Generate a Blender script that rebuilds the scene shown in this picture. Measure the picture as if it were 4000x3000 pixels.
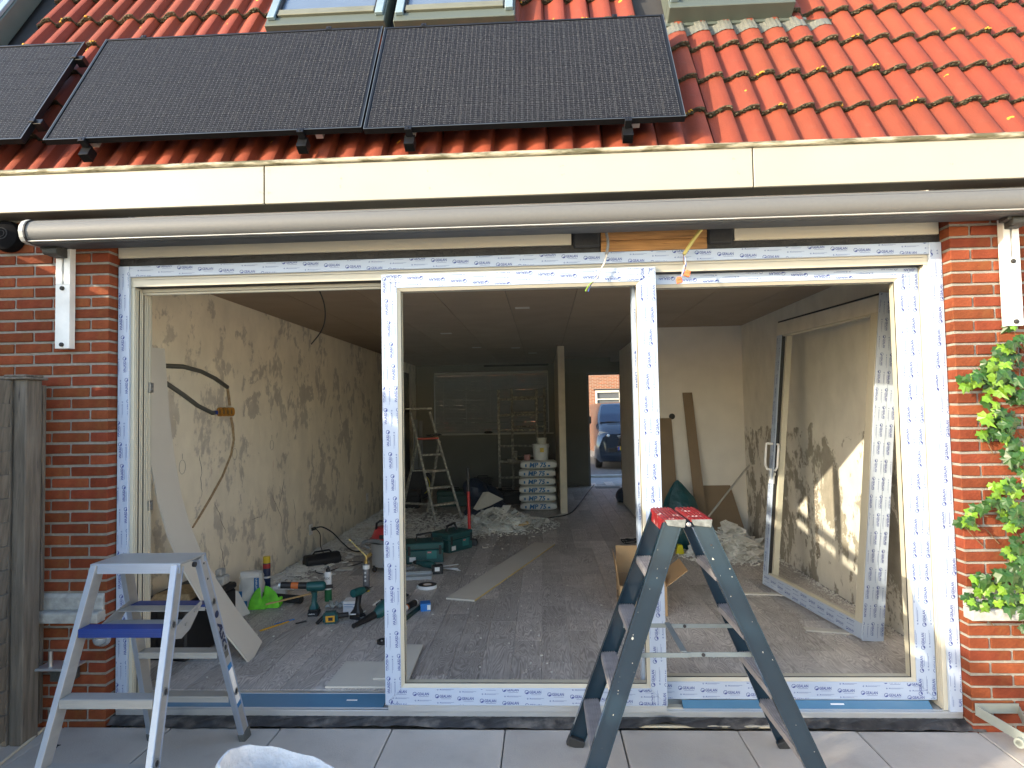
import bpy, bmesh, math, random
from mathutils import Vector, Matrix, Euler
from math import pi, sin, cos, radians
random.seed(7)
S = bpy.context.scene
C = S.collection
for _o in list(bpy.data.objects): bpy.data.objects.remove(_o)

# ---------------------------------------------------------------- camera
cam = bpy.data.cameras.new('camera'); camo = bpy.data.objects.new('camera', cam); C.objects.link(camo)
YAW, PITCH, ROLL = radians(2.7316), radians(2.4221), radians(-1.0609)
_f = Vector((-sin(YAW)*cos(PITCH), cos(YAW)*cos(PITCH), sin(PITCH)))
_r = Vector((cos(YAW), sin(YAW), 0)); _u = _r.cross(_f)
_r2 = _r*cos(ROLL)+_u*sin(ROLL); _u2 = -_r*sin(ROLL)+_u*cos(ROLL)
camo.matrix_world = Matrix(((_r2.x,_u2.x,-_f.x,2.4146),(_r2.y,_u2.y,-_f.y,-3.5452),(_r2.z,_u2.z,-_f.z,1.6502),(0,0,0,1)))
cam.sensor_width = 36; cam.lens = 2515.23/4000*36; cam.clip_start = 0.05; cam.clip_end = 500
S.camera = camo

# ---------------------------------------------------------------- sky, sun, exposure
SUNV = Vector((-1, -.615, .374)).normalized()          # towards the sun
W = bpy.data.worlds.new('World'); S.world = W; W.use_nodes = True
nt = W.node_tree
sky = nt.nodes.new('ShaderNodeTexSky'); sky.sky_type = 'NISHITA'; sky.sun_disc = False
sky.sun_elevation = math.asin(SUNV.z); sky.sun_rotation = math.atan2(SUNV.x, SUNV.y)
sky.air_density = 1.0; sky.dust_density = 1.2; sky.ozone_density = 1.0
nt.links.new(sky.outputs[0], nt.nodes['Background'].inputs[0]); nt.nodes['Background'].inputs[1].default_value = .15
sl = bpy.data.lights.new('sun', 'SUN'); sl.energy = 2.0; sl.angle = radians(0.5); sl.color = (1.0, .86, .64)
so = bpy.data.objects.new('sun', sl); C.objects.link(so); so.rotation_euler = SUNV.to_track_quat('Z', 'Y').to_euler(); so.location = (-6, -6, 8)
S.view_settings.view_transform = 'Standard'; S.view_settings.look = 'None'; S.view_settings.gamma = 1
S.view_settings.exposure = 2.1
S.cycles.max_bounces = 10; S.cycles.diffuse_bounces = 6

# ---------------------------------------------------------------- materials
MATS = {}
def mat(name, col, rough=.6, metal=0., var=.12, vscale=8., bump=0., bscale=60., spec=.5, col2=None, c2scale=3., c2lo=.5, c2hi=.6, rnd=0., stretch=(1,1,1), coat=0., emis=None, detail=5.):
    if name in MATS: return MATS[name]
    m = bpy.data.materials.new(name); m.use_nodes = True; MATS[name] = m
    n = m.node_tree.nodes; L = m.node_tree.links; b = n['Principled BSDF']
    b.inputs['Roughness'].default_value = rough; b.inputs['Metallic'].default_value = metal
    b.inputs['Specular IOR Level'].default_value = spec
    if coat: b.inputs['Coat Weight'].default_value = coat
    tc = n.new('ShaderNodeTexCoord'); mp = n.new('ShaderNodeMapping'); mp.inputs['Scale'].default_value = stretch
    L.new(tc.outputs['Object'], mp.inputs[0])
    nz = n.new('ShaderNodeTexNoise'); nz.inputs['Scale'].default_value = vscale; nz.inputs['Detail'].default_value = detail; L.new(mp.outputs[0], nz.inputs[0])
    mx = n.new('ShaderNodeMix'); mx.data_type = 'RGBA'; mx.blend_type = 'MIX'
    c = Vector(col[:3])
    mx.inputs[6].default_value = (*[max(0, x*(1-var)) for x in c], 1); mx.inputs[7].default_value = (*[min(1, x*(1+var)) for x in c], 1)
    mr = n.new('ShaderNodeMapRange'); mr.inputs[1].default_value = .3; mr.inputs[2].default_value = .7; L.new(nz.outputs[0], mr.inputs[0]); L.new(mr.outputs[0], mx.inputs[0])
    out = mx.outputs[2]
    if col2:
        n2 = n.new('ShaderNodeTexNoise'); n2.inputs['Scale'].default_value = c2scale; n2.inputs['Detail'].default_value = 8; n2.inputs['Roughness'].default_value = .6; L.new(mp.outputs[0], n2.inputs[0])
        r2 = n.new('ShaderNodeMapRange'); r2.inputs[1].default_value = c2lo; r2.inputs[2].default_value = c2hi; L.new(n2.outputs[0], r2.inputs[0])
        m2 = n.new('ShaderNodeMix'); m2.data_type = 'RGBA'; L.new(r2.outputs[0], m2.inputs[0]); L.new(out, m2.inputs[6]); m2.inputs[7].default_value = (*col2[:3], 1); out = m2.outputs[2]
    if rnd:
        oi = n.new('ShaderNodeObjectInfo'); hs = n.new('ShaderNodeHueSaturation')
        ra = n.new('ShaderNodeMapRange'); ra.inputs[3].default_value = 1-rnd; ra.inputs[4].default_value = 1+rnd; L.new(oi.outputs['Random'], ra.inputs[0]); L.new(ra.outputs[0], hs.inputs['Value'])
        ml = n.new('ShaderNodeMath'); ml.operation = 'MULTIPLY'; ml.inputs[1].default_value = 7.77; L.new(oi.outputs['Random'], ml.inputs[0])
        fr = n.new('ShaderNodeMath'); fr.operation = 'FRACT'; L.new(ml.outputs[0], fr.inputs[0])
        rh = n.new('ShaderNodeMapRange'); rh.inputs[3].default_value = .5-rnd*.004; rh.inputs[4].default_value = .5+rnd*.05; L.new(fr.outputs[0], rh.inputs[0]); L.new(rh.outputs[0], hs.inputs['Hue'])
        L.new(out, hs.inputs['Color']); out = hs.outputs[0]
    L.new(out, b.inputs['Base Color'])
    if bump:
        nb = n.new('ShaderNodeTexNoise'); nb.inputs['Scale'].default_value = bscale; nb.inputs['Detail'].default_value = 6; L.new(mp.outputs[0], nb.inputs[0])
        bp = n.new('ShaderNodeBump'); bp.inputs['Strength'].default_value = bump; bp.inputs['Distance'].default_value = .01; L.new(nb.outputs[0], bp.inputs['Height']); L.new(bp.outputs[0], b.inputs['Normal'])
    if emis: b.inputs['Emission Color'].default_value = (*emis[:3], 1); b.inputs['Emission Strength'].default_value = emis[3]
    return m

# ---------------------------------------------------------------- mesh helpers
class MB:
    def __init__(s): s.v = []; s.f = []; s.m = []; s.cm = 0
    def add(s, vs, fs):
        o = len(s.v); s.v += [tuple(v) for v in vs]; s.f += [tuple(i+o for i in f) for f in fs]; s.m += [s.cm]*len(fs); return s
    def box(s, x0, x1, y0, y1, z0, z1):
        return s.add([(x0,y0,z0),(x1,y0,z0),(x1,y1,z0),(x0,y1,z0),(x0,y0,z1),(x1,y0,z1),(x1,y1,z1),(x0,y1,z1)],
                     [(0,3,2,1),(4,5,6,7),(0,1,5,4),(1,2,6,5),(2,3,7,6),(3,0,4,7)])
    def obox(s, o, U, V, N, u0, u1, v0, v1, n0, n1):
        o, U, V, N = Vector(o), Vector(U), Vector(V), Vector(N)
        P = [o+U*u+V*v+N*n for (u,v,n) in ((u0,v0,n0),(u1,v0,n0),(u1,v1,n0),(u0,v1,n0),(u0,v0,n1),(u1,v0,n1),(u1,v1,n1),(u0,v1,n1))]
        return s.add(P, [(0,3,2,1),(4,5,6,7),(0,1,5,4),(1,2,6,5),(2,3,7,6),(3,0,4,7)])
    def hexa(s, P): return s.add(P, [(0,3,2,1),(4,5,6,7),(0,1,5,4),(1,2,6,5),(2,3,7,6),(3,0,4,7)])
    def bar(s, a, b, w, t, up=(0,0,1)):            # box bar from a to b, width w across, thickness t along 'up'
        a, b = Vector(a), Vector(b); D = (b-a); l = D.length; D.normalize(); U = Vector(up); X = D.cross(U).normalized(); Z = X.cross(D)
        return s.obox(a, D, X, Z, 0, l, -w/2, w/2, -t/2, t/2)
    def tube(s, path, r, seg=8, closed=False, caps=True):
        P = [Vector(p) for p in path]; n = len(P); rings = []; prev = None
        for i, p in enumerate(P):
            if closed: d = P[(i+1)%n]-P[i-1]
            else: d = (P[min(i+1, n-1)]-P[max(i-1, 0)])
            d.normalize()
            if prev is None:
                a = Vector((0,0,1)) if abs(d.z) < .9 else Vector((1,0,0)); X = d.cross(a).normalized()
            else:
                X = (prev - d*prev.dot(d)).normalized()
            prev = X; Y = d.cross(X); rr = r[i] if isinstance(r, (list, tuple)) else r
            rings.append([p+X*cos(2*pi*k/seg)*rr+Y*sin(2*pi*k/seg)*rr for k in range(seg)])
        vs = [v for R in rings for v in R]; fs = []
        m = n if closed else n-1
        for i in range(m):
            for k in range(seg):
                a = i*seg+k; b = i*seg+(k+1)%seg; c = ((i+1)%n)*seg+(k+1)%seg; d = ((i+1)%n)*seg+k
                fs.append((a, b, c, d))
        if caps and not closed: fs.append(tuple(range(seg))[::-1]); fs.append(tuple((n-1)*seg+k for k in range(seg)))
        return s.add(vs, fs)
    def cyl(s, a, b, r, seg=16, r2=None): return s.tube([a, b], [r, r if r2 is None else r2], seg)
    def lathe(s, prof, o=(0,0,0), ax=(0,0,1), seg=20):       # prof [(r,h)]
        o = Vector(o); A = Vector(ax).normalized(); t = Vector((1,0,0)) if abs(A.x) < .9 else Vector((0,1,0)); X = A.cross(t).normalized(); Y = A.cross(X)
        vs = []; fs = []
        for (r, h) in prof:
            for k in range(seg): vs.append(o+A*h+X*cos(2*pi*k/seg)*r+Y*sin(2*pi*k/seg)*r)
        for i in range(len(prof)-1):
            for k in range(seg): fs.append((i*seg+k, i*seg+(k+1)%seg, (i+1)*seg+(k+1)%seg, (i+1)*seg+k))
        if prof[0][0] > 1e-5: fs.append(tuple(range(seg))[::-1])
        if prof[-1][0] > 1e-5: fs.append(tuple((len(prof)-1)*seg+k for k in range(seg)))
        return s.add(vs, fs)
    def prism(s, poly, A, B, D, o=(0,0,0), d0=0., d1=1.):     # polygon in (A,B) axes at o, extruded along D from d0 to d1
        o, A, B, D = Vector(o), Vector(A), Vector(B), Vector(D); n = len(poly)
        vs = [o+A*a+B*b+D*d0 for a, b in poly]+[o+A*a+B*b+D*d1 for a, b in poly]
        fs = [tuple(range(n))[::-1], tuple(range(n, 2*n))]+[(i, (i+1)%n, (i+1)%n+n, i+n) for i in range(n)]
        return s.add(vs, fs)
    def sweep(s, sections):                                    # list of equal-length loops of points
        n = len(sections[0]); vs = [p for sec in sections for p in sec]; fs = []
        for i in range(len(sections)-1):
            for k in range(n): fs.append((i*n+k, i*n+(k+1)%n, (i+1)*n+(k+1)%n, (i+1)*n+k))
        fs.append(tuple(range(n))[::-1]); fs.append(tuple((len(sections)-1)*n+k for k in range(n)))
        return s.add(vs, fs)
    def grid(s, fn, nu, nv):
        vs = [fn(i/nu, j/nv) for j in range(nv+1) for i in range(nu+1)]
        return s.add(vs, [(j*(nu+1)+i, j*(nu+1)+i+1, (j+1)*(nu+1)+i+1, (j+1)*(nu+1)+i) for j in range(nv) for i in range(nu)])
    def sphere(s, o, r, seg=12, rings=8, sc=(1,1,1)):
        o = Vector(o); pr = [(sin(pi*i/rings)*r, -cos(pi*i/rings)*r) for i in range(rings+1)]
        vs = []; fs = []
        for (rr, h) in pr:
            for k in range(seg): vs.append(o+Vector((cos(2*pi*k/seg)*rr*sc[0], sin(2*pi*k/seg)*rr*sc[1], h*sc[2])))
        for i in range(rings):
            for k in range(seg): fs.append((i*seg+k, i*seg+(k+1)%seg, (i+1)*seg+(k+1)%seg, (i+1)*seg+k))
        return s.add(vs, fs)
    def xf(s, M):
        s.v = [tuple(M @ Vector(v)) for v in s.v]; return s
    def mesh(s, name, bev=0., smooth=False, fixn=True, seg=1, merge=True):
        me = bpy.data.meshes.new(name); me.from_pydata(s.v, [], s.f)
        for p, mi in zip(me.polygons, s.m): p.material_index = mi
        if bev or fixn:
            bm = bmesh.new(); bm.from_mesh(me)
            if merge: bmesh.ops.remove_doubles(bm, verts=bm.verts, dist=1e-6)
            if fixn: bmesh.ops.recalc_face_normals(bm, faces=bm.faces)
            if bev:
                ed = [e for e in bm.edges if len(e.link_faces) == 2 and e.calc_face_angle(0) > .5]
                bmesh.ops.bevel(bm, geom=ed, offset=bev, segments=seg, affect='EDGES', clamp_overlap=True)
            bm.to_mesh(me); bm.free()
        if smooth:
            for p in me.polygons: p.use_smooth = True
            if smooth is not True and hasattr(me, 'set_sharp_from_angle'): me.set_sharp_from_angle(angle=radians(smooth))
        me.update(); return me
    def build(s, name, m, parent=None, **k):
        me = s.mesh(name, **k)
        for mm in (m if isinstance(m, (list, tuple)) else [m]): me.materials.append(mm)
        return link(name, me, parent)
def link(name, me, parent=None, loc=None, rot=None):
    o = bpy.data.objects.new(name, me); C.objects.link(o)
    if parent is not None:
        o.parent = parent
        q = parent; off = Vector((0,0,0))
        if parent.get('_w'):                      # parts modelled in world coordinates
            off = Vector(parent['_w']) ; o.location = -off; o['_w'] = (0.,0.,0.)
    if loc is not None: o.location = loc
    if rot is not None: o.rotation_euler = rot
    return o
def thing(name, label, cat, loc=(0,0,0), rz=0, group=None, world=False, rot=None):
    o = bpy.data.objects.new(name, None); C.objects.link(o); o.empty_display_size = .1
    o.location = loc; o.rotation_euler = rot if rot else (0,0,rz)
    if world: o['_w'] = tuple(float(c) for c in loc)
    o['label'] = label; o['category'] = cat
    if group: o['group'] = group
    return o
def tag(o, label, cat, group=None, kind=None):
    if label: o['label'] = label
    if cat: o['category'] = cat
    if group: o['group'] = group
    if kind: o['kind'] = kind
    return o
def struct(o): o['kind'] = 'structure'; return o
def dup_tree(root, loc=None, rot=None, label=None):
    r = root.copy(); C.objects.link(r)
    if loc is not None: r.location = loc
    if rot is not None: r.rotation_euler = rot
    if label: r['label'] = label
    for ch in list(root.children):
        c = ch.copy(); C.objects.link(c); c.parent = r
        for g in ch.children:
            d = g.copy(); C.objects.link(d); d.parent = c
    return r
# flat lettering as a real thin mesh
TEXTS = {}
def text2d(txt, size=1., bold=0., shear=0., res=2):
    k = (txt, size, bold, shear)
    if k in TEXTS: return TEXTS[k]
    cu = bpy.data.curves.new('lettering', 'FONT'); cu.body = txt; cu.size = size; cu.offset = bold; cu.shear = shear; cu.resolution_u = res
    ob = bpy.data.objects.new('lettering', cu); C.objects.link(ob)
    dg = bpy.context.evaluated_depsgraph_get(); me = bpy.data.meshes.new_from_object(ob.evaluated_get(dg))
    vs = [tuple(v.co[:2]) for v in me.vertices]; fs = [tuple(p.vertices) for p in me.polygons]
    bpy.data.objects.remove(ob); bpy.data.curves.remove(cu); bpy.data.meshes.remove(me)
    TEXTS[k] = (vs, fs); return TEXTS[k]
def put_text(mb, txt, o, U, V, height, N, bold=0., width=None, shear=0.):
    vs, fs = text2d(txt, 1., bold, shear)
    x0 = min(v[0] for v in vs); x1 = max(v[0] for v in vs); y0 = min(v[1] for v in vs); y1 = max(v[1] for v in vs)
    sy = height/(y1-y0); sx = sy if width is None else width/(x1-x0)
    o, U, V, N = Vector(o), Vector(U).normalized(), Vector(V).normalized(), Vector(N).normalized()
    mb.add([o+U*((x-x0)*sx)+V*((y-y0)*sy)+N*.0008 for x, y in vs], fs); return mb
# protective film print: slanting repeat of ring + word + small marks, clipped to a strip
_film = {}
def film_unit():
    if _film: return _film['u'], _film['s']
    vs, fs = text2d('GEALAN', 1., .018)
    x0 = min(v[0] for v in vs); x1 = max(v[0] for v in vs); y0 = min(v[1] for v in vs); y1 = max(v[1] for v in vs)
    sx = .0635/(x1-x0); sy = .0155/(y1-y0); m = MB()
    m.add([(.026+(x-x0)*sx, (y-y0)*sy-.0078, 0) for x, y in vs], fs)
    n = 14; ri, ro = .0084, .0110
    m.add([(.012+cos(2*pi*k/n)*ro, sin(2*pi*k/n)*ro, 0) for k in range(n)]+[(.012+cos(2*pi*k/n)*ri, sin(2*pi*k/n)*ri, 0) for k in range(n)], [(k, (k+1)%n, n+(k+1)%n, n+k) for k in range(n)])
    m.add([(.012-.003, -.0088, 0), (.012+.006, -.006, 0), (.012+.0085, 0, 0), (.012+.002, -.001, 0), (.012-.004, -.0045, 0)], [(0,1,2,3,4)])
    m.add([(.034, -.0145, 0), (.088, -.0145, 0), (.088, -.0131, 0), (.034, -.0131, 0)], [(0,1,2,3)])
    s = MB()
    for r, c in ((.0042, .004),):
        s.add([(c+cos(2*pi*k/6)*r, sin(2*pi*k/6)*r, 0) for k in range(6)]+[(c+cos(2*pi*k/6)*r*.55, sin(2*pi*k/6)*r*.55, 0) for k in range(6)], [(k, (k+1)%6, 6+(k+1)%6, 6+k) for k in range(6)])
    s.add([(.014, -.004, 0), (.0145, -.004, 0), (.0145, .005, 0), (.014, .005, 0)], [(0,1,2,3)])
    s.add([(.016, -.002, 0), (.02, .0045, 0), (.023, .003, 0), (.022, -.001, 0)], [(0,1,2,3)])
    s.add([(.026, .0012, 0), (.092, .0012, 0), (.092, .0024, 0), (.026, .0024, 0)], [(0,1,2,3)])
    s.add([(.022, -.0028, 0), (.076, -.0028, 0), (.076, -.0017, 0), (.022, -.0017, 0)], [(0,1,2,3)])
    _film['u'] = m; _film['s'] = s; return m, s
def film(name, o, U, V, N, length, width, parent, m, phase=0., cut0=0., cut1=0., lift=.0007):
    """print on a strip: u along U (reading direction), v across V; cut0/cut1 shorten for mitres"""
    A, B = film_unit(); bm = bmesh.new()
    K = int(length/.1215)+8
    for k in range(-6, K):
        u = k*.1215+phase*.1215
        base = (-k*.0118) % .0700
        for j in range(-1, int(width/.07)+2):
            v = base+j*.07
            for unit, vv, uu in ((A, v, u), (B, v+.035, u+.012)):
                if vv < -.02 or vv > width+.02 or uu < -.1 or uu > length+.02: continue
                vv_ = [bm.verts.new((x+uu, y+vv, 0)) for x, y, z in unit.v]
                for f in unit.f:
                    try: bm.faces.new([vv_[i] for i in f])
                    except ValueError: pass
    e = .002
    for co, no in (((0,e,0),(0,-1,0)), ((0,width-e,0),(0,1,0)), ((e,0,0),(-1,0,0)), ((length-e,0,0),(1,0,0))):
        bmesh.ops.bisect_plane(bm, geom=bm.verts[:]+bm.edges[:]+bm.faces[:], plane_co=co, plane_no=no, clear_outer=True)
    if cut0: bmesh.ops.bisect_plane(bm, geom=bm.verts[:]+bm.edges[:]+bm.faces[:], plane_co=(0,0,0), plane_no=(-1,cut0,0), clear_outer=True)
    if cut1: bmesh.ops.bisect_plane(bm, geom=bm.verts[:]+bm.edges[:]+bm.faces[:], plane_co=(length,0,0), plane_no=(1,cut1,0), clear_outer=True)
    o, U, V, N = Vector(o), Vector(U).normalized(), Vector(V).normalized(), Vector(N).normalized()
    for vert in bm.verts: vert.co = o+U*vert.co.x+V*vert.co.y+N*lift
    me = bpy.data.meshes.new(name); bm.to_mesh(me); bm.free(); me.materials.append(m)
    return link(name, me, parent)
X, Y_, Z_ = Vector((1,0,0)), Vector((0,1,0)), Vector((0,0,1))
# ================================================================= GROUND AND HOUSE SHELL
ZF, ZC, XL, XR, YB, YR = .06, 2.652, -.287, 4.87, 10.05, 4.48
PZ = -.03
m_soil = mat('garden_soil', (.10,.085,.06), .95, var=.3, bump=.4, bscale=20)
m_slab = mat('concrete_slab', (.45,.42,.385), .8, var=.10, vscale=5, bump=.25, bscale=120, col2=(.33,.30,.275), c2scale=2.5, c2lo=.45, c2hi=.7, rnd=.08)
m_brick = mat('red_brick', (.175,.040,.020), .85, var=.16, vscale=18, bump=.55, bscale=45, rnd=.22, col2=(.17,.060,.024), c2scale=9, c2lo=.52, c2hi=.75, spec=.15)
m_mortar = mat('grey_mortar', (.25,.24,.215), .95, var=.15, vscale=40, bump=.5, bscale=150)
m_plaster = mat('smooth_plaster', (.74,.69,.62), .85, var=.05, vscale=4, bump=.12, bscale=60)
m_dark = mat('dark_void', (.03,.03,.032), .9)
m_concrete = mat('pale_concrete', (.36,.36,.34), .9, var=.2, vscale=25, bump=.5, bscale=70)

g = MB(); g.box(-40,45,-40,60,-.30,-.12); struct(g.build('ground', mat('garden_ground', (.34,.32,.28), .95, var=.25, vscale=1.5, bump=.4), fixn=True))
# pavement: slabs one by one on a sand bed
pb = MB(); pb.box(-1.6,7.4,-4.6,-.02,-.119,-.072); pave = struct(pb.build('pavement', m_soil)); pave['label'] = 'garden pavement of pale concrete slabs before the doors'
def soft_slab(w, d, t, bev=.004):
    b = MB(); b.box(.003, w-.003, .003, d-.003, -t, 0); return b.mesh('slab', bev=bev)
slab_me = soft_slab(.6045, .6, .045); slab_me.materials.append(m_slab)
for i in range(-4, 10):
    for j in range(0, 7):
        o = link('slab', slab_me, pave, loc=(.974+.6045*i-.003+random.uniform(-.001,.001), -.07-.6*(j+1)+(.3 if 0 else 0), PZ+random.uniform(-.0015,.0015)))
        o.rotation_euler = (random.uniform(-.001,.001), random.uniform(-.001,.001), 0)
# interior floor: planks along y
fb = MB(); fb.box(XL,XR+.02,.19,YB+.5,-.1,ZF-.008); floor = struct(fb.build('floor', mat('screed', (.3,.29,.28), .9)))
def plank_mat():
    m = bpy.data.materials.new('weathered_oak_laminate'); m.use_nodes = True; n = m.node_tree.nodes; L = m.node_tree.links; b = n['Principled BSDF']
    tc = n.new('ShaderNodeTexCoord'); oi = n.new('ShaderNodeObjectInfo')
    ad = n.new('ShaderNodeVectorMath'); ad.operation = 'ADD'; mu = n.new('ShaderNodeVectorMath'); mu.operation = 'SCALE'; mu.inputs[0].default_value = (37, 19, 11)
    L.new(oi.outputs['Random'], mu.inputs['Scale']); L.new(tc.outputs['Object'], ad.inputs[0]); L.new(mu.outputs[0], ad.inputs[1])
    mp = n.new('ShaderNodeMapping'); mp.inputs['Scale'].default_value = (9, 1.6, 9); L.new(ad.outputs[0], mp.inputs[0])
    n1 = n.new('ShaderNodeTexNoise'); n1.inputs['Scale'].default_value = 1.0; n1.inputs['Detail'].default_value = 2; n1.inputs['Distortion'].default_value = .6; L.new(mp.outputs[0], n1.inputs[0])
    ml = n.new('ShaderNodeMath'); ml.operation = 'MULTIPLY'; ml.inputs[1].default_value = 150; L.new(n1.outputs[0], ml.inputs[0])
    sn = n.new('ShaderNodeMath'); sn.operation = 'SINE'; L.new(ml.outputs[0], sn.inputs[0])
    mp2 = n.new('ShaderNodeMapping'); mp2.inputs['Scale'].default_value = (90, 6, 90); L.new(ad.outputs[0], mp2.inputs[0])
    n2 = n.new('ShaderNodeTexNoise'); n2.inputs['Scale'].default_value = 1; n2.inputs['Detail'].default_value = 5; L.new(mp2.outputs[0], n2.inputs[0])
    n3 = n.new('ShaderNodeTexNoise'); n3.inputs['Scale'].default_value = 7; n3.inputs['Detail'].default_value = 9; n3.inputs['Roughness'].default_value = .65; L.new(ad.outputs[0], n3.inputs[0])
    r1 = n.new('ShaderNodeMapRange'); r1.inputs[1].default_value = -1; r1.inputs[2].default_value = 1; L.new(sn.outputs[0], r1.inputs[0])
    a = n.new('ShaderNodeMix'); a.data_type = 'RGBA'; a.inputs[6].default_value = (.17,.15,.14,1); a.inputs[7].default_value = (.72,.67,.63,1)
    # mix ring factor with streak factor
    mm = n.new('ShaderNodeMix'); mm.data_type = 'FLOAT'; mm.inputs[0].default_value = .55; L.new(r1.outputs[0], mm.inputs[2]); L.new(n2.outputs[0], mm.inputs[3]); L.new(mm.outputs[0], a.inputs[0])
    r3 = n.new('ShaderNodeMapRange'); r3.inputs[1].default_value = .42; r3.inputs[2].default_value = .72; r3.inputs[4].default_value = .75; L.new(n3.outputs[0], r3.inputs[0])
    d = n.new('ShaderNodeMix'); d.data_type = 'RGBA'; L.new(r3.outputs[0], d.inputs[0]); L.new(a.outputs[2], d.inputs[6]); d.inputs[7].default_value = (.34,.315,.30,1)
    tw = n.new('ShaderNodeNewGeometry'); nw = n.new('ShaderNodeTexNoise'); nw.inputs['Scale'].default_value = 1.3; nw.inputs['Detail'].default_value = 10; nw.inputs['Roughness'].default_value = .7; L.new(tw.outputs['Position'], nw.inputs[0])
    rw = n.new('ShaderNodeMapRange'); rw.inputs[1].default_value = .5; rw.inputs[2].default_value = .72; rw.inputs[4].default_value = .7; L.new(nw.outputs[0], rw.inputs[0])
    d2 = n.new('ShaderNodeMix'); d2.data_type = 'RGBA'; L.new(rw.outputs[0], d2.inputs[0]); L.new(d.outputs[2], d2.inputs[6]); d2.inputs[7].default_value = (.66,.63,.60,1)
    hs = n.new('ShaderNodeHueSaturation'); rv = n.new('ShaderNodeMapRange'); rv.inputs[3].default_value = .78; rv.inputs[4].default_value = 1.2; L.new(oi.outputs['Random'], rv.inputs[0]); L.new(rv.outputs[0], hs.inputs['Value']); L.new(d2.outputs[2], hs.inputs['Color'])
    L.new(hs.outputs[0], b.inputs['Base Color']); b.inputs['Roughness'].default_value = .55
    bp = n.new('ShaderNodeBump'); bp.inputs['Strength'].default_value = .25; bp.inputs['Distance'].default_value = .004; L.new(mm.outputs[0], bp.inputs['Height']); L.new(bp.outputs[0], b.inputs['Normal'])
    return m
m_plank = plank_mat()
pm = MB(); pm.box(.0008, .1892, .001, 1.199, -.0075, 0); plank_me = pm.mesh('plank', bev=.0015); plank_me.materials.append(m_plank)
pmh = MB(); pmh.box(.0008, .1892, .001, .599, -.0075, 0); plank_h = pmh.mesh('plank_short', bev=.0015); plank_h.materials.append(m_plank)
for i in range(27):
    y = .195 - [0,.4,.8,.2,1.0,.6][i%6]; x = XL + .19*i
    if x+.18 > XR+.05: continue
    while y < YB-.1:
        if y < .19:
            ln = y+1.2-.195
            if ln > .05:
                q = MB(); q.box(.0008,.1892,0,ln-.001,-.0075,0); me = q.mesh('plank_cut', bev=.0015); me.materials.append(m_plank); link('plank', me, floor, loc=(x,.195,ZF))
        else: link('plank', plank_me, floor, loc=(x, y, ZF))
        y += 1.2

# ---- outer walls: brick piers
CH = .0631
def brick_mesh(w, d=.10, h=.0495):
    b = MB(); b.box(0, w, 0, d, -h/2, h/2); me = b.mesh('brick', bev=.0035)
    for v in me.vertices: v.co += Vector((random.uniform(-1,1), random.uniform(-1,1)*.8, random.uniform(-1,1)))*.0012
    me.materials.append(m_brick); return me
full_b = [brick_mesh(.209) for _ in range(5)]; half_b = [brick_mesh(.099) for _ in range(4)]
def brick_pier(name, x_edge, sgn, xfar, ks, label, parity):
    core = MB(); a, b = sorted((x_edge+sgn*.005, xfar)); core.box(a, b, -.0615, .10, -.12, 2.84)
    t = core.build(name, m_mortar); tag(t, label, 'wall')
    for k in ks:
        z = 2.432-CH*k
        x = x_edge; first = (k+parity) % 2 == 0
        while (xfar-x)*sgn > .02:
            w = .099 if first else .209; first = False
            me = random.choice(half_b if w < .15 else full_b)
            if (xfar-(x+sgn*w))*sgn < 0: break
            link('brick', me, t, loc=(x if sgn > 0 else x-w, -.07+random.uniform(-.0015,.0015), z+random.uniform(-.0008,.0008)), rot=(0, random.uniform(-.002,.002), random.uniform(-.004,.004)))
            x += sgn*(w+.0115)
    return t
wl = brick_pier('brick_wall', -.007, -1, -1.12, range(-5, 40), 'red brick wall in shade between the weathered wooden fence and the door frame', 0)
wr = brick_pier('brick_wall', 4.578, 1, 5.72, range(-5, 40), 'sunlit orange brick wall with ivy to the right of the door frame', 0)
# remaining outer walls, inner leaf
m_brickflat = bpy.data.materials.new('far_brickwork'); m_brickflat.use_nodes = True
def brickflat(m, c1, c2, mo, sc):
    n = m.node_tree.nodes; L = m.node_tree.links; tc = n.new('ShaderNodeTexCoord'); mp = n.new('ShaderNodeMapping'); mp.inputs['Rotation'].default_value = (radians(90),0,0); bt = n.new('ShaderNodeTexBrick')
    bt.inputs['Scale'].default_value = sc; bt.inputs['Color1'].default_value = (*c1,1); bt.inputs['Color2'].default_value = (*c2,1); bt.inputs['Mortar'].default_value = (*mo,1); bt.inputs['Mortar Size'].default_value = .012; bt.inputs['Brick Width'].default_value = .22; bt.inputs['Row Height'].default_value = .063; bt.inputs['Bias'].default_value = 0
    L.new(tc.outputs['Object'], mp.inputs[0]); L.new(mp.outputs[0], bt.inputs[0]); L.new(bt.outputs[0], n['Principled BSDF'].inputs['Base Color']); n['Principled BSDF'].inputs['Roughness'].default_value = .85
brickflat(m_brickflat, (.42,.10,.045), (.34,.075,.035), (.42,.38,.33), 1)
ho = thing('house', 'terraced house with red tiled roof, white gutter board and a gutted ground floor room', 'house', (2.3,5,0), world=True)
b = MB(); b.box(-8,-1.13,-.06,.1,-.12,2.84); b.box(5.73,13,-.06,.1,-.12,2.84); b.build('outer_wall', m_brickflat, ho)
b = MB(); b.box(-8,XL-.001,.101,.30,-.12,3.0); b.box(XR+.001,13,.101,.30,-.12,3.0); b.box(-8,13,.19,.33,2.653,3.3)
b.box(-.30,-.001,.101,.19,-.12,2.85); b.box(4.579,4.88,.101,.19,-.12,2.85); b.box(-.001,4.579,.12,.19,2.521,2.85)
b.build('inner_leaf', m_plaster, ho)
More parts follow.
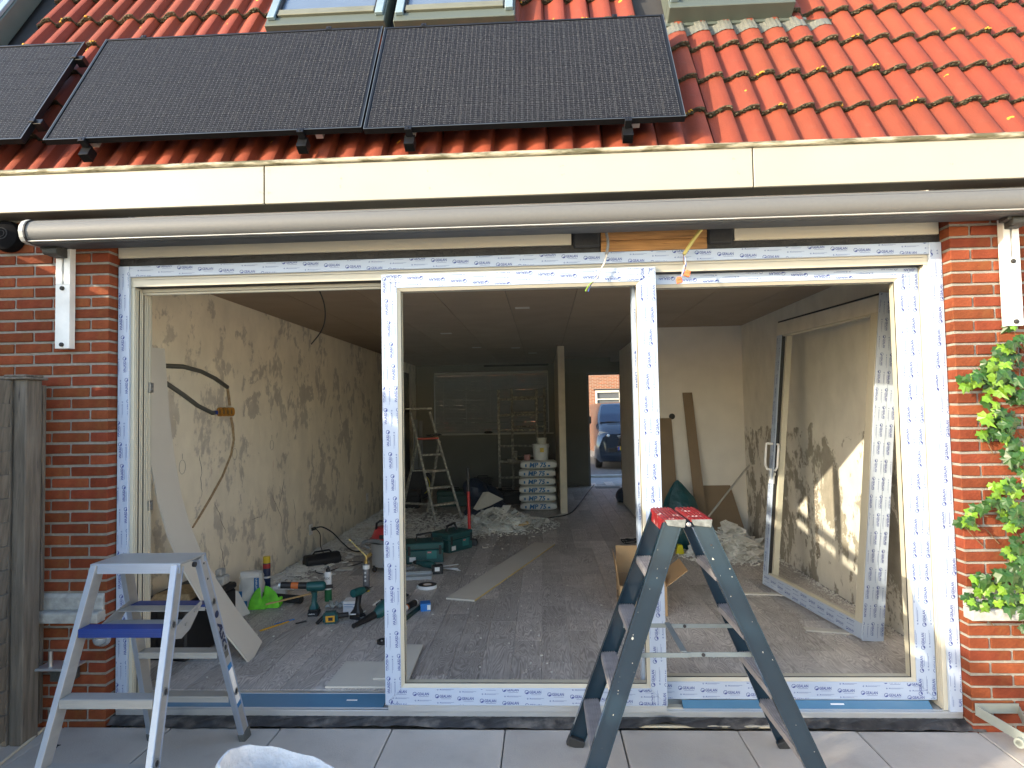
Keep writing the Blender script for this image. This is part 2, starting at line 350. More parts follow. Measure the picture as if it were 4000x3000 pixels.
# ---- interior walls, ceiling
def wall_mat(name, base, patch, patch2, axis_u, top_clear=None, seed=0., pinks=True, thr=.53, sc=(1.6,.8)):
    m = bpy.data.materials.new(name); m.use_nodes = True; n = m.node_tree.nodes; L = m.node_tree.links; b = n['Principled BSDF']
    g_ = n.new('ShaderNodeNewGeometry'); mp = n.new('ShaderNodeMapping'); L.new(g_.outputs['Position'], mp.inputs[0]); mp.inputs['Location'].default_value = (seed, seed, seed); mp.inputs['Scale'].default_value = (sc[0], sc[0], sc[1])
    def noise(scale, det, rough, lo, hi, dist=0., vec=None):
        a = n.new('ShaderNodeTexNoise'); a.inputs['Scale'].default_value = scale; a.inputs['Detail'].default_value = det; a.inputs['Roughness'].default_value = rough; a.inputs['Distortion'].default_value = dist; L.new(vec or mp.outputs[0], a.inputs[0])
        r = n.new('ShaderNodeMapRange'); r.inputs[1].default_value = lo; r.inputs[2].default_value = hi; L.new(a.outputs[0], r.inputs[0]); return r.outputs[0]
    def mix(f, a, col=None, colout=None):
        x = n.new('ShaderNodeMix'); x.data_type = 'RGBA'; L.new(f, x.inputs[0]); L.new(a, x.inputs[6])
        if col: x.inputs[7].default_value = (*col, 1)
        else: L.new(colout, x.inputs[7])
        return x.outputs[2]
    c0 = n.new('ShaderNodeMix'); c0.data_type = 'RGBA'; c0.inputs[6].default_value = (*[v*.9 for v in base], 1); c0.inputs[7].default_value = (*[v*1.08 for v in base], 1); L.new(noise(3, 6, .6, .3, .7), c0.inputs[0]); c = c0.outputs[2]
    f1 = noise(1.1, 12, .66, thr, thr+.02, .3)
    f2 = noise(4.0, 10, .65, .50, .56, .2)
    fm = n.new('ShaderNodeMath'); fm.operation = 'MULTIPLY'; L.new(f1, fm.inputs[0]); L.new(f2, fm.inputs[1])
    fa = n.new('ShaderNodeMath'); fa.operation = 'MAXIMUM'; L.new(fm.outputs[0], fa.inputs[0]); L.new(noise(1.0, 12, .68, thr+.10, thr+.115, .3), fa.inputs[1]); F = fa.outputs[0]
    if top_clear is not None:                  # patches only below a ragged height
        sp = n.new('ShaderNodeSeparateXYZ'); L.new(g_.outputs['Position'], sp.inputs[0])
        nn = n.new('ShaderNodeTexNoise'); nn.inputs['Scale'].default_value = 2.2; nn.inputs['Detail'].default_value = 8; L.new(g_.outputs['Position'], nn.inputs[0])
        a1 = n.new('ShaderNodeMath'); a1.operation = 'MULTIPLY_ADD'; L.new(nn.outputs[0], a1.inputs[0]); a1.inputs[1].default_value = 1.2; a1.inputs[2].default_value = top_clear-.6
        lt = n.new('ShaderNodeMath'); lt.operation = 'LESS_THAN'; L.new(sp.outputs[2], lt.inputs[0]); L.new(a1.outputs[0], lt.inputs[1])
        m2 = n.new('ShaderNodeMath'); m2.operation = 'MULTIPLY'; L.new(F, m2.inputs[0]); L.new(lt.outputs[0], m2.inputs[1]); F = m2.outputs[0]
    pc = n.new('ShaderNodeMix'); pc.data_type = 'RGBA'; pc.inputs[6].default_value = (*patch, 1); pc.inputs[7].default_value = (*patch2, 1); L.new(noise(6, 6, .6, .35, .65), pc.inputs[0])
    c = mix(F, c, colout=pc.outputs[2])
    if pinks:
        mp3 = n.new('ShaderNodeMapping'); mp3.inputs['Scale'].default_value = (7, 7, 1.6); L.new(g_.outputs['Position'], mp3.inputs[0])
        pk = noise(1.4, 8, .7, .62, .72, .4, mp3.outputs[0])
        sp2 = n.new('ShaderNodeSeparateXYZ'); L.new(g_.outputs['Position'], sp2.inputs[0]); lz = n.new('ShaderNodeMapRange'); lz.inputs[1].default_value = 1.7; lz.inputs[2].default_value = 1.2; L.new(sp2.outputs[2], lz.inputs[0])
        q = n.new('ShaderNodeMath'); q.operation = 'MULTIPLY'; L.new(pk, q.inputs[0]); L.new(lz.outputs[0], q.inputs[1]); q2 = n.new('ShaderNodeMath'); q2.operation = 'MULTIPLY'; L.new(q.outputs[0], q2.inputs[0]); q2.inputs[1].default_value = .55
        c = mix(q2.outputs[0], c, (.42,.20,.15))
    L.new(c, b.inputs['Base Color']); b.inputs['Roughness'].default_value = .88
    bp = n.new('ShaderNodeBump'); bp.inputs['Strength'].default_value = .6; bp.inputs['Distance'].default_value = .004; bp.invert = True; L.new(F, bp.inputs['Height'])
    nb = n.new('ShaderNodeTexNoise'); nb.inputs['Scale'].default_value = 40; nb.inputs['Detail'].default_value = 6; L.new(g_.outputs['Position'], nb.inputs[0])
    b2 = n.new('ShaderNodeBump'); b2.inputs['Strength'].default_value = .15; b2.inputs['Distance'].default_value = .004; L.new(nb.outputs[0], b2.inputs['Height']); L.new(bp.outputs[0], b2.inputs['Normal']); L.new(b2.outputs[0], b.inputs['Normal'])
    return m
m_wl = wall_mat('stripped_wall_left', (.82,.76,.63), (.50,.46,.40), (.60,.56,.48), 'y', seed=3.3, thr=.495, sc=(1.45,1.05))
m_wr = wall_mat('stripped_wall_right', (.74,.70,.63), (.29,.265,.22), (.38,.345,.29), 'y', top_clear=1.40, seed=9.1, pinks=False, thr=.46, sc=(1.7,1.25))
b = MB(); b.box(XL-.12, XL, .19, YB+.3, -.1, ZC+.1); wleft = struct(b.build('wall_left', m_wl)); wleft['label'] = 'left inner wall stripped of wallpaper with grey and pink stains'
b = MB(); b.box(XR, XR+.12, .19, YR+.1, -.1, ZC+.1); wright = struct(b.build('wall_right', m_wr))
# rough chase cut into the right wall: recess filled with broken plaster lumps
ch = MB(); random.seed(3)
for k in range(150):
    z = random.uniform(.27, .99); y = 2.455+random.uniform(-.035,.035); r = random.uniform(.004,.012)
    ch.box(XR-r*.6, XR+.002, y-r, y+r*random.uniform(.5,1.6), z-r, z+r*random.uniform(.6,1.8))
o = ch.build('wall_chase', mat('broken_plaster', (.33,.29,.24), .95, var=.4, vscale=60, bump=.8), wright); o['kind'] = 'stuff'
b = MB(); b.box(3.74, XR+.12, YR, YR+.1, -.1, ZC+.1); b.box(3.74, 3.84, YR+.1, 7.6, -.1, ZC+.1); struct(b.build('wall_closet', m_plaster))
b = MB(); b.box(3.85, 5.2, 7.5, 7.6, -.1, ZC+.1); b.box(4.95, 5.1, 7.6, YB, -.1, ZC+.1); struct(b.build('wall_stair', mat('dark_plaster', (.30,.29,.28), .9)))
# back wall: window hole x .10-2.53 z 1.19-2.50, door hole x 3.38-4.30 z 0.05-2.39
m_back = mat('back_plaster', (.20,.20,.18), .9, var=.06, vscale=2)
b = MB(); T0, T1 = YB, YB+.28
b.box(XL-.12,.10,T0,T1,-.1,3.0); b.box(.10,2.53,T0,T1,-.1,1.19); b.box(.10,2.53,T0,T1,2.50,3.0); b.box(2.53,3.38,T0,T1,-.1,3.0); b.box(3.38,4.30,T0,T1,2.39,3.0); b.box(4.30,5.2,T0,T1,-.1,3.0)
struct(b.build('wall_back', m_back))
b = MB(); b.box(2.655, 2.758, 6.47, YB-.001, ZF-.01, ZC-.002); pw = struct(b.build('wall_partition', mat('partition_plaster', (.62,.54,.42), .85, var=.08)))
# plasterboard ceiling, board by board
cb = MB(); cb.box(XL-.1, 5.2, .18, YB, ZC+.014, ZC+.12); ceil = struct(cb.build('ceiling', m_dark))
m_gyp = mat('brown_plasterboard', (.33,.25,.175), .9, var=.07, vscale=3, rnd=.05, col2=(.42,.34,.26), c2scale=14, c2lo=.68, c2hi=.80)
cx = [XL-.08, .305, .911, 1.517, 2.115, 2.720, 3.330, 3.922, 4.52, 5.1]
for i in range(len(cx)-1):
    ys = {0:[.2,2.0,4.6,7.2], 1:[.2,2.03,4.63,7.2], 2:[.2,2.31,3.95,6.5], 3:[.2,4.05,6.6], 4:[.2,4.27,6.9], 5:[.2,4.27,6.9], 6:[.2,3.3,5.9], 7:[.2,1.8,4.4,7.0], 8:[.2,2.6,5.2]}[i]+[YB]
    for j in range(len(ys)-1):
        q = MB(); q.box(cx[i]+.0025, cx[i+1]-.0025, ys[j]+.0025, ys[j+1]-.0025, ZC, ZC+.0125); q.build('ceiling_board', m_gyp, ceil, bev=.002)
hb = MB(); hb.box(2.76,4.94,9.0,YB-.002,2.40,2.651); 
# ================================================================= FRAME OF THE SLIDING DOOR
m_pvc = mat('cream_pvc', (.50,.47,.38), .35, var=.02, coat=.1)
m_film = mat('white_film', (.40,.475,.60), .35, var=.02, coat=.15)
m_print = mat('blue_print', (.02,.035,.22), .5, var=.05)
m_rub = mat('black_rubber', (.012,.012,.014), .6)
m_alu = mat('mill_aluminium', (.62,.65,.68), .38, metal=.75, var=.05, vscale=3, stretch=(1,1,1))
m_blue = mat('blue_film', (.075,.19,.31), .25, var=.12, vscale=3, coat=.4)
def glass_mat():
    m = bpy.data.materials.new('window_glass'); m.use_nodes = True; n = m.node_tree.nodes; L = m.node_tree.links; n.remove(n['Principled BSDF'])
    t = n.new('ShaderNodeBsdfTransparent'); t.inputs[0].default_value = (.97,.98,.975,1); gl = n.new('ShaderNodeBsdfGlossy'); gl.inputs['Roughness'].default_value = .02
    lw = n.new('ShaderNodeLayerWeight'); lw.inputs[0].default_value = .5; pw = n.new('ShaderNodeMath'); pw.operation = 'POWER'; pw.inputs[1].default_value = 4; L.new(lw.outputs['Facing'], pw.inputs[0]); fr = n.new('ShaderNodeMath'); fr.operation = 'MULTIPLY_ADD'; fr.inputs[1].default_value = .25; fr.inputs[2].default_value = .004; L.new(pw.outputs[0], fr.inputs[0]); mx = n.new('ShaderNodeMixShader'); L.new(fr.outputs[0], mx.inputs[0]); L.new(t.outputs[0], mx.inputs[1]); L.new(gl.outputs[0], mx.inputs[2]); L.new(mx.outputs[0], n['Material Output'].inputs[0]); return m
m_glass = glass_mat()
WF, HF = 4.576, 2.52
fr = thing('patio_door_frame', 'wide white plastic outer frame covered with printed protective film around the opening', 'door frame', (2.29,.1,0), world=True)
b = MB(); b.box(.0655,4.5105,0,.02,2.457,HF); b.build('head_fin', m_film, fr, bev=.002)
b = MB(); b.box(.002,4.574,.0205,.19,2.403,HF-.001); b.box(.08,4.49,.0205,.026,2.44,2.447); b.box(.086,4.488,.085,.19,2.383,2.402); b.box(.086,4.488,.10,.115,2.370,2.3825); b.build('head', m_pvc, fr, bev=.002)
b = MB(); b.box(.086,4.488,.0202,.084,2.4015,2.4028); b.build('head_recess', m_rub, fr)
b = MB(); b.box(0,.065,0,.02,.034,HF); b.build('jamb_fin', m_film, fr, bev=.002)
b = MB(); b.box(.0015,.083,.0205,.19,.034,2.402)
for y0 in (.028,.045,.070,.088,.115,.135,.160): b.box(.0832,.0872,y0,y0+.009,.05,2.39)
b.build('jamb', m_pvc, fr, bev=.0015)
b = MB(); b.box(.0832,.0850,.060,.066,.05,2.39); b.box(.0832,.0850,.104,.110,.05,2.39); b.build('seal', m_rub, fr)
b = MB(); b.box(4.511,4.576,0,.02,.034,HF); b.build('jamb_fin', m_film, fr, bev=.002)
b = MB(); b.box(4.4905,4.5745,.0205,.19,.034,2.402)
for y0 in (.028,.042,.056): b.box(4.487,4.4904,y0,y0+.006,.05,2.39)
b.build('jamb', m_pvc, fr, bev=.0015)
b = MB(); b.box(.001,4.575,.0005,.021,.0215,.0335); b.box(.001,4.575,.003,.02,.0005,.021); b.box(.001,4.575,.0212,.19,-.02,.030); b.box(.09,4.49,.152,.189,.0302,.058); b.box(.09,4.49,.0222,.030,.0302,.036); b.build('sill_rail', m_alu, fr, bev=.0012)
for x0_, x1_, y1_, z1_ in ((.09,1.50,.1515,.057),(3.135,4.44,.0695,.064)):
    b = MB(); b.prism([(.0305,.0303),(y1_,.0303),(y1_,z1_),(.0305,.036)], Y_, Z_, X, d0=x0_, d1=x1_); b.build('sill_film', m_blue, fr)
b = MB(); b.box(3.048,3.13,.024,.0685,.0303,.042); b.build('sill_block', m_pvc, fr)
b = MB(); b.hexa([(1.28,.085,.0470),(1.34,.085,.0470),(1.34,.093,.0484),(1.28,.093,.0484),(1.28,.085,.0482),(1.34,.085,.0482),(1.34,.093,.0496),(1.28,.093,.0496)]); b.hexa([(3.92,.048,.0490),(3.99,.048,.0490),(3.99,.053,.0526),(3.92,.053,.0526),(3.92,.0475,.0510),(3.99,.0475,.0510),(3.99,.0525,.0546),(3.92,.0525,.0546)]); b.build('sill_sticker', mat('sticker_white',(.8,.8,.8),.5), fr)
b = MB()
for z in (2.30,2.055,1.96,.60,.28): b.lathe([(.005,0),(.005,.002),(0,.002)], (.0835,.036,z), (1,0,0), 8)
b.build('screw_head', mat('zinc', (.45,.45,.44), .4, metal=.9), fr)
for z in (1.83,1.135):
    b = MB(); b.box(.0835,.097,.150,.185,z-.03,z+.03); b.cyl((.098,.165,z+.012),(.104,.165,z+.012),.007,10); b.cyl((.098,.165,z-.012),(.103,.165,z-.012),.006,10); b.build('striker_plate', MATS['zinc'], fr, bev=.001)
film('film_print', (.066,-.0001,2.458), X, Z_, -Y_, 4.444, .061, fr, m_print, .3)
film('film_print', (.064,-.0001,2.50), -Z_, X*-1, -Y_, 2.44, .062, fr, m_print, .1)
film('film_print', (4.574,-.0001,.06), Z_, X*-1, -Y_, 2.42, .062, fr, m_print, .6)

def sash(name, label, x0, x1, z0, z1, y0, y1, w, top=None, films=(1,1,1,1), glass=True, wb=None, seed=0., wr_=None):
    wb = wb or w; wt = top or w; wr_ = wr_ or w
    t = thing(name, label, 'door', ((x0+x1)/2, (y0+y1)/2, z0), world=True)
    bd = .017
    def member(P, Q, nm='rail'):                 # mitred member polygons in x,z: P outer pair, Q inner pair
        q = MB(); (a, b_), (c, d) = P, Q
        q.hexa([(a[0],y0,a[1]),(b_[0],y0,b_[1]),(c[0],y0,c[1]),(d[0],y0,d[1]),(a[0],y1,a[1]),(b_[0],y1,b_[1]),(c[0],y1,c[1]),(d[0],y1,d[1])])
        q.build(nm, m_film, t, bev=.0015)
    xi0, xi1, zi0, zi1 = x0+w-bd, x1-wr_+bd, z0+wb-bd, z1-wt+bd; e = .0004
    member(((x0,z0),(x1,z0)), ((xi1-e,zi0-e),(xi0+e,zi0-e)), 'bottom_rail'); member(((x1,z1),(x0,z1)), ((xi0+e,zi1+e),(xi1-e,zi1+e)), 'top_rail')
    member(((x0-e,z1-e),(x0-e,z0+e)), ((xi0-e,zi0),(xi0-e,zi1)), 'stile'); member(((x1+e,z0+e),(x1+e,z1-e)), ((xi1+e,zi1),(xi1+e,zi0)), 'stile')
    q = MB(); s0 = .004                                                # sloping glazing bead
    A = [(xi0,zi0),(xi1,zi0),(xi1,zi1),(xi0,zi1)]; B = [(xi0+bd,zi0+bd),(xi1-bd,zi0+bd),(xi1-bd,zi1-bd),(xi0+bd,zi1-bd)]
    for k in range(4):
        a, b_, c, d = A[k], A[(k+1)%4], B[(k+1)%4], B[k]
        q.add([(a[0],y0+s0,a[1]),(b_[0],y0+s0,b_[1]),(c[0],y0+.018,c[1]),(d[0],y0+.018,d[1])], [(0,1,2,3)])
        q.add([(c[0],y0+.018,c[1]),(d[0],y0+.018,d[1]),(d[0],y1,d[1]),(c[0],y1,c[1])], [(0,1,2,3)])
        q.add([(a[0],y1-.002,a[1]),(b_[0],y1-.002,b_[1]),(c[0],y1-.002,c[1]),(d[0],y1-.002,d[1])], [(3,2,1,0)])
    q.build('glazing_bead', m_pvc, t)
    q = MB(); r = .003
    for k in range(4):
        c, d = B[k], B[(k+1)%4]; dx = (d[0]-c[0], d[1]-c[1]); l = math.hypot(*dx); nx = (-dx[1]/l*r, dx[0]/l*r)
        q.hexa([(c[0],y0+.019,c[1]),(d[0],y0+.019,d[1]),(d[0]+nx[0],y0+.019,d[1]+nx[1]),(c[0]+nx[0],y0+.019,c[1]+nx[1]),(c[0],y0+.024,c[1]),(d[0],y0+.024,d[1]),(d[0]+nx[0],y0+.024,d[1]+nx[1]),(c[0]+nx[0],y0+.024,c[1]+nx[1])])
    q.build('gasket', m_rub, t)
    if glass:
        q = MB(); q.add([(B[0][0]-.003,y0+.022,B[0][1]-.003),(B[1][0]+.003,y0+.022,B[1][1]-.003),(B[2][0]+.003,y0+.022,B[2][1]+.003),(B[3][0]-.003,y0+.022,B[3][1]+.003)], [(0,1,2,3)]); q.build('glass_pane', m_glass, t, fixn=False)
    wv = w-bd-.004
    if films[0]: film('film_print', (x0+.003,y0,z0+.003), X, Z_, -Y_, x1-x0-.006, wb-bd-.006, t, m_print, .2+seed, cut0=1., cut1=1.)
    if films[1]: film('film_print', (x1-.003,y0,z1-.003), -X, -Z_, -Y_, x1-x0-.006, wt-bd-.006, t, m_print, .5+seed, cut0=1., cut1=1.)
    if films[2]: film('film_print', (x0+.003+wv,y0,z1-.003), -Z_, -X, -Y_, z1-z0-.006, wv, t, m_print, .1+seed)
    if films[3]: film('film_print', (x1-.003-(wr_-bd-.004)+(wr_-bd-.004),y0,z0+.003), Z_, -X, -Y_, z1-z0-.006, wr_-bd-.004, t, m_print, .8+seed)
    return t
s1 = sash('sliding_door', 'large glazed door sash standing in the middle of the frame, film printed rails', 1.527, 3.043, .069, 2.4255, -.020, .052, .104, top=.095, wb=.109)
q = MB(); q.box(1.54,3.04,-.012,.045,.0345,.0685); q.build('bottom_track', m_alu, s1, bev=.001)
s2 = sash('fixed_door_pane', 'glazed sash set back in the right bay of the frame behind the blue stepladder', 2.925, 4.487, .066, 2.4005, .0705, .142, .125, top=.074, wb=.111, seed=.35, wr_=.120)

# bottom foil and pieces under the sill
m_foil = mat('wrinkled_epdm', (.022,.022,.024), .55, var=.5, vscale=12, bump=1., bscale=18, col2=(.13,.12,.11), c2scale=9, c2lo=.5, c2hi=.7)
random.seed(5)
def foil(u, v):
    x = -.06+u*4.70; n1 = sin(x*9)*.006+sin(x*23+1)*.004+sin(x*47+2)*.0025
    lift = math.exp(-((x-3.02)/.13)**2)*.028
    y = .004-.070*v+n1*v*1.2-.012*sin(x*3.1)*v; z = .002-.028*v**.8+.008*sin(v*3.1)*(1+sin(x*31+v*5)*.8)+lift*v
    return (x, y-.004*sin(x*61+v*9), max(z, PZ+.001))
q = MB(); q.grid(foil, 260, 8); o = q.build('sealing_foil', m_foil, smooth=True); tag(o, 'wrinkled black sealing foil hanging out under the aluminium sill', 'foil')
q = MB(); q.box(2.66,3.75,-.052,-.030,PZ+.001,PZ+.012); o = q.build('edge_profile', m_pvc, bev=.001); tag(o, 'thin cream plastic strip lying on the slabs under the lifted foil', 'strip')

# boards above the frame
m_board = mat('cream_board', (.58,.55,.45), .5, var=.03, vscale=2)
q = MB(); q.box(.0,2.589,-.002,.018,2.567,2.80); o = q.build('infill_board', m_board, bev=.002); tag(o, 'long cream cladding board above the left part of the door frame', 'board')
q = MB(); q.box(3.479,4.566,-.002,.018,2.563,2.80); o = q.build('infill_board', m_board, bev=.002); tag(o, 'shorter cream cladding board above the right part of the door frame', 'board')
q = MB(); q.box(-.003,4.579,.019,.10,2.521,2.80); o = q.build('membrane', mat('black_membrane', (.016,.017,.02), .5, var=.4, vscale=14, bump=.6)); o['_'] = 1; del o['_']; tag(o, 'black damp proof membrane in the gap above the door frame', 'membrane')
m_timber = mat('old_timber', (.36,.19,.07), .75, var=.3, vscale=5, stretch=(1,8,14), bump=.4, bscale=30, col2=(.10,.06,.03), c2scale=4, c2lo=.62, c2hi=.75)
tb = thing('lintel_timber', 'rough brown timber lintel exposed above the middle of the frame', 'beam', (3.04,.0,2.6), world=True)
q = MB(); q.box(2.752,3.332,.004,.018,2.523,2.582); q.build('beam_board', m_timber, tb, bev=.002)
q = MB(); q.box(2.752,3.332,-.002,.0175,2.5835,2.632); q.build('beam_board', m_timber, tb, bev=.002)
q = MB(); q.box(2.752,3.30,-.010,.0175,2.634,2.665); q.build('batten', m_board, tb, bev=.001)
for x0, x1, lb in ((2.60,2.748,'dark block standing in for the cavity left of the brown timber lintel'),(3.336,3.474,'dark block standing in for the cavity right of the brown timber lintel')):
    q = MB(); q.box(x0,x1,-.012,.017,2.548,2.70); tag(q.build('cavity_block', mat('dark_cavity', (.03,.033,.038), .95, bump=.5), bev=.01), lb, 'cavity')  # dark blocks stand in for the dark cavities beside the lintel
# ================================================================= ROOF
RA = radians(59.76); RO = Vector((0,-.1273,3.0479)); RS = Vector((0,cos(RA),sin(RA))); RN = Vector((0,-sin(RA),cos(RA)))
RM = Matrix(((1,0,0,0),(0,RS.y,RN.y,0),(0,RS.z,RN.z,0),(0,0,0,1)))    # local (x, s, n) -> world
def RP(x, s, n): return RO+X*x+RS*s+RN*n
m_tile = mat('red_roof_tile', (.205,.041,.022), .62, var=.10, vscale=6, bump=.3, bscale=160, rnd=.10, col2=(.19,.065,.042), c2scale=5, c2lo=.55, c2hi=.8, spec=.3)
m_tileedge = mat('tile_edge_lichen', (.085,.06,.035), .95, var=.5, vscale=50, bump=1., bscale=90, col2=(.03,.026,.017), c2scale=25, c2lo=.45, c2hi=.6)
def hprof(t):
    t = t % 1.0
    def ss(a, b, x): x = max(0, min(1, (x-a)/(b-a))); return x*x*(3-2*x)
    return ss(.02, .66, t)*(1-ss(.83, .975, t))
AMP, GA = .044, .3287
def tile_mesh(seed):
    rr = random.Random(seed); m = MB(); NU = 28; L = GA+.045; cols = []
    ts = [i/NU*2 for i in range(NU+1)]
    def P(t, s, dn): return (t*.15+.0012, s, (hprof(t)-1)*AMP+dn-.031*s/GA)
    e0 = [P(t, 0, 0) for t in ts]; 
    rows = []
    for s, dn in ((0,-.034),(.0,-.004),(.005,0),(.03,0),(L,0)):
        rows.append([P(t, s+(rr.uniform(-.0015,.0015) if s < .01 else 0), dn) for t in ts])
    for x in rows: x[0] = (x[0][0]+.0, x[0][1], x[0][2]); x[-1] = (x[-1][0]-.0030, x[-1][1], x[-1][2])
    vs = [v for r in rows for v in r]; n = NU+1; fs = []; 
    for j in range(len(rows)-1):
        for i in range(NU): fs.append((j*n+i, j*n+i+1, (j+1)*n+i+1, (j+1)*n+i))
    m.add(vs, fs); nf = len(fs)
    for k in range(nf): m.m[k] = 1 if k < NU*2 or (k < NU*3 and 0) else 0
    for side in (0, NU):                                     # side lips
        a = len(m.v); m.add([rows[1][side], rows[-1][side], (rows[-1][side][0], rows[-1][side][1], rows[-1][side][2]-.018), (rows[0][side])], [(0,1,2,3)])
    m.m[-1] = m.m[-2] = 0
    me = m.mesh('roof_tile', smooth=40, merge=True); me.materials.append(m_tile); me.materials.append(m_tileedge); return me
tiles = [tile_mesh(k) for k in range(4)]
roof = thing('tiled_roof', 'steep roof of red wavy concrete tiles with moss along the tile edges', 'roof', (0,0,3), world=True)
ub = MB(); ub.obox(RO, X, RS, RN, -8, 13, -.05, 2.62, -.20, -.09); ub.build('underlay', m_dark, roof)
random.seed(11)
moss = MB(); moss2 = MB(); lich = MB()
def lump(M, x, s, n, r):
    sc = (random.uniform(.8,1.5), random.uniform(.6,1.1), random.uniform(.5,.9)); M.sphere(RP(x, s, n), r, 5, 3, sc)
SKY = [(-2.08,-1.20,1.262,3.0), (.62,2.315,1.262,3.0), (3.225,4.085,1.262,3.0)]
for j in range(8):
    for i in range(-40, 18):
        if i % 2: continue
        x0 = 3.496+.15*i-.12
        if x0 < -4.2 or x0 > 6.5: continue
        s = GA*j
        if any(a-.16 < x0+.0 and x0+.30 < b+.16 and s > c_-.06 and s < d_ for a, b, c_, d_ in SKY): continue
        mx = RM.copy(); p = RP(x0+random.uniform(-.0015,.0015), s+random.uniform(-.004,.004), random.uniform(-.001,.002))
        o = link('roof_tile', random.choice(tiles), roof); mm = Matrix.Translation(p) @ RM @ Matrix.Rotation(random.uniform(-.006,.006), 4, 'Z'); mm.translation -= Vector((0,0,3)); o.matrix_local = mm; o.color = (1,1,1,1)
        if j >= 1 and x0 > -2.4:
            dens = 40 if x0 > 2.9 else 26
            for k in range(dens):
                t = random.uniform(0,2); h = (hprof(t)-1)*AMP
                (lump(moss, x0+t*.15, s+random.uniform(-.006,.002), h-.017+random.uniform(-.012,.008), random.uniform(.005,.011)) if random.random() < .62 else lump(moss2, x0+t*.15, s+random.uniform(-.007,.004), h-.007+random.uniform(-.007,.004), random.uniform(.004,.008)))
            if random.random() < .4:
                t0 = random.uniform(.1,1.8)
                for k in range(7):
                    t = t0+random.uniform(-.12,.12); lump(lich, x0+t*.15, s+random.uniform(-.004,.012), (hprof(t)-1)*AMP-.002+random.uniform(-.004,.002), random.uniform(.004,.008))
        if random.random() < .30:                               # flat lichen spots on the tile faces
            t = random.uniform(.25,.7)+random.choice((0,1)); sx = random.uniform(.03,.3); n = (hprof(t)-1)*AMP-.031*sx/GA
            q = Matrix.Translation(RP(x0+t*.15, s+sx, n+.0006)) @ RM
            k = random.randint(5,8); rr = random.uniform(.006,.016); tgt = lich
            sl_ = (hprof(t+.02)-hprof(t-.02))*AMP/(.04*.15)
            tgt.add([q @ Vector((cos(2*pi*a/k)*rr*random.uniform(.7,1.3), sin(2*pi*a/k)*rr*random.uniform(.6,1.1), cos(2*pi*a/k)*rr*sl_)) for a in range(k)], [tuple(range(k))])
o = moss.build('moss', mat('dark_moss', (.030,.028,.012), .95, var=.5, vscale=60), roof, fixn=False); o['kind'] = 'stuff'
o = moss2.build('moss', mat('grey_lichen', (.10,.085,.05), .95, var=.4, vscale=60), roof, fixn=False); o['kind'] = 'stuff'
o = lich.build('lichen', mat('yellow_lichen', (.50,.27,.03), .9, var=.35, vscale=60), roof, fixn=False); o['kind'] = 'stuff'
rt = MB(); rt.box(-8,13,1.15,9.0,5.15,5.3); rt.box(-8,13,YB+.02,YB+.28,2.9,5.2); rt.box(-8,-7.8,.3,YB,2.9,5.2); rt.box(12.8,13,.3,YB,2.9,5.2); rt.build('flat_roof', m_dark, ho)
# gutter board in three lengths, round bead
m_white = mat('white_trim', (.355,.335,.275), .5, var=.03, vscale=3, col2=(.33,.30,.225), c2scale=7, c2lo=.68, c2hi=.85)
gut = thing('gutter_board', 'broad white gutter fascia board with dirty rounded top edge along the eaves', 'fascia', (2.3,-.2,2.8), world=True)
for a, b_ in ((-3.5,.9425),(.9495,3.5205),(3.5275,7.5)):
    q = MB(); q.box(a, b_, -.21, -.19, 2.784, 2.990); q.build('fascia_board', m_white, gut, bev=.002)
bead = mat('dirty_bead', (.40,.37,.27), .5, var=.05, vscale=6, col2=(.10,.09,.045), c2scale=11, c2lo=.42, c2hi=.58, stretch=(.6,3,3), bump=.4)
for a, b_ in ((-3.5,1.055),(1.0562,7.5)):
    q = MB(); q.tube([(a,-.212,3.004),(b_,-.212,3.004)], .015, 12); q.box(a, b_, -.2065, -.188, 2.9905, 3.000); q.build('gutter_bead', bead, gut, smooth=50)
q = MB(); q.box(-3.5,7.5,-.1895,-.15,2.785,2.80); q.box(-3.5,7.5,-.155,-.06,2.786,2.8); q.build('soffit', mat('shade_dark_soffit', (.10,.095,.08), .8), gut)  # soffit colour darkened to carry the shade under the fascia
# rust stained nail holes
q = MB()
for x_, z_ in ((.93,2.968),(.93,2.85),(.975,2.96),(.975,2.845),(1.36,2.975),(1.37,2.91),(1.36,2.86),(1.83,2.93),(1.84,2.84),(2.54,2.93),(2.54,2.88),(3.43,2.94),(3.45,2.86),(4.52,2.87)):
    for k in range(3): q.lathe([(.0025,0),(.003,.0008),(0,.0012)], (x_+random.uniform(-.01,.01),-.2105,z_+random.uniform(-.008,.008)), (0,-1,0), 6)
q.build('paint_chip', mat('flaked_paint', (.35,.31,.24), .9), gut)

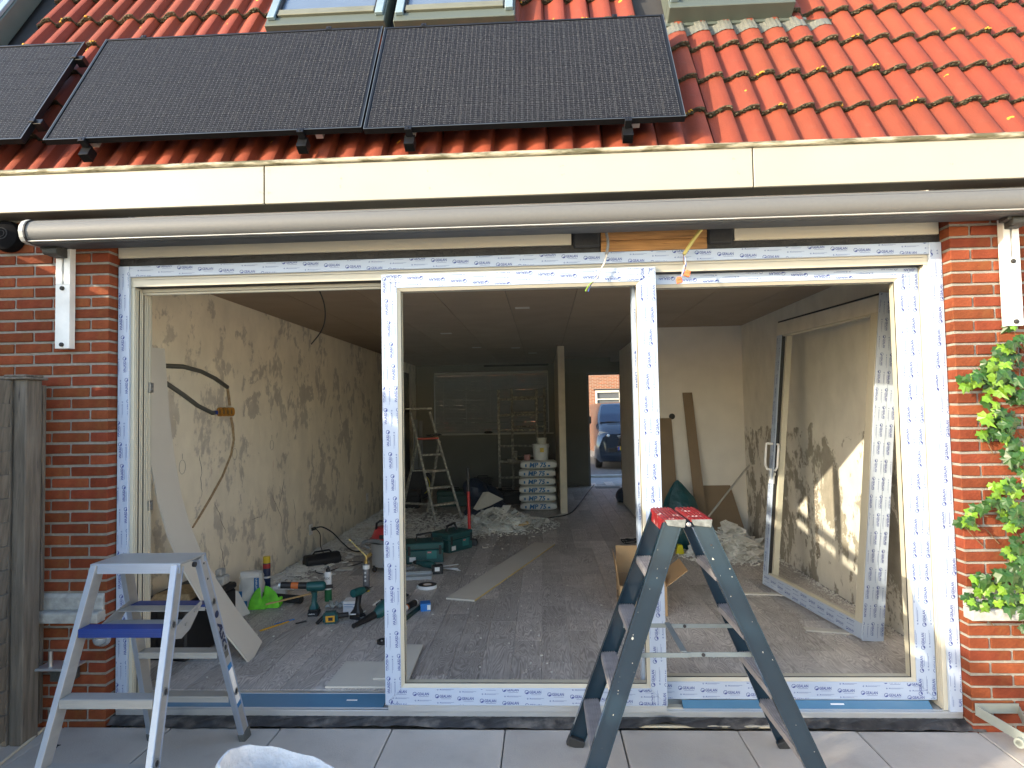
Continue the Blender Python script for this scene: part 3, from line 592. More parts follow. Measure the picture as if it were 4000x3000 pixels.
# ---- solar panels
m_pf = mat('black_anodised', (.02,.021,.024), .35, metal=.6)
m_edge = mat('worn_edge', (.16,.18,.19), .4, metal=.7)
def cell_mat():
    m = bpy.data.materials.new('solar_cell'); m.use_nodes = True; n = m.node_tree.nodes; L = m.node_tree.links; b = n['Principled BSDF']
    tc = n.new('ShaderNodeTexCoord'); sp = n.new('ShaderNodeSeparateXYZ'); L.new(tc.outputs['Object'], sp.inputs[0])
    def stripes(o, per, wd):
        a = n.new('ShaderNodeMath'); a.operation = 'DIVIDE'; L.new(o, a.inputs[0]); a.inputs[1].default_value = per
        f = n.new('ShaderNodeMath'); f.operation = 'FRACT'; L.new(a.outputs[0], f.inputs[0]); g_ = n.new('ShaderNodeMath'); g_.operation = 'LESS_THAN'; L.new(f.outputs[0], g_.inputs[0]); g_.inputs[1].default_value = wd; return g_.outputs[0]
    h = stripes(sp.outputs[1], .0170, .30); v = stripes(sp.outputs[0], .0255, .12)
    m1 = n.new('ShaderNodeMath'); m1.operation = 'MULTIPLY'; L.new(h, m1.inputs[0]); L.new(v, m1.inputs[1])
    g2 = n.new('ShaderNodeNewGeometry'); nz = n.new('ShaderNodeTexNoise'); nz.inputs['Scale'].default_value = 130; nz.inputs['Detail'].default_value = 3; L.new(g2.outputs['Position'], nz.inputs[0])
    nl = n.new('ShaderNodeTexNoise'); nl.inputs['Scale'].default_value = 1.2; L.new(g2.outputs['Position'], nl.inputs[0])
    ds = n.new('ShaderNodeMapRange'); ds.inputs[1].default_value = .48; ds.inputs[2].default_value = .66; L.new(nz.outputs[0], ds.inputs[0])
    c1 = n.new('ShaderNodeMix'); c1.data_type = 'RGBA'; c1.inputs[6].default_value = (.006,.0065,.009,1); c1.inputs[7].default_value = (.020,.021,.026,1); L.new(h, c1.inputs[0])
    c2 = n.new('ShaderNodeMix'); c2.data_type = 'RGBA'; L.new(m1.outputs[0], c2.inputs[0]); L.new(c1.outputs[2], c2.inputs[6]); c2.inputs[7].default_value = (.16,.165,.17,1)
    dm = n.new('ShaderNodeMath'); dm.operation = 'MULTIPLY'; L.new(ds.outputs[0], dm.inputs[0]); dm.inputs[1].default_value = .5
    c3 = n.new('ShaderNodeMix'); c3.data_type = 'RGBA'; L.new(dm.outputs[0], c3.inputs[0]); L.new(c2.outputs[2], c3.inputs[6]); c3.inputs[7].default_value = (.075,.077,.082,1)
    L.new(c3.outputs[2], b.inputs['Base Color']); b.inputs['Roughness'].default_value = .45; b.inputs['Specular IOR Level'].default_value = .08; return m
m_cell = cell_mat()
def cells(w, h, nx, ny):
    q = MB(); cw, ch = w/nx, h/ny; q.add([(.0012,.0012,0),(cw-.0012,.0012,0),(cw-.0012,ch-.0012,0),(.0012,ch-.0012,0),(.0012,.0012,-.002),(cw-.0012,.0012,-.002),(cw-.0012,ch-.0012,-.002),(.0012,ch-.0012,-.002)], [(0,1,2,3),(0,4,5,1),(1,5,6,2),(2,6,7,3),(3,7,4,0)])
    me = q.mesh('solar_cell', fixn=False); me.materials.append(m_cell); return me, cw, ch
def panel(x0, x1, s0, s1, n1, label, clamps):
    t = thing('solar_panel', label, 'solar panel', (x0, 0, 3), world=True, group='solar panels on the red roof')
    w = .014; q = MB()
    for a, b_, c_, d_ in ((x0,x1,s0,s0+w),(x0,x1,s1-w,s1),(x0,x0+w,s0+w+.0003,s1-w-.0003),(x1-w,x1,s0+w+.0003,s1-w-.0003)): q.obox(RO, X, RS, RN, a, b_, c_, d_, n1-.035, n1)
    q.build('panel_frame', m_pf, t, bev=.001)
    q = MB(); q.obox(RO, X, RS, RN, x0, x1, s0-.0006, s0+.003, n1-.001, n1+.0012); q.obox(RO, X, RS, RN, x0-.0006, x0+.003, s0, s1, n1-.001, n1+.0010); q.obox(RO, X, RS, RN, x1-.003, x1+.0006, s0, s1, n1-.001, n1+.0010); q.build('worn_edge', m_edge, t)
    q = MB(); q.obox(RO, X, RS, RN, x0+w, x1-w, s0+w, s1-w, n1-.02, n1-.006); q.build('backing', m_pf, t)
    me, cw, ch = cells(x1-x0-2*w-.012, s1-s0-2*w-.012, 20, 6)
    for i in range(20):
        for j in range(6):
            o = link('solar_cell', me, t); mm = Matrix.Translation(RP(x0+w+.006+cw*i, s0+w+.006+ch*j, n1-.0035)) @ RM; mm.translation -= Vector(t['_w']); o.matrix_local = mm
    for (cx_, top) in clamps:
        q = MB()
        if top: q.obox(RO, X, RS, RN, cx_-.016, cx_+.016, s1-.008, s1+.02, n1+.0002, n1+.004); q.obox(RO, X, RS, RN, cx_-.014, cx_+.014, s1+.001, s1+.02, n1-.05, n1)
        else:
            q.obox(RO, X, RS, RN, cx_-.018, cx_+.018, s0-.025, s0+.008, n1+.0013, n1+.005); q.obox(RO, X, RS, RN, cx_-.017, cx_+.017, s0-.022, s0-.0008, n1-.045, n1+.001)
            q.obox(RO, X, RS, RN, cx_-.027, cx_+.027, s0-.075, s0-.004, n1-.10, n1-.046)
        q.lathe([(.006,0),(.006,.004),(0,.004)], RP(cx_, (s1+.008) if top else s0-.010, n1+.004), RN, 8)
        q.build('clamp', m_pf, t, bev=.001)
    q = MB()
    for cc in (x0+.25, x1-.25): q.obox(RO, X, RS, RN, cc-.02, cc+.02, s0+.02, s1+.01, n1-.075, n1-.0355)
    q.build('mounting_rail', m_alu, t)
    return t
panel(-.312,1.466,.098,1.102,.12,'black solar panel in the middle, directly left of the seam between two panels',[(-.086,0),(1.134,0),(-.069,1),(1.124,1)])
panel(1.480,3.192,.083,1.086,.12,'black solar panel furthest right, beside the open red tiles',[(1.724,0),(2.893,0),(1.724,1),(2.899,1)])
panel(-2.16,-.447,.118,1.085,.12,'black solar panel cut off by the left edge of the photo',[(-.9,0)])
for s_, lb_ in ((.915,'upper black clamp in the gap between the two left solar panels'),(.277,'lower black clamp in the gap between the two left solar panels')):
    q = MB(); q.obox(RO, X, RS, RN, -.447,-.395,s_-.02,s_+.02,.06,.115); q.obox(RO, X, RS, RN, -.46,-.43,s_-.016,s_+.016,.1165,.128); q.obox(RO, X, RS, RN, -.40,-.34,s_-.014,s_-.002,.03,.06); tag(q.build('panel_clamp', m_pf, bev=.002), lb_, 'clamp')
# ---- roof windows
m_grey = mat('grey_green_cladding', (.095,.115,.10), .45, metal=.2, var=.05)
m_blu = mat('pale_cover_strip', (.24,.32,.36), .4, metal=.3)
def skylight(x0, x1, s0, s1, label, g0=0):
    t = thing('roof_window', label, 'roof window', (x0, .5, 4), world=True, group='roof windows above the solar panels')
    q = MB(); w = .055
    q.obox(RO, X, RS, RN, x0,x1,s0,s0+.09,-.06,.065); q.obox(RO, X, RS, RN, x0,x0+w,s0+.0903,s1,-.06,.065); q.obox(RO, X, RS, RN, x1-w,x1,s0+.0903,s1,-.06,.065); q.obox(RO, X, RS, RN, x0+w+.0003,x1-w-.0003,s1-.09,s1-.0003,-.06,.065); q.build('outer_frame', m_grey, t, bev=.004)
    q = MB(); q.obox(RO, X, RS, RN, x0+w+.02,x1-w-.02,s0+.092,s0+.155,.0,.082); q.build('bottom_sash', mat('olive_cladding', (.16,.165,.125), .45, metal=.2), t, bev=.003)
    q = MB(); q.obox(RO, X, RS, RN, x0+.012,x0+w+.008,s0+.055,s1-.01,.066,.090); q.build('cover_strip', m_blu, t, bev=.003)
    q = MB(); q.obox(RO, X, RS, RN, x1-w-.008,x1-.012,s0+.055,s1-.01,.066,.090); q.build('cover_strip', m_blu, t, bev=.003)
    q = MB(); q.obox(RO, X, RS, RN, x0+w+.0085,x0+w+.022,s0+.095,s1-.1,.02,.078); q.obox(RO, X, RS, RN, x1-w-.022,x1-w-.0085,s0+.095,s1-.1,.02,.078); q.build('seal', m_rub, t)
    q = MB(); q.obox(RO, X, RS, RN, x0+w+.023,x1-w-.023,s0+.1555,s1-.10,.03,.058); gm = mat('reflecting_glass', (.10,.135,.19), .06, var=.05, spec=1., coat=.6); q.build('glass_pane', gm, t)
    q = MB(); q.obox(RO, X, RS, RN, x0-.09,x1+.09,s0-.03,s0-.0005,-.06,-.035); q.build('apron', m_grey, t)
    return t
skylight(.651,1.440,1.280,2.45,'left one of the pair of roof windows above the middle solar panels')
skylight(1.500,2.285,1.266,2.45,'right one of the pair of roof windows, above the panel seam')
skylight(3.262,4.045,1.266,2.45,'roof window at the top above the wavy grey lead flashing')
skylight(-2.04,-1.24,1.28,2.45,'corner of a roof window at the top left edge')
# lead flashing that follows the tile waves
m_lead = mat('grey_lead', (.115,.12,.105), .6, var=.12, vscale=30, bump=.5, bscale=40, stretch=(6,1,1))
def lead(u, v):
    x = 3.225+u*1.06; s = 1.140+.165*(1-v)+(.012*sin(x*41)+.02*u*u if v > .9 else 0)-.03*u*v; t = (x-3.496+.12)/.15; k = min(1, v*1.6)
    if u > .80: s = min(s, 1.215)
    return RP(x, s, (hprof(t)-1)*AMP*k-.010*(1-k)-.031*(s-.986)/GA+.0055+.0012*sin(x*260))
q = MB(); q.grid(lead, 220, 6); tag(q.build('lead_flashing', m_lead, smooth=True, fixn=False), 'wavy grey lead flashing dressed over the tiles below the right roof window', 'flashing')

# ================================================================= AWNING
m_awn = mat('grey_powder_coat', (.125,.125,.122), .6, metal=.0, var=.03, vscale=60, bump=.05, bscale=300)
m_awd = mat('dark_slot', (.06,.065,.07), .6)
aw = thing('awning', 'long closed grey awning cassette mounted under the white gutter board', 'awning', (2.4,-.2,2.6), world=True)
prof = [(-.205,2.722),(-.262,2.716),(-.285,2.701),(-.302,2.676),(-.306,2.650),(-.299,2.624),(-.285,2.608),(-.272,2.604),(-.270,2.611),(-.20,2.611),(-.10,2.66),(-.10,2.72)]
q = MB(); q.prism(prof, Y_, Z_, X, d0=-.31, d1=6.3); q.build('cassette', m_awn, aw, smooth=35)
q = MB(); q.box(-.31,6.3,-.2885,-.2865,2.6955,2.699); q.build('seam', m_awd, aw)
q = MB(); q.box(-.305,6.3,-.287,-.268,2.5995,2.6035); q.build('drip_edge', mat('bright_edge', (.62,.61,.57), .35, metal=.2), aw, bev=.001)
q = MB(); q.prism([(-.266,2.6105),(-.266,2.592),(-.24,2.588),(-.10,2.60),(-.10,2.655),(-.199,2.6105)], Y_, Z_, X, d0=-.30, d1=6.3); q.build('underside', m_awd, aw)
capf = [(-.200,2.728),(-.262,2.724),(-.291,2.707),(-.309,2.680),(-.313,2.650),(-.305,2.618),(-.290,2.599),(-.25,2.592),(-.12,2.60),(-.12,2.728)]
q = MB(); q.prism(capf, Y_, Z_, X, d0=-.338, d1=-.3105); q.build('end_cap', mat('end_cap_grey', (.36,.36,.34), .45), aw, bev=.003)
q = MB(); q.prism(capf, Y_, Z_, X, d0=-.31, d1=-.303); q.build('cap_gasket', m_rub, aw)
def bracket(x0, x1, side, label):
    t = thing('awning_bracket', label, 'bracket', ((x0+x1)/2,-.1,2.3), world=True, group='white slotted brackets on the brick walls')
    q = MB(); xm = (x0+x1)/2; y0, y1 = -.120, -.0755
    q.box(x0, xm-.006, y0, y1, 2.40, 2.62); q.box(xm+.006, x1, y0, y1, 2.40, 2.62); q.box(x0, x1, y0, y1, 2.043, 2.3995); q.build('bracket_plate', mat('white_steel', (.70,.71,.70), .4), t, bev=.001)
    q = MB(); q.box(xm-.0059, xm+.0059, -.085, -.0757, 2.40, 2.62); q.build('slot', m_dark, t)
    for z in (2.378, 2.064):
        q = MB(); q.lathe([(.012,0),(.012,.008),(.007,.014),(0,.015)], (xm,y0-.0003,z), (0,-1,0), 12); q.build('bolt', m_dark, t, smooth=40)
    q = MB(); q.box(xm-.036, xm+.028, -.19, -.1205, 2.545, 2.60); q.cyl((xm-.05,-.19,2.57),(xm+.03,-.19,2.57),.022,12); q.cyl((xm-.06,-.16,2.595),(xm+.04,-.16,2.595),.014,10); q.box(xm-.07,xm-.04,-.2,-.13,2.575,2.605); q.build('arm_clamp', mat('grimy_casting', (.05,.052,.05), .6, bump=.6), t, bev=.003)
bracket(-.278,-.196,0,'white slotted awning bracket on the shaded brick wall at the left')
bracket(4.818,4.896,1,'white slotted awning bracket on the sunlit brick wall above the ivy')
# ================================================================= OUTSIDE THINGS
m_wood = mat('weathered_fence_wood', (.14,.122,.10), .9, var=.35, vscale=3, stretch=(14,14,1.2), bump=.7, bscale=12, col2=(.07,.06,.055), c2scale=5, c2lo=.6, c2hi=.72)
fe = thing('wooden_fence', 'weathered grey wooden fence with capped post against the shaded brick wall', 'fence', (-.4,-.3,PZ), world=True)
q = MB(); q.box(-.42,-.385,-.285,-.17,PZ,1.865); q.box(-.3845,-.372,-.270,-.17,PZ,1.865); q.box(-.3715,-.305,-.280,-.17,PZ,1.865); q.build('post', m_wood, fe, bev=.004)
q = MB(); q.box(-.44,-.285,-.305,-.15,1.8655,1.878); q.box(-.425,-.30,-.29,-.165,1.8785,1.892); q.build('post_cap', m_wood, fe, bev=.004)
q = MB(); q.box(-.446,-.352,-.104,-.080,.0,1.842); q.build('closing_board', m_wood, fe, bev=.003)
q = MB(); q.box(-.43,-.36,-.165,-.1045,.02,1.80); q.build('wall_batten', mat('dark_wood',(.05,.045,.04),.9), fe)
q = MB(); q.box(-.46,-.335,-.66,-.285,PZ-.02,.03); 
for k in range(15):
    z = -.0+k*.123; q = MB(); q.obox((-.40,-2.20,z), Y_, Vector((.12,0,.99)).normalized(), Vector((.99,0,-.12)).normalized(), 0, 1.91, 0, .140, -.009, .009); q.build('fence_slat', m_wood, fe, bev=.002)
q = MB(); q.box(-.45,-.35,-2.33,-2.21,PZ,1.88); q.build('post', m_wood, fe, bev=.004)
# concrete sills
def sill(name, x0, x1, label):
    t = thing(name, label, 'sill', ((x0+x1)/2,-.1,.55), world=True)
    q = MB(); q.prism([(-.062,.605),(-.086,.605),(-.084,.670),(-.074,.690),(-.062,.692)], Y_, Z_, X, d0=x0, d1=x1-.004 if x0 < 0 else x1); q.build('upstand', m_concrete, t, bev=.003)
    q = MB(); q.prism([(-.062,.546),(-.135,.546),(-.137,.596),(-.128,.604),(-.062,.6045)], Y_, Z_, X, d0=x0-.0, d1=x1); q.build('ledge', m_concrete, t, bev=.004); return t
sill('window_sill', -1.1, -.012, 'grey concrete sill on the shaded wall behind the aluminium stepladder')
sill('window_sill', 4.560, 5.7, 'pale concrete sill under the ivy on the sunlit wall')
# fittings on the left wall
t = thing('wall_lamp', 'round glass wall fitting low on the shaded brick wall beside the ladder', 'lamp', (-.02,-.1,.45), world=True)
q = MB(); q.lathe([(.046,0),(.046,.012),(.040,.02),(.012,.022)], (-.022,-.0715,.452), (0,-1,0), 20); q.build('lamp_base', m_alu, t, smooth=40)
q = MB(); q.sphere((-.022,-.10,.452), .036, 16, 10, (1,.8,1)); q.build('glass_globe', mat('clear_globe', (.25,.28,.30), .08, spec=.8, coat=.8), t, smooth=True)
t = thing('hinge_bracket', 'grey steel hinge plate with an upright pin on the shaded wall', 'bracket', (-.2,-.15,.33), world=True)
q = MB(); q.box(-.315,-.115,-.20,-.0715,.318,.330); q.build('hinge_plate', m_alu, t, bev=.003)
q = MB(); q.cyl((-.250,-.16,.3305),(-.250,-.16,.412),.011,12); q.build('hinge_pin', MATS['zinc'], t, smooth=40)
q = MB(); q.box(-.27,-.15,-.14,-.0715,.24,.3175); q.build('angle_block', mat('grimy_casting',(.05,.052,.05),.6), t, bev=.003)
t = thing('wall_speaker', 'round black device under the soffit cut off at the left photo edge', 'speaker', (-.57,-.15,2.7), world=True)
q = MB(); q.lathe([(.085,0),(.088,.03),(.080,.06),(.05,.075),(0,.08)], (-.575,-.0715,2.685), (0,-1,0), 24); q.build('casing', mat('matt_black', (.006,.006,.007), .95, spec=.1), t, smooth=40)
q = MB(); q.tube([(-.573+cos(a*pi/10)*.034,-.149,2.69+sin(a*pi/10)*.03) for a in range(20)], .003, 6, closed=True); q.tube([(-.573+cos(a*pi/8)*.02,-.151,2.69+sin(a*pi/8)*.017) for a in range(16)], .002, 6, closed=True); q.build('emblem', MATS['dark_void'], t)
q = MB(); q.cyl((-.325,-.10,PZ+.008),(-.24,-.62,PZ+.008),.007,8); tag(q.build('plastic_rod', m_pvc), 'thin white rod lying on the slabs beside the wooden fence', 'rod')
q = MB(); random.seed(2); q.grid(lambda u,v: (-.17+.06*u+.004*sin(v*9), -.30+.04*v, PZ+.002+.012*sin(u*3.1)*sin(v*3.1)), 5, 5); tag(q.build('rubber_scrap', m_rub, fixn=False), 'small black scrap on the slab between the ladder legs', 'scrap')
t = thing('gate_bracket', 'pale galvanised steel bracket with a tube at the foot of the right brick wall', 'bracket', (4.65,-.2,0), world=True)
m_galv = mat('galvanised', (.30,.335,.32), .55, metal=.5, var=.12)
q = MB(); q.bar((4.585,-.09,.085),(4.70,-.335,.030),.006,.05); q.bar((4.585,-.083,.092),(4.80,-.083,.092),.006,.05); q.bar((4.795,-.09,.085),(4.705,-.33,.028),.006,.05); q.build('flat_steel', m_galv, t, bev=.001)
q = MB(); q.lathe([(.014,0),(.014,.045),(.0235,.045),(.0235,0)], (4.650,-.29,.022), Vector((.8,.5,0)), 16); q.build('tube_end', m_galv, t, smooth=40)
# ---- ivy
IVY = [(4.856, 2.012, 0.046), (4.833, 1.943, 0.046), (4.795, 1.944, 0.036), (4.858, 1.873, 0.041), (4.763, 1.875, 0.041), (4.799, 1.834, 0.046), (4.713, 1.836, 0.031), (4.74, 1.806, 0.041), (4.663, 1.807, 0.031), (4.594, 1.764, 0.041), (4.643, 1.778, 0.031), (4.692, 1.797, 0.031), (4.747, 1.746, 0.041), (4.805, 1.764, 0.046), (4.853, 1.773, 0.046), (4.736, 1.726, 0.036), (4.705, 1.667, 0.031), (4.821, 1.695, 0.046), (4.858, 1.674, 0.041), (4.749, 1.597, 0.026), (4.776, 1.557, 0.041), (4.756, 1.538, 0.031), (4.823, 1.556, 0.046), (4.681, 1.569, 0.016), (4.672, 1.495, 0.018), (4.762, 1.478, 0.036), (4.811, 1.497, 0.046), (4.827, 1.428, 0.046), (4.796, 1.379, 0.036), (4.833, 1.359, 0.041), (4.849, 1.3, 0.031), (4.731, 1.233, 0.026), (4.778, 1.213, 0.041), (4.826, 1.222, 0.041), (4.675, 1.16, 0.026), (4.718, 1.165, 0.036), (4.755, 1.125, 0.041), (4.803, 1.144, 0.046), (4.63, 1.117, 0.02), (4.571, 1.078, 0.036), (4.589, 1.049, 0.026), (4.541, 1.04, 0.015), (4.781, 1.076, 0.036), (4.818, 1.066, 0.046), (4.788, 1.037, 0.031), (4.832, 0.969, 0.026), (4.802, 0.93, 0.036), (4.743, 0.896, 0.029), (4.79, 0.891, 0.031), (4.796, 0.814, 0.041), (4.813, 0.775, 0.031), (4.728, 0.78, 0.031), (4.707, 0.727, 0.031), (4.633, 0.766, 0.036), (4.651, 0.747, 0.026), (4.629, 0.698, 0.026), (4.542, 0.66, 0.012), (4.579, 0.641, 0.023), (4.616, 0.621, 0.036), (4.665, 0.65, 0.036), (4.722, 0.659, 0.041), (4.758, 0.621, 0.041), (4.796, 0.63, 0.046), (4.818, 0.678, 0.041), (4.814, 0.601, 0.031), (4.814, 0.514, 0.015)]
def leaf_mesh(seed):
    rr = random.Random(seed); m = MB()
    lob = [(0,-.15),(.28,-.36),(.40,-.16),(.66,-.02),(.46,.20),(.42,.50),(.20,.50),(0,.92)]
    pts = [(x*rr.uniform(.9,1.1), y*rr.uniform(.9,1.1)) for x, y in lob]; P = pts+[(-x*rr.uniform(.9,1.1), y) for x, y in reversed(pts[1:-1])]
    z = lambda x, y: -.22*abs(x)-.16*max(0,y)**2+.05*sin(7*y+seed)
    vs = [(x, y, z(x, y)) for x, y in P]+[(0,.12,.06)]; n = len(P); m.add(vs, [(k, (k+1)%n, n) for k in range(n)])
    return m.mesh('leaf', fixn=False)
def leafmat(name, col, tr):
    m = mat(name, col, .42, var=.18, vscale=5, rnd=.22, spec=.45); b = m.node_tree.nodes['Principled BSDF']; return m
m_leafd = leafmat('dark_ivy_leaf', (.021,.068,.010), 0); m_leafl = leafmat('young_ivy_leaf', (.12,.23,.014), 0)
lm = []
for k in range(4):
    a = leaf_mesh(k); a.materials.append(m_leafd); b_ = a.copy(); b_.materials.clear(); b_.materials.append(m_leafl); lm.append((a, b_))
ivy = thing('ivy', 'ivy climbing over the right brick wall with dark and bright green leaves', 'climbing plant', (4.9,-.1,.5), world=True)
random.seed(21); nl = 0
ext = [(random.uniform(4.93,5.3), random.uniform(.3,2.25), .05) for _ in range(18)]
def put_leaf(x, z, y, size, young):
    global nl
    if nl >= 292: return
    me = random.choice(lm)[1 if young else 0]; o = link('leaf', me, ivy); nl += 1
    e = Euler((radians(90)+random.uniform(-.35,.35)+.25, random.uniform(-.3,.3), 0)); base = Matrix.Rotation(random.uniform(-.45,.15), 4, 'Z') @ Matrix.Rotation(radians(90)-random.uniform(-.1,.6), 4, 'X') @ Matrix.Rotation(pi+random.uniform(-.9,.9), 4, 'Z')
    mm = Matrix.Translation(Vector((x,y,z))-Vector(ivy['_w'])) @ base @ Matrix.Scale(size, 4); o.matrix_local = mm
for k, (x, z, r) in enumerate(IVY+ext):
    n = 3 if r > .038 else (3 if r > .027 else 2)
    for a in range(n+1):
        put_leaf(x+random.uniform(-1,1)*r*.75, z+random.uniform(-1,1)*r*.75, -random.uniform(.085,.165), random.uniform(.038,.066), (x < 4.80 and random.random() < .32) or random.random() < .15)
q = MB(); random.seed(4)
for k, (x, z, r) in enumerate(IVY):
    x2 = min(x+random.uniform(.06,.16), 5.1); z2 = z+random.uniform(-.14,.04); m_ = ((x+x2)/2+random.uniform(-.015,.015), -.088, (z+z2)/2+random.uniform(-.02,.01))
    q.tube([(x,-.11,z), m_, (x2,-.08,z2)], [.0015,.0022,.003], 5)
q.tube([(5.02+.03*sin(k), -.085, k*.17) for k in range(14)], .006, 6)
q.build('stem', mat('ivy_stem', (.16,.10,.05), .9), ivy)

# ---- what stands to the left outside the frame and throws the long shade: a veranda edge with planting
SP = Vector((-1.31,-.90,2.955)); SE = Vector((.306,.952,0)).normalized(); SNN = Vector((-.952,.306,0))
ve = thing('veranda', 'neighbour veranda with roof beam, louvre board and posts beyond the left fence', 'veranda', (-2,-3,PZ), world=True)
m_vw = mat('veranda_wood', (.30,.27,.23), .8, var=.2)
q = MB(); q.obox(SP, SE, SNN, Z_, -4.05, .72, 0, .02, -.098, 0); q.build('roof_beam', m_vw, ve)
q = MB(); q.obox(SP, SE, SNN, Z_, -3.9, .72, 0, .02, -.66, -.150); q.build('louvre_board', m_vw, ve)
for u in (-3.95,-1.9,.5):
    q = MB(); q.obox(SP, SE, SNN, Z_, u-.04, u+.04, .021, .10, PZ-SP.z, -.0); q.build('post', m_vw, ve)
hd = MB(); random.seed(31)
for k in range(9000):
    u = random.uniform(-4.1,.55); v = random.uniform(0,.35); z = random.uniform(-2.95,-.60)
    # holes that let patches of sun through towards the right end
    if u < -1.9 and (sin(u*5.1+z*2.3)+sin(z*7.7-u*1.9)+sin(u*11+z*3)*.5) > .70: continue
    s = random.uniform(.03,.075); o_ = SP+SE*u+SNN*v+Z_*z
    a = Euler((random.uniform(0,3),random.uniform(0,3),random.uniform(0,6))).to_matrix(); hd.add([o_+a@Vector(c)*s for c in ((-1,-.6,0),(1,-.6,0),(1,.6,0),(-1,.6,0))], [(0,1,2,3)])
o = hd.build('hedge', m_leafd, fixn=False); tag(o, 'dense green hedge under the neighbour veranda left of the photo', 'hedge', kind='stuff')
t = thing('bounce_wall', 'added pale wall out of view at the right, bouncing sunlight into the room', 'wall', (8.2,-5,PZ), world=True)  # added unseen wall that reflects warm sunlight towards the room
q = MB(); q.box(8.2,8.4,-12,-.2,-.12,2.3); q.build('bounce_face', mat('bounce_render', (.78,.72,.60), .9, var=.05), t)
q = MB(); q.box(8.15,8.45,-12.05,-.15,2.301,2.36); q.build('coping', m_concrete, t)
# ================================================================= BACK OF THE ROOM
m_steel = mat('spattered_aluminium', (.30,.29,.26), .6, metal=.3, var=.2, vscale=20, col2=(.55,.52,.44), c2scale=22, c2lo=.48, c2hi=.58)
m_wht = mat('dull_white', (.55,.54,.50), .6, var=.06)
win = thing('back_window', 'white framed window with closed venetian blind in the dark back wall', 'window', (1.3,YB,1.2), world=True)
q = MB()
for a,b_,c,d in ((.10,2.53,1.19,1.25),(.10,2.53,2.44,2.50),(.10,.16,1.2502,2.4398),(2.47,2.53,1.2502,2.4398),(.88,.94,1.2502,2.4398),(1.68,1.74,1.2502,2.4398)): q.box(a,b_,YB+.10,YB+.16,c,d)
q.build('window_frame', m_wht, win)
q = MB(); q.box(.0,2.62,YB-.06,YB-.001,1.165,1.19); q.build('window_ledge', m_wht, win, bev=.003)
for a, b_ in ((.1605,.8795),(.9405,1.6795),(1.7405,2.4695)):
    q = MB(); q.box(a,b_,YB+.125,YB+.13,1.251,2.439); q.build('pane', m_glass, win)
q = MB(); q.box(.115,2.515,YB+.02,YB+.06,2.455,2.495); q.build('head_box', m_wht, win)
slm = mat('blind_slat', (.24,.26,.26), .5, var=.06); random.seed(8); N = 40
for k in range(N):
    z = 2.437-k*.0312; q = MB(); wv = .004*sin(k*.9); ti = radians(62+random.uniform(-5,5))
    half = k < 29
    for a, b_ in ((.118,2.512),):
        q.obox((a, YB+.04, z+random.uniform(-.002,.002)), X+Vector((0,0,random.uniform(-.0015,.0015))), Vector((0,cos(ti),-sin(ti))), Vector((0,sin(ti),cos(ti))), 0, b_-a, -.0175, .0175, -.0008, .0008)
    q.build('slat', slm, win)
q = MB(); 
for x in (.30,.78,1.30,1.82,2.33): q.box(x,x+.006,YB+.018,YB+.0195,1.28,2.45)
o = q.build('ladder_tape', slm, win); o['kind'] = 'stuff'
q = MB(); q.box(1.18,2.54,YB-.035,YB-.001,2.60,2.635); tag(q.build('curtain_rail', m_dark), 'long dark rail fixed to the back wall just under the ceiling', 'rail')
q = MB(); q.sphere((1.25,YB-.03,1.215),.06,10,6,(1.6,.5,.5)); tag(q.build('dark_bowl', m_dark, smooth=True), 'small dark bowl standing on the back window ledge', 'bowl')
# front door, hall
dr = thing('front_door', 'open wooden front door leaf at the end of the hall', 'door', (4.0,9.3,.06), world=True)
A0, A1 = Vector((3.895,8.98,.07)), Vector((4.20,10.0,.07)); D = (A1-A0).normalized(); Nn = Vector((D.y,-D.x,0))
q = MB(); q.obox(A0, D, Z_, Nn, 0, .98, 0, 2.30, 0, .045); q.build('door_leaf', mat('oak_veneer', (.38,.26,.15), .5, var=.2, vscale=3, stretch=(20,20,1)), dr, bev=.002)
q = MB(); q.obox(A0, D, Z_, -Nn, .05, .08, .93, 1.11, .0, .008); q.cyl(A0+D*.065+Z_*1.03, A0+D*.065+Z_*1.03-Nn*.05, .009, 8); q.cyl(A0+D*.065+Z_*1.03-Nn*.05, A0+D*.19+Z_*1.03-Nn*.05, .009, 8); q.build('handle', m_alu, dr)
df = thing('door_frame', 'painted frame around the open front door', 'door frame', (3.8,YB,.05), world=True)
q = MB(); q.box(3.34,3.38,YB-.015,YB+.10,.02,2.43); q.box(4.30,4.34,YB-.015,YB+.10,.02,2.43); q.box(3.3802,4.2998,YB-.015,YB+.10,2.39,2.43); q.build('frame', mat('grey_paint', (.20,.22,.25), .5), df)
q = MB(); q.box(3.38,4.30,YB+.06,YB+.2,.0,.045); q.build('threshold', m_dark, df)
q = MB(); q.box(3.45,3.95,9.62,9.95,ZF,ZF+.008); tag(q.build('doormat', mat('grey_mat', (.28,.28,.28), .95)), 'grey doormat on the hall floor before the open front door', 'doormat')
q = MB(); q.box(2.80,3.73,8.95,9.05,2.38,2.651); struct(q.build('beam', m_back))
for x, y in ((2.232,2.674),(1.205,4.544),(2.0,6.6),(1.4,6.4),(2.25,7.6)):
    q = MB(); q.box(x-.07,x+.07,y-.06,y+.06,ZC-.001,ZC-.0005)
    t_ = q.build('ceiling_patch', mat('filler_patch', (.60,.56,.48), .8), ceil)
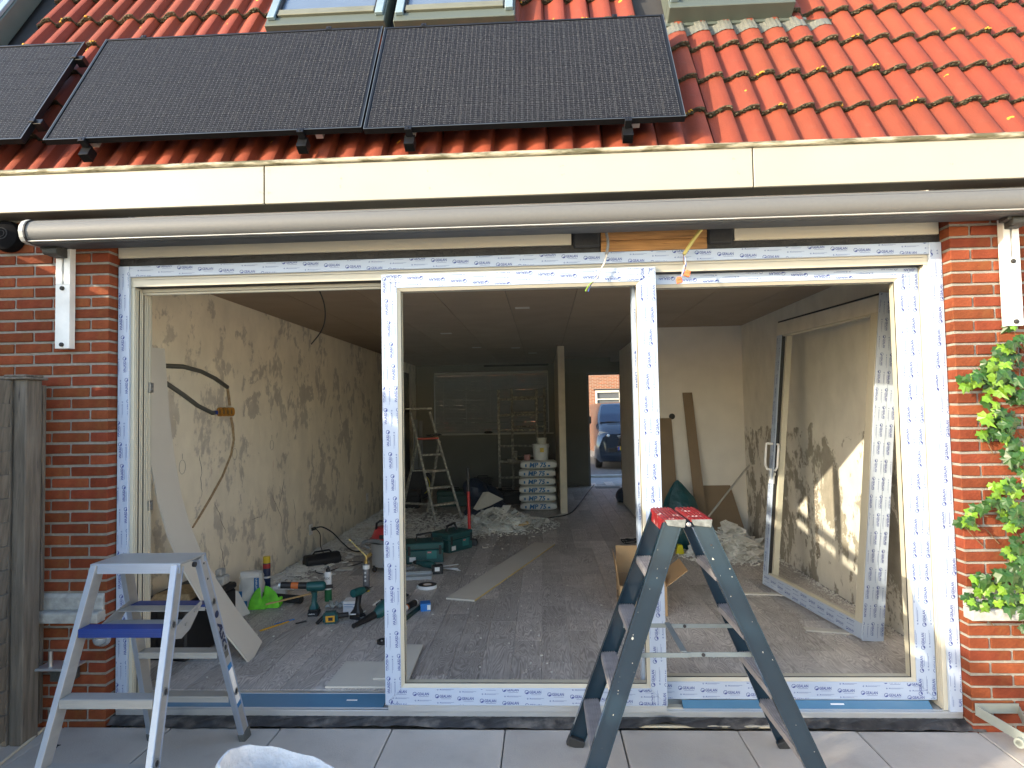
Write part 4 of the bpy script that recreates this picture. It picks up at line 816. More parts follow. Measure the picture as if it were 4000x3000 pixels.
# street
q = MB(); q.box(-15,25,YB+.30,13.2,-.119,-.10); struct(q.build('front_pavement', mat('grey_paving', (.26,.27,.29), .85, var=.12)))
q = MB(); q.box(-15,25,13.2,13.35,-.119,-.04); struct(q.build('kerb', mat('kerb_stone', (.48,.48,.48), .8)))
q = MB(); q.box(-15,25,13.35,21,-.119,-.112); struct(q.build('road', mat('road_surface', (.10,.10,.105), .85, var=.2)))
m_ob = bpy.data.materials.new('opposite_brickwork'); m_ob.use_nodes = True; brickflat(m_ob, (.30,.075,.022), (.19,.05,.018), (.30,.25,.19), 1)
oh = thing('opposite_house', 'sunlit orange brick house with white windows across the street', 'house', (5,25,-.1), world=True)
q = MB(); q.box(-4,4.72,25,25.3,-.12,2.55); q.box(-4,16,25,25.3,2.551,6.2); q.box(8.6,16,25,25.3,-.12,2.55); q.box(4.72,8.6,25,25.3,-.12,1.55); q.build('wall', m_ob, oh)
q = MB(); q.box(4.66,8.66,24.96,25.2,2.50,2.56); q.build('lintel', m_dark, oh)
q = MB(); q.box(-6,18,24.6,31,6.2,6.4); q.build('roof', m_dark, oh)
for x0 in (4.80,5.85,6.9,7.75):
    w_ = 1.0 if x0 < 6 else .8
    q = MB(); q.box(x0-.08,x0,24.98,25.12,1.55,2.50); q.box(x0,x0+w_,24.98,25.12,2.40,2.50); q.box(x0,x0+w_,24.98,25.12,2.08,2.13); q.box(x0,x0+w_,24.98,25.12,1.55,1.62); f = q.build('window', mat('bright_white_paint', (.62,.60,.52), .4), oh)
    q = MB(); q.box(x0+.001,x0+w_-.001,25.05,25.06,1.6205,2.3995); q.build('pane', mat('blind_behind_glass', (.11,.12,.13), .3, var=.3, vscale=1, stretch=(.1,.1,60)), f)
hb_ = MB(); random.seed(77)  # added hedge, keeps warm light of the opposite house off the blind
for k in range(2600):
    o_ = Vector((random.uniform(-2.5,3.0),random.uniform(12.2,12.9),random.uniform(-.1,2.5))); s = random.uniform(.05,.13); a = Euler((random.uniform(0,3),random.uniform(0,3),random.uniform(0,6))).to_matrix(); hb_.add([o_+a@Vector(c)*s for c in ((-1,-.6,0),(1,-.6,0),(1,.6,0),(-1,.6,0))], [(0,1,2,3)])
tag(hb_.build('screen_hedge', mat('screen_hedge_green', (.03,.07,.03), .6), fixn=False), 'added green hedge blocking sunlit brick glow behind the closed blind', 'hedge', kind='stuff')
# ---- van
van = thing('van', 'dark blue grey van parked across the street, seen nose on through the front door', 'van', (4.95,17,-.112), world=True)
m_van = mat('metallic_blue_grey', (.018,.033,.06), .25, metal=.5, var=.03, coat=.8)
cxv = 4.92
def vsec(y, zb, zt, wb, wm, wt, zm):         # half-section loop: bottom, belt, top
    P = [(-wb*.9,zb),(-wb,zb+.12),(-wm,zm),(-wt,zt-.10),(-wt*.85,zt-.01),(0,zt+.01),(wt*.85,zt-.01),(wt,zt-.10),(wm,zm),(wb,zb+.12),(wb*.9,zb)]
    return [(cxv+x, y, z) for x, z in P]
secs = [vsec(15.42,.20,.62,.70,.78,.68,.45), vsec(15.46,.14,.93,.86,.90,.78,.55), vsec(15.62,.10,1.05,.94,.96,.84,.62), vsec(15.95,.08,1.20,.97,.98,.86,.85), vsec(16.25,.08,1.32,.98,.99,.86,.95),
        vsec(16.50,.08,1.62,.98,.99,.80,1.05), vsec(16.80,.08,1.81,.98,.99,.76,1.10), vsec(17.10,.08,1.87,.98,.99,.80,1.15), vsec(20.3,.10,1.88,.98,.99,.84,1.15)]
q = MB(); q.sweep(secs); q.build('body', m_van, van, smooth=38)
q = MB(); P = [(-.80,1.26,16.12),(.80,1.26,16.12),(.70,1.755,16.70),(.62,1.79,16.745),(-.62,1.79,16.745),(-.70,1.755,16.70)]
q.add([(cxv+x, y-.045, z+.012) for x, z, y in P]+[(cxv+x, y+.03, z-.03) for x, z, y in P], [(0,1,2,3,4,5),(11,10,9,8,7,6)]+[(k,(k+1)%6,(k+1)%6+6,k+6) for k in range(6)]); q.build('windscreen', mat('dark_windscreen', (.012,.03,.075), .1, coat=.5), van)
for sg in (-1, 1):
    q = MB(); A_ = [(.38,.80),(.62,.97),(.86,1.02),(.90,.92),(.80,.79),(.55,.74)]
    q.add([(cxv+sg*x, 15.44+max(0,(x-.45))*.42, z) for x, z in A_]+[(cxv+sg*x, 15.56+max(0,(x-.45))*.42, z) for x, z in A_], [tuple(range(6)), tuple(range(11,5,-1))]+[(k,(k+1)%6,(k+1)%6+6,k+6) for k in range(6)]); h = q.build('headlight', mat('headlight_glass', (.45,.50,.55), .15, metal=.3, coat=.6), van)
    q = MB(); q.sphere((cxv+sg*.62,15.47,.88),.05,10,6,(1,.6,1)); q.build('lamp', m_alu, h, smooth=True)
    q = MB(); q.box(cxv+sg*.52-.12,cxv+sg*.52+.14,15.405,15.47,.40,.53); q.build('air_intake', m_rub, van, bev=.01)
    q = MB(); q.lathe([(.15,-.11),(.32,-.10),(.34,-.06),(.34,.06),(.32,.10),(.15,.11)], (cxv+sg*.86,16.2,.235), (1,0,0), 20); wv = q.build('tyre', m_rub, van, smooth=40)
    q = MB(); q.box(cxv+sg*1.12-.09,cxv+sg*1.12+.09,16.45,16.55,1.22,1.45); q.build('mirror', m_rub, van, bev=.02)
q = MB()
for k in range(4): q.box(cxv-.34+k*.015,cxv+.34-k*.015,15.38,15.43,.62+k*.058,.655+k*.058)
q.box(cxv-.30,cxv+.30,15.41,15.47,.58,.86)
q.build('grille', m_rub, van, bev=.004)
q = MB(); q.box(cxv-.36,cxv+.36,15.37,15.40,.86,.885); q.build('chrome_strip', m_alu, van)
q = MB(); q.box(cxv-.36,cxv+.16,15.350,15.37,.46,.57); npl = q.build('number_plate', mat('yellow_plate', (.62,.42,.02), .4), van, bev=.002)
q = MB(); put_text(q, 'V', (cxv-.285,15.349,.475), X, Z_, .075, -Y_, bold=.02); q.build('lettering', m_rub, npl)
q = MB(); q.box(cxv-.3595,cxv-.31,15.3485,15.3499,.461,.569); q.build('blue_band', mat('plate_blue', (.02,.06,.4), .4), npl)
q = MB(); q.cyl((cxv-.6,16.05,1.285),(cxv+.1,15.98,1.25),.012,6); q.build('wiper', m_rub, van)

# ---- old stepladder
def paint(m): return m
ol = thing('painters_stepladder', 'old white paint spattered stepladder in the middle of the dark room', 'stepladder', (.7,6.2,ZF), world=True)
fL, fR, tL, tR = Vector((.829,5.78,ZF)), Vector((1.165,6.10,ZF)), Vector((.395,6.18,1.66)), Vector((.665,6.32,1.66))
for a, b_ in ((fL,tL),(fR,tR)):
    q = MB(); q.bar(a, b_, .028, .065, up=Vector((.3,-1,.3))); q.build('rail', m_steel, ol, bev=.003)
for k, z in enumerate((.30,.54,.78,1.02,1.26)):
    f = (z-ZF)/(1.60); a = fL.lerp(tL, f); b_ = fR.lerp(tR, f); q = MB(); q.bar(a, b_, .085, .028, up=(0,0,1)); q.build('step', m_steel if k != 4 else mat('red_tray', (.45,.07,.05), .6, var=.2), ol, bev=.003)
q = MB(); q.obox((.50,6.22,1.70), Vector((.95,.3,0)).normalized(), Vector((-.3,.95,0)).normalized(), Z_, -.18, .20, -.12, .14, 0, .03); q.build('top_platform', m_steel, ol, bev=.006)
bL, bR = Vector((.084,6.95,ZF)), Vector((.536,6.74,ZF)); hb0, hb1 = tL.lerp(fL,.28)+Vector((-.02,.08,0)), tR.lerp(fR,.28)+Vector((0,.08,0))
for a, b_ in ((bL,hb0),(bR,hb1)):
    q = MB(); q.bar(a, b_, .03, .04); q.build('rear_leg', m_steel, ol)
q = MB(); q.bar(bL.lerp(hb0,.12), bR.lerp(hb1,.12), .03, .03); q.bar(bL.lerp(hb0,.6), bR.lerp(hb1,.6), .02, .02); q.build('cross_bar', m_steel, ol)
q = MB(); random.seed(6)
for k in range(7): q.sphere((.76+random.uniform(-.10,.12),6.02+random.uniform(-.05,.05),1.30+random.uniform(0,.03)),.04,7,5,(1.5,1,.5))
tag(q.build('crumpled_rag', m_dark, smooth=True), 'dark crumpled rag lying on the red tray of the old stepladder', 'rag')
# ---- scaffold tower
sc = thing('scaffold_tower', 'small paint spattered aluminium scaffold standing before the blinds', 'scaffold', (1.95,8.8,ZF), world=True)
q = MB()
def scf(x0, x1, y, zt, zs):
    for x in (x0, x1):
        q = MB(); q.cyl((x,y,ZF+.02),(x,y,zt),.026,10); q.build('upright', m_steel, sc, smooth=40)
    for z in zs:
        q = MB(); q.cyl((x0+.02,y,z),(x1-.02,y,z),.020,8); q.build('rung', m_steel, sc, smooth=40)
scf(1.565,2.29,8.70,2.06,(1.875,1.575,1.285,.99,.70,.396)); scf(1.78,2.44,9.55,2.12,(1.93,1.62,1.33,.74))
q = MB(); q.box(1.60,2.26,8.72,9.53,.645,.69); q.build('deck', mat('stained_deck', (.22,.20,.17), .9, var=.3), sc, bev=.004)
for x in (1.567,1.57+.004): pass
q = MB(); q.cyl((1.567,8.70,ZF+.03),(1.567,8.70,.20),.04,10); q.build('foot', m_rub, sc)
def can(x, y, z, r, h, name, label, cat, m, lid=None):
    q = MB(); q.lathe([(r*.92,0),(r,.01),(r,h-.004),(r*.97,h)], (x,y,z), Z_, 18); o = q.build(name, m, smooth=40); tag(o, label, cat); return o
can(1.86,8.95,.69,.04,.19,'spray_can','small grey can standing on the scaffold deck','can',m_steel)
q = MB(); q.box(1.70,1.84,8.9,9.05,.69,.72); tag(q.build('paint_tray', m_wht, bev=.004), 'small pale tray lying on the scaffold deck', 'tray')
# ---- sacks
m_sack = mat('white_paper_sack', (.62,.62,.60), .7, var=.06, vscale=8, bump=.5, bscale=12)
m_mp = mat('sack_blue', (.02,.14,.34), .6)
random.seed(13); zz = ZF
def sack(z, dx, h):
    t = thing('plaster_sack', '', 'sack', (2.31+dx,7.0,z), group='stacked plaster sacks at the partition wall')
    def fn(sx, sz):
        pts = []
    secs = []; W_, D_ = .29, .22
    for i in range(15):
        u = -1+2*i/14; w = W_*u; k = (1-abs(u)**5)**.5; hh = h*(.55+.45*k); dd = D_*(.93+.07*k)
        loop = []
        for a in range(16):
            th = 2*pi*a/16; ca, sa = cos(th), sin(th); rx = abs(ca)**.45*(1 if ca >= 0 else -1); rz = abs(sa)**.45*(1 if sa >= 0 else -1)
            loop.append((w+random.uniform(-.002,.002), dd*rx+random.uniform(-.003,.003), h/2+hh/2*rz*.985+random.uniform(-.002,.002)))
        secs.append(loop)
    q = MB(); q.sweep(secs); o = q.build('bag', m_sack, t, smooth=50)
    q = MB(); put_text(q, 'MP 75', (-.145,-D_-.004,h*.22), X, Z_, h*.58, -Y_, bold=.035, shear=.15, width=.27); q.add([(.15,-D_-.0048,h*.3),(.185,-D_-.0048,h*.3),(.185,-D_-.0048,h*.5),(.15,-D_-.0048,h*.5)], [(0,1,2,3)]); q.add([(-.215,-D_-.0048,h*.3),(-.19,-D_-.0048,h*.3),(-.19,-D_-.0048,h*.62),(-.215,-D_-.0048,h*.62)], [(0,1,2,3)]); q.build('print', m_mp, t)
    return t
nm = ['lowest white plaster sack of the stack, lying on the floor','white plaster sack second from the floor in the stack','white plaster sack third from the floor in the stack','white plaster sack fourth from the floor in the stack','white plaster sack just below the topmost one of the stack','topmost white plaster sack, carrying the bucket']
for k in range(6):
    h = .130 if k < 5 else .138; s_ = sack(zz, [0,-.012,-.01,-.014,-.012,.012][k], h); s_['label'] = nm[k]; zz += h+.001
q = MB(); q.lathe([(.115,0),(.135,.24),(.140,.245),(.140,.255),(.132,.255),(.128,.24)], (2.36,6.98,zz), Z_, 24); bk = q.build('bucket', mat('white_plastic', (.72,.72,.70), .4), smooth=40); tag(bk, 'white plastic bucket standing on the topmost plaster sack', 'bucket')
q = MB(); q.tube([(2.36+cos(a*pi/12)*.143, 6.98-.02-sin(a*pi/12)*.10, zz+.235-sin(a*pi/12)*.09) for a in range(13)], .003, 5); q.build('handle', m_alu, bk)
q = MB(); 
for a0 in (-.09,.03): q.add([(2.36+sin(a0+d)*.1345, 6.98-cos(a0+d)*.1345, zz+z_) for d, z_ in ((0,.13),(.35,.13),(.35,.20),(0,.20))], [(0,1,2,3)])
q.build('label_print', MATS['yellow_plate'], bk, fixn=False)
q = MB(); q.lathe([(.07,0),(.085,.10),(.08,.10),(.065,.008)], (2.38,6.98,zz+.256), Z_, 18); tag(q.build('cream_tub', m_board, smooth=40), 'cream tub sitting on top of the white bucket', 'tub')
q = MB(); q.lathe([(.045,0),(.055,.09),(.05,.09)], (2.14,6.90,zz), Z_, 14); tag(q.build('pink_cup', mat('pink_plastic', (.45,.22,.20), .5), smooth=40), 'small pinkish tub beside the white bucket on the sacks', 'tub')
# dark junk behind the ladder
def blob(name, label, cat, o, r, sc_, m, seed, amp=.25, ru=14, rv=9, flat=True):
    rr = random.Random(seed); q = MB(); q.sphere((0,0,0), r, ru, rv, sc_); ph = [rr.uniform(0,6) for _ in range(6)]
    vs = []
    for v in q.v:
        x, y, z = v; k = 1+amp*(sin(x*9/r*.3+ph[0])*sin(y*8/r*.3+ph[1])+.6*sin(z*13/r*.3+ph[2]+x*6/r*.3)); x, y, z = x*k, y*k, z*k
        vs.append((x+o[0]+rr.uniform(-1,1)*r*.05, y+o[1]+rr.uniform(-1,1)*r*.05, max(z+o[2], ZF+.001)))
    q.v = vs; ob = q.build(name, m, smooth=25, fixn=True); tag(ob, label, cat); return ob
m_bag = mat('dark_blue_plastic', (.012,.025,.055), .55, var=.3, vscale=8, bump=1., bscale=14)
blob('rubbish_bag','crumpled dark blue rubbish bag on the floor beside the red sledgehammer','bag',(1.42,6.75,.27),.30,(.95,.75,.95),m_bag,2,.35,26,18)
blob('rubbish_bag','low dark blue rubbish bag spreading behind the plaster rubble','bag',(1.55,6.35,.12),.28,(1.3,.8,.7),m_bag,7,.3,20,12)
t = thing('cable_spool', 'round reel of yellow hose standing in the dark behind the old stepladder', 'reel', (.1,8.3,ZF), world=True)
q = MB(); q.lathe([(.27,-.10),(.27,-.085),(.15,-.085),(.15,.085),(.27,.085),(.27,.10)], (.10,8.3,.34), Vector((.25,-1,0)), 24); q.build('drum', m_rub, t, smooth=40)
q = MB()
for k in range(7): q.tube([(.10+cos(a*pi/12)*.19+.25*(k-3)*.022, 8.3-(k-3)*.022, .34+sin(a*pi/12)*.19) for a in range(24)], .012, 5, closed=True)
q.build('hose', mat('yellow_hose', (.42,.38,.02), .5), t, smooth=True)
for x, y, w, d, h, lb, mm in ((.05,7.35,.5,.35,.28,'black tool crate behind the rear legs of the old stepladder',m_dark),(.85,7.5,.55,.35,.26,'dark green tool crate beyond the old stepladder',mat('dark_green_case',(.01,.06,.05),.5)),(1.75,7.6,.5,.3,.22,'black crate with white sticker left of the plaster sacks',m_dark),(1.25,8.6,.35,.3,.35,'dark bin beside the scaffold foot',m_dark)):
    t = thing('tool_crate', lb, 'crate', (x,y,ZF), rz=.1)
    q = MB(); q.box(-w/2,w/2,-d/2,d/2,0,h*.72); q.build('box', mm, t, bev=.012)
    q = MB(); q.box(-w/2-.004,w/2+.004,-d/2-.004,d/2+.004,h*.722,h); q.build('lid', mm, t, bev=.012)
    q = MB(); q.tube([(-.10,0,h),(-.09,0,h+.035),(.09,0,h+.035),(.10,0,h)], .010, 6); q.build('handle', m_rub, t)
q = MB(); q.box(-.02,.06,8.44,8.47,ZF,1.53); q.box(.08,.14,8.46,8.49,ZF,1.50); tag(q.build('grey_planks', mat('dim_grey', (.22,.23,.24), .7)), 'upright grey planks leaning in the far left corner', 'planks')
q = MB(); q.box(XL+.0005,XL+.012,8.80,9.3,ZF,2.45); tag(q.build('dark_doorway_panel', m_dark), 'dark panel standing in for the unlit doorway in the far left wall', 'door')  # dark sheet stands in for the darkness of the doorway
# black extension lead over the floor to the hall
def cable(name, label, pts, r, m, cat='cable'):
    P = [Vector(p) for p in pts]; out = []
    for i in range(len(P)-1):
        p0, p1, p2, p3 = P[max(i-1,0)], P[i], P[i+1], P[min(i+2,len(P)-1)]
        for k in range(8):
            t = k/8; out.append(.5*((2*p1)+(-p0+p2)*t+(2*p0-5*p1+4*p2-p3)*t*t+(-p0+3*p1-3*p2+p3)*t**3))
    out.append(P[-1]); q = MB(); q.tube(out, r, 6); o = q.build(name, m, smooth=60); tag(o, label, cat); return o
m_cab = mat('black_cable', (.015,.015,.017), .5)
cable('extension_lead','long black cable crossing the floor from the rubble pile to the front door',[(1.9,7.0,.09),(2.0,6.32,.075),(2.26,5.95,.072),(2.55,6.1,.072),(2.80,6.45,.072),(3.02,7.6,.072),(3.25,9.0,.072),(3.44,YB,.08)],.010,m_cab)
cable('cable_coil','loose coil of black cable on the floor near the closet wall',[(3.39+.10*cos(k*.8)+.01*k*.3, 4.20+.08*sin(k*.8), .075+.008*(k%5)) for k in range(34)],.006,m_cab)
cable('ceiling_cable','black cable hanging from the ceiling by the left wall',[(.696,1.289,2.653),(.735,1.33,2.52),(.735,1.36,2.40),(.70,1.37,2.30),(.62,1.37,2.20)],.005,m_cab)
# ================================================================= LEFT SIDE OF THE ROOM: SMALL TOOLS ON THE FLOOR
m_teal = mat('teal_plastic', (.008,.075,.078), .42, var=.08)
m_blk = mat('black_plastic', (.014,.014,.016), .5, var=.1)
m_kraft = mat('brown_cardboard', (.40,.255,.13), .85, var=.06, vscale=4)
m_gyps = mat('grey_board_paper', (.56,.53,.47), .85, var=.04, vscale=3)
m_gedge = mat('yellow_paper_edge', (.55,.42,.16), .85)
m_wtx = mat('white_lettering', (.75,.75,.75), .5)
# electric conduits and boxes on the left wall
def wp(y, z, d=.012): return (XL+d, y, z)
el = thing('wall_wiring', 'grey conduits with a row of four orange boxes set in the left wall', 'wiring', (XL,1.8,1.7), world=True)
q = MB(); q.tube([wp(.60,2.03),wp(.92,2.02),wp(1.15,2.03),wp(1.40,2.01),wp(1.62,1.965),wp(1.826,1.90)], .017, 8); q.build('conduit', mat('grey_conduit', (.10,.10,.09), .6), el, smooth=True)
q = MB(); q.tube([wp(.60,1.96),wp(.92,1.90),wp(1.15,1.82),wp(1.35,1.74),wp(1.571,1.682),wp(1.60,1.682)], .017, 8); q.build('conduit', MATS['grey_conduit'], el, smooth=True)
q = MB(); q.tube([wp(1.826,1.90),wp(1.85,1.82),wp(1.868,1.745)], .011, 6); q.build('filled_chase', mat('brown_filler', (.33,.24,.14), .9, var=.3, vscale=30), el)
q = MB(); q.tube([wp(1.90,1.64,.006),wp(1.93,1.56,.006),wp(1.95,1.45,.006),wp(1.90,1.32,.006),wp(1.75,1.15,.006),wp(1.55,.99,.006),wp(1.40,.88,.006),wp(1.297,.807,.006)], [.012,.012,.011,.010,.010,.010,.009,.007], 6); q.build('filled_chase', MATS['brown_filler'], el)
for k in range(4):
    y = 1.70+k*.068; q = MB(); q.lathe([(.036,-.02),(.038,.022),(.033,.022),(.031,-.0)], (XL,y,1.69), X, 16); o = q.build('socket_box', mat('orange_box', (.42,.20,.03), .6, var=.3), el, smooth=40)
    q = MB(); q.lathe([(.030,0),(0,.001)], (XL+.003,y,1.69), X, 14); q.build('box_inside', mat('box_inside', (.16,.10,.05), .8), o)
q = MB(); q.box(XL,XL+.02,1.60,1.655,1.670,1.70); q.build('coupling', mat('blue_coupler', (.02,.05,.3), .5), el)
# pencil circles and cracks
pc_ = MB()
for y, z, r in ((1.16,1.28,.042),(1.98,1.32,.040),(2.75,1.36,.04)):
    pc_.tube([(XL+.0012, y+cos(a*pi/12)*r, z+sin(a*pi/12)*r*1.25) for a in range(24)], .0012, 4, closed=True); pc_.tube([(XL+.0012,y,z+.06),(XL+.0012,y,z+.10)], .0012, 4)
o = pc_.build('pencil_mark', mat('pencil', (.10,.10,.10), .9), wleft)
cr = MB(); random.seed(17)
for (y, z, n, dy, dz) in ((1.40,1.35,11,.0,-.035),(1.62,.95,10,.012,-.03),(1.72,.62,9,.01,-.035),(2.75,.95,12,.02,-.035),(3.05,1.0,8,-.02,-.04),(2.30,.70,8,.03,.0),(3.3,.75,7,.0,-.05)):
    P = []
    for k in range(n): P.append((XL+.0008, y, z)); y += dy+random.uniform(-.02,.02); z += dz+random.uniform(-.01,.01)
    cr.tube(P, [.0004]+[.0022*random.uniform(.5,1.2) for _ in range(n-2)]+[.0004], 4)
o = cr.build('crack', mat('crack_dark', (.10,.085,.07), .95), wleft); o['kind'] = 'stuff'
# bent plasterboard strip leaning from the jamb to the floor
cl = [(-.08,.45,2.10),(-.07,.46,1.9),(-.055,.47,1.65),(-.035,.49,1.4),(0,.51,1.15),(.045,.54,.93),(.11,.575,.73),(.20,.625,.52),(.31,.68,.31),(.40,.715,.17),(.462,.745,.065)]
q = MB(); sec = []
for i, p in enumerate(cl):
    p = Vector(p); d = (Vector(cl[min(i+1,len(cl)-1)])-Vector(cl[max(i-1,0)])).normalized(); wv = Vector((-.02,1,0)) - d*d.dot(Vector((-.02,1,0))); wv.normalize(); nn = d.cross(wv)
    sec.append([p-wv*.135-nn*.0045, p+wv*.135-nn*.0045, p+wv*.135+nn*.0045, p-wv*.135+nn*.0045])
q.sweep(sec); tag(q.build('plasterboard_strip', m_gyps, smooth=30), 'long bent grey plasterboard strip leaning from the left jamb down to the floor', 'plasterboard')
# black chest with clutter
t = thing('tool_chest', 'large black chest behind the aluminium stepladder, rubble board on top', 'chest', (-.10,.92,ZF), rz=-.12)
q = MB(); q.box(-.20,.20,-.30,.26,0,.33); q.build('box', m_blk, t, bev=.012)
q = MB(); q.box(-.205,.205,-.305,.265,.331,.375); q.build('lid', m_blk, t, bev=.012)
q = MB(); q.box(-.03,-.01,-.308,-.3055,.02,.33); q.box(.09,.11,-.308,-.3055,.02,.33); q.build('rib', m_blk, t)
q = MB(); q.hexa([(-.22,.66,.4365),(.06,.66,.4365),(.04,.95,.4365),(-.16,.95,.4365),(-.20,.68,.475),(.04,.68,.475),(.03,.93,.475),(-.14,.93,.475)]); tag(q.build('chipboard_offcut', mat('chipboard', (.40,.31,.19), .9, var=.25, vscale=60), bev=.004), 'pale chipboard offcut lying on the black chest', 'board')
q = MB(); q.lathe([(.04,0),(.045,.05),(.038,.05)], (.02,.92,.436), Z_, 14); tag(q.build('white_cup', m_wtx, smooth=40), 'white round cup on the black chest behind the ladder', 'cup')
q = MB(); q.box(.02,.10,1.02,1.12,.436,.50); q.box(.03,.08,1.03,1.10,.501,.55); tag(q.build('grey_blocks', m_concrete, bev=.01), 'grey rounded block at the far end of the black chest', 'block')
# gas torch / cans
def spray(x, y, r, h, cap, body, band, name, label, capm, txt=None, nozzle=True):
    t = thing(name, label, 'can', (x,y,ZF))
    q = MB(); q.lathe([(r*.94,0),(r,.005),(r,h),(r*.8,h+.012)], (0,0,0), Z_, 20); q.build('body', body, t, smooth=40)
    if band: q = MB(); q.lathe([(r+.0006,h*band[0]),(r+.0006,h*band[1])], (0,0,0), Z_, 20); q.build('band', band[2], t, smooth=40)
    if cap == 'cap': q = MB(); q.lathe([(r*.98,h+.0005),(r*.98,h+.055),(r*.93,h+.06),(0,h+.06)], (0,0,0), Z_, 20); q.build('cap', capm, t, smooth=40)
    else: q = MB(); q.lathe([(r*.6,h+.0125),(r*.55,h+.035),(r*.2,h+.04),(r*.18,h+.06),(0,h+.06)], (0,0,0), Z_, 14); q.build('nozzle', capm, t, smooth=40)
    if txt:
        q = MB(); put_text(q, txt[0], (-txt[2]*.5,-r-.0012,h*txt[3]), X, Z_, txt[1], -Y_, bold=.01, width=txt[2]); q.build('lettering', txt[4], t)
    return t
navy = mat('navy_can', (.015,.03,.085), .35); ycap = mat('yellow_cap', (.65,.47,.02), .4)
a = spray(-.17,2.36,.033,.23,'cap',navy,(.80,.97,mat('red_band',(.45,.03,.03),.5)),'foam_can','dark blue foam can with yellow cap standing near the left wall',ycap)
q = MB(); q.lathe([(.0335,.095),(.0335,.112)], (0,0,0), Z_, 18); q.build('white_band', m_wtx, a, smooth=40)
a = spray(.545,1.95,.030,.235,'noz',m_wtx,(0,.42,mat('green_band',(.015,.14,.05),.5)),'foam_can','white and green foam can standing among the tools',m_blk,('FLEX',.018,.05,.80,m_blk))
tor = spray(.795,2.24,.031,.235,'noz',mat('grey_can',(.18,.18,.20),.35,metal=.4),(.85,1.0,m_wtx),'gas_torch','grey gas canister with brass torch head and yellow base',mat('brass',(.45,.33,.12),.35,metal=.8),None)
q = MB(); q.lathe([(.0320,0),(.0320,.012)], (0,0,0), Z_, 18); q.build('base_ring', ycap, tor, smooth=40)
q = MB(); q.tube([(0,0,.27),(0,0,.31),(-.03,0,.34),(-.13,.0,.44)], [.010,.010,.007,.005], 8); q.cyl((-.135,0,.445),(-.155,0,.465),.009,8); q.cyl((.0,.01,.30),(.045,.01,.33),.016,8); q.build('torch_head', MATS['brass'], tor, smooth=40)
q = MB(); 
for z in (.10,.135,.17):
    q.add([(0,-.0318,z-.011),(.011,-.0318,z),(0,-.0318,z+.011),(-.011,-.0318,z)], [(0,1,2,3)])
q.build('hazard_print', m_wtx, tor, fixn=False)
# caulk gun (battery, teal)
def battery(t, x, y, z, rz=0, w=.075, d=.11, h=.055, txt=True):
    q = MB(); M = Matrix.Translation((x,y,z)) @ Matrix.Rotation(rz,4,'Z'); q.box(-w/2,w/2,-d/2,d/2,0,h*.62); q.box(-w/2+.004,w/2-.004,-d/2+.006,d/2-.006,h*.62,h); q.xf(M); b_ = q.build('battery', m_blk, t, bev=.006)
    if txt: q = MB(); put_text(q, 'makita', M @ Vector((-w*.38,-d/2-.0008,h*.30)), M.to_3x3() @ X, Z_, h*.22, M.to_3x3() @ -Y_, width=w*.55); q.build('lettering', m_wtx, b_)
    return b_
gun = thing('caulking_gun', 'teal battery caulking gun standing on its battery beside the green rags', 'power tool', (.56,1.57,ZF), rz=.15)
battery(gun, 0,0,0, w=.085, d=.10)
q = MB(); sec = [[(x*w+ox, y*d, z) for x, y in ((-1,-.6),(-.6,-1),(.6,-1),(1,-.6),(1,.6),(.6,1),(-.6,1),(-1,.6))] for z, w, d, ox in ((.0555,.036,.045,0),(.075,.030,.03,0),(.10,.019,.021,0),(.16,.019,.023,.004),(.185,.024,.026,.0))]; q.sweep(sec); q.build('grip', m_teal, gun, smooth=40)
q = MB(); q.lathe([(.02,-.075),(.036,-.065),(.040,0),(.038,.06),(.028,.072),(.012,.08)], (.015,0,.225), X, 16); q.build('motor_housing', m_teal, gun, smooth=40)
q = MB(); q.cyl((-.055,0,.232),(-.255,0,.245),.026,16); q.build('cartridge_holder', m_blk, gun, smooth=40)
q = MB(); q.lathe([(.0265,0),(.0265,.055)], (-.12,0,.2365), Vector((-1,0,.065)), 16); q.build('orange_label', mat('orange_label',(.55,.14,.03),.5), gun, smooth=40)
q = MB(); q.lathe([(.028,0),(.028,.015),(.01,.018)], (-.256,0,.245), Vector((-1,0,.065)), 16); q.build('front_ring', m_alu, gun, smooth=40)
q = MB(); q.bar((.07,0,.215),(.15,-.01,.222),.014,.03); q.build('plunger_hook', m_blk, gun, bev=.004)
# impact driver standing
dv = thing('cordless_drill', 'teal cordless drill standing upright on its battery in the middle of the tools', 'power tool', (.94,1.47,ZF), rz=1.1)
battery(dv,0,0,0)
q = MB(); sec = [[(x*w+ox, y*d, z) for x, y in ((-1,-.6),(-.6,-1),(.6,-1),(1,-.6),(1,.6),(.6,1),(-.6,1),(-1,.6))] for z, w, d, ox in ((.0555,.034,.045,0),(.075,.028,.030,0),(.10,.020,.021,0),(.15,.018,.02,.01),(.18,.022,.024,.012))]; q.sweep(sec); q.build('grip', m_blk, dv, smooth=40)
q = MB(); q.lathe([(.015,-.06),(.031,-.055),(.033,.02),(.027,.06),(.02,.065)], (.005,0,.205), X, 16); q.build('housing', m_teal, dv, smooth=40)
q = MB(); q.lathe([(.022,0),(.024,.02),(.014,.045),(.004,.05),(.003,.10),(0,.10)], (.071,0,.205), X, 12); q.build('chuck', m_blk, dv, smooth=40)
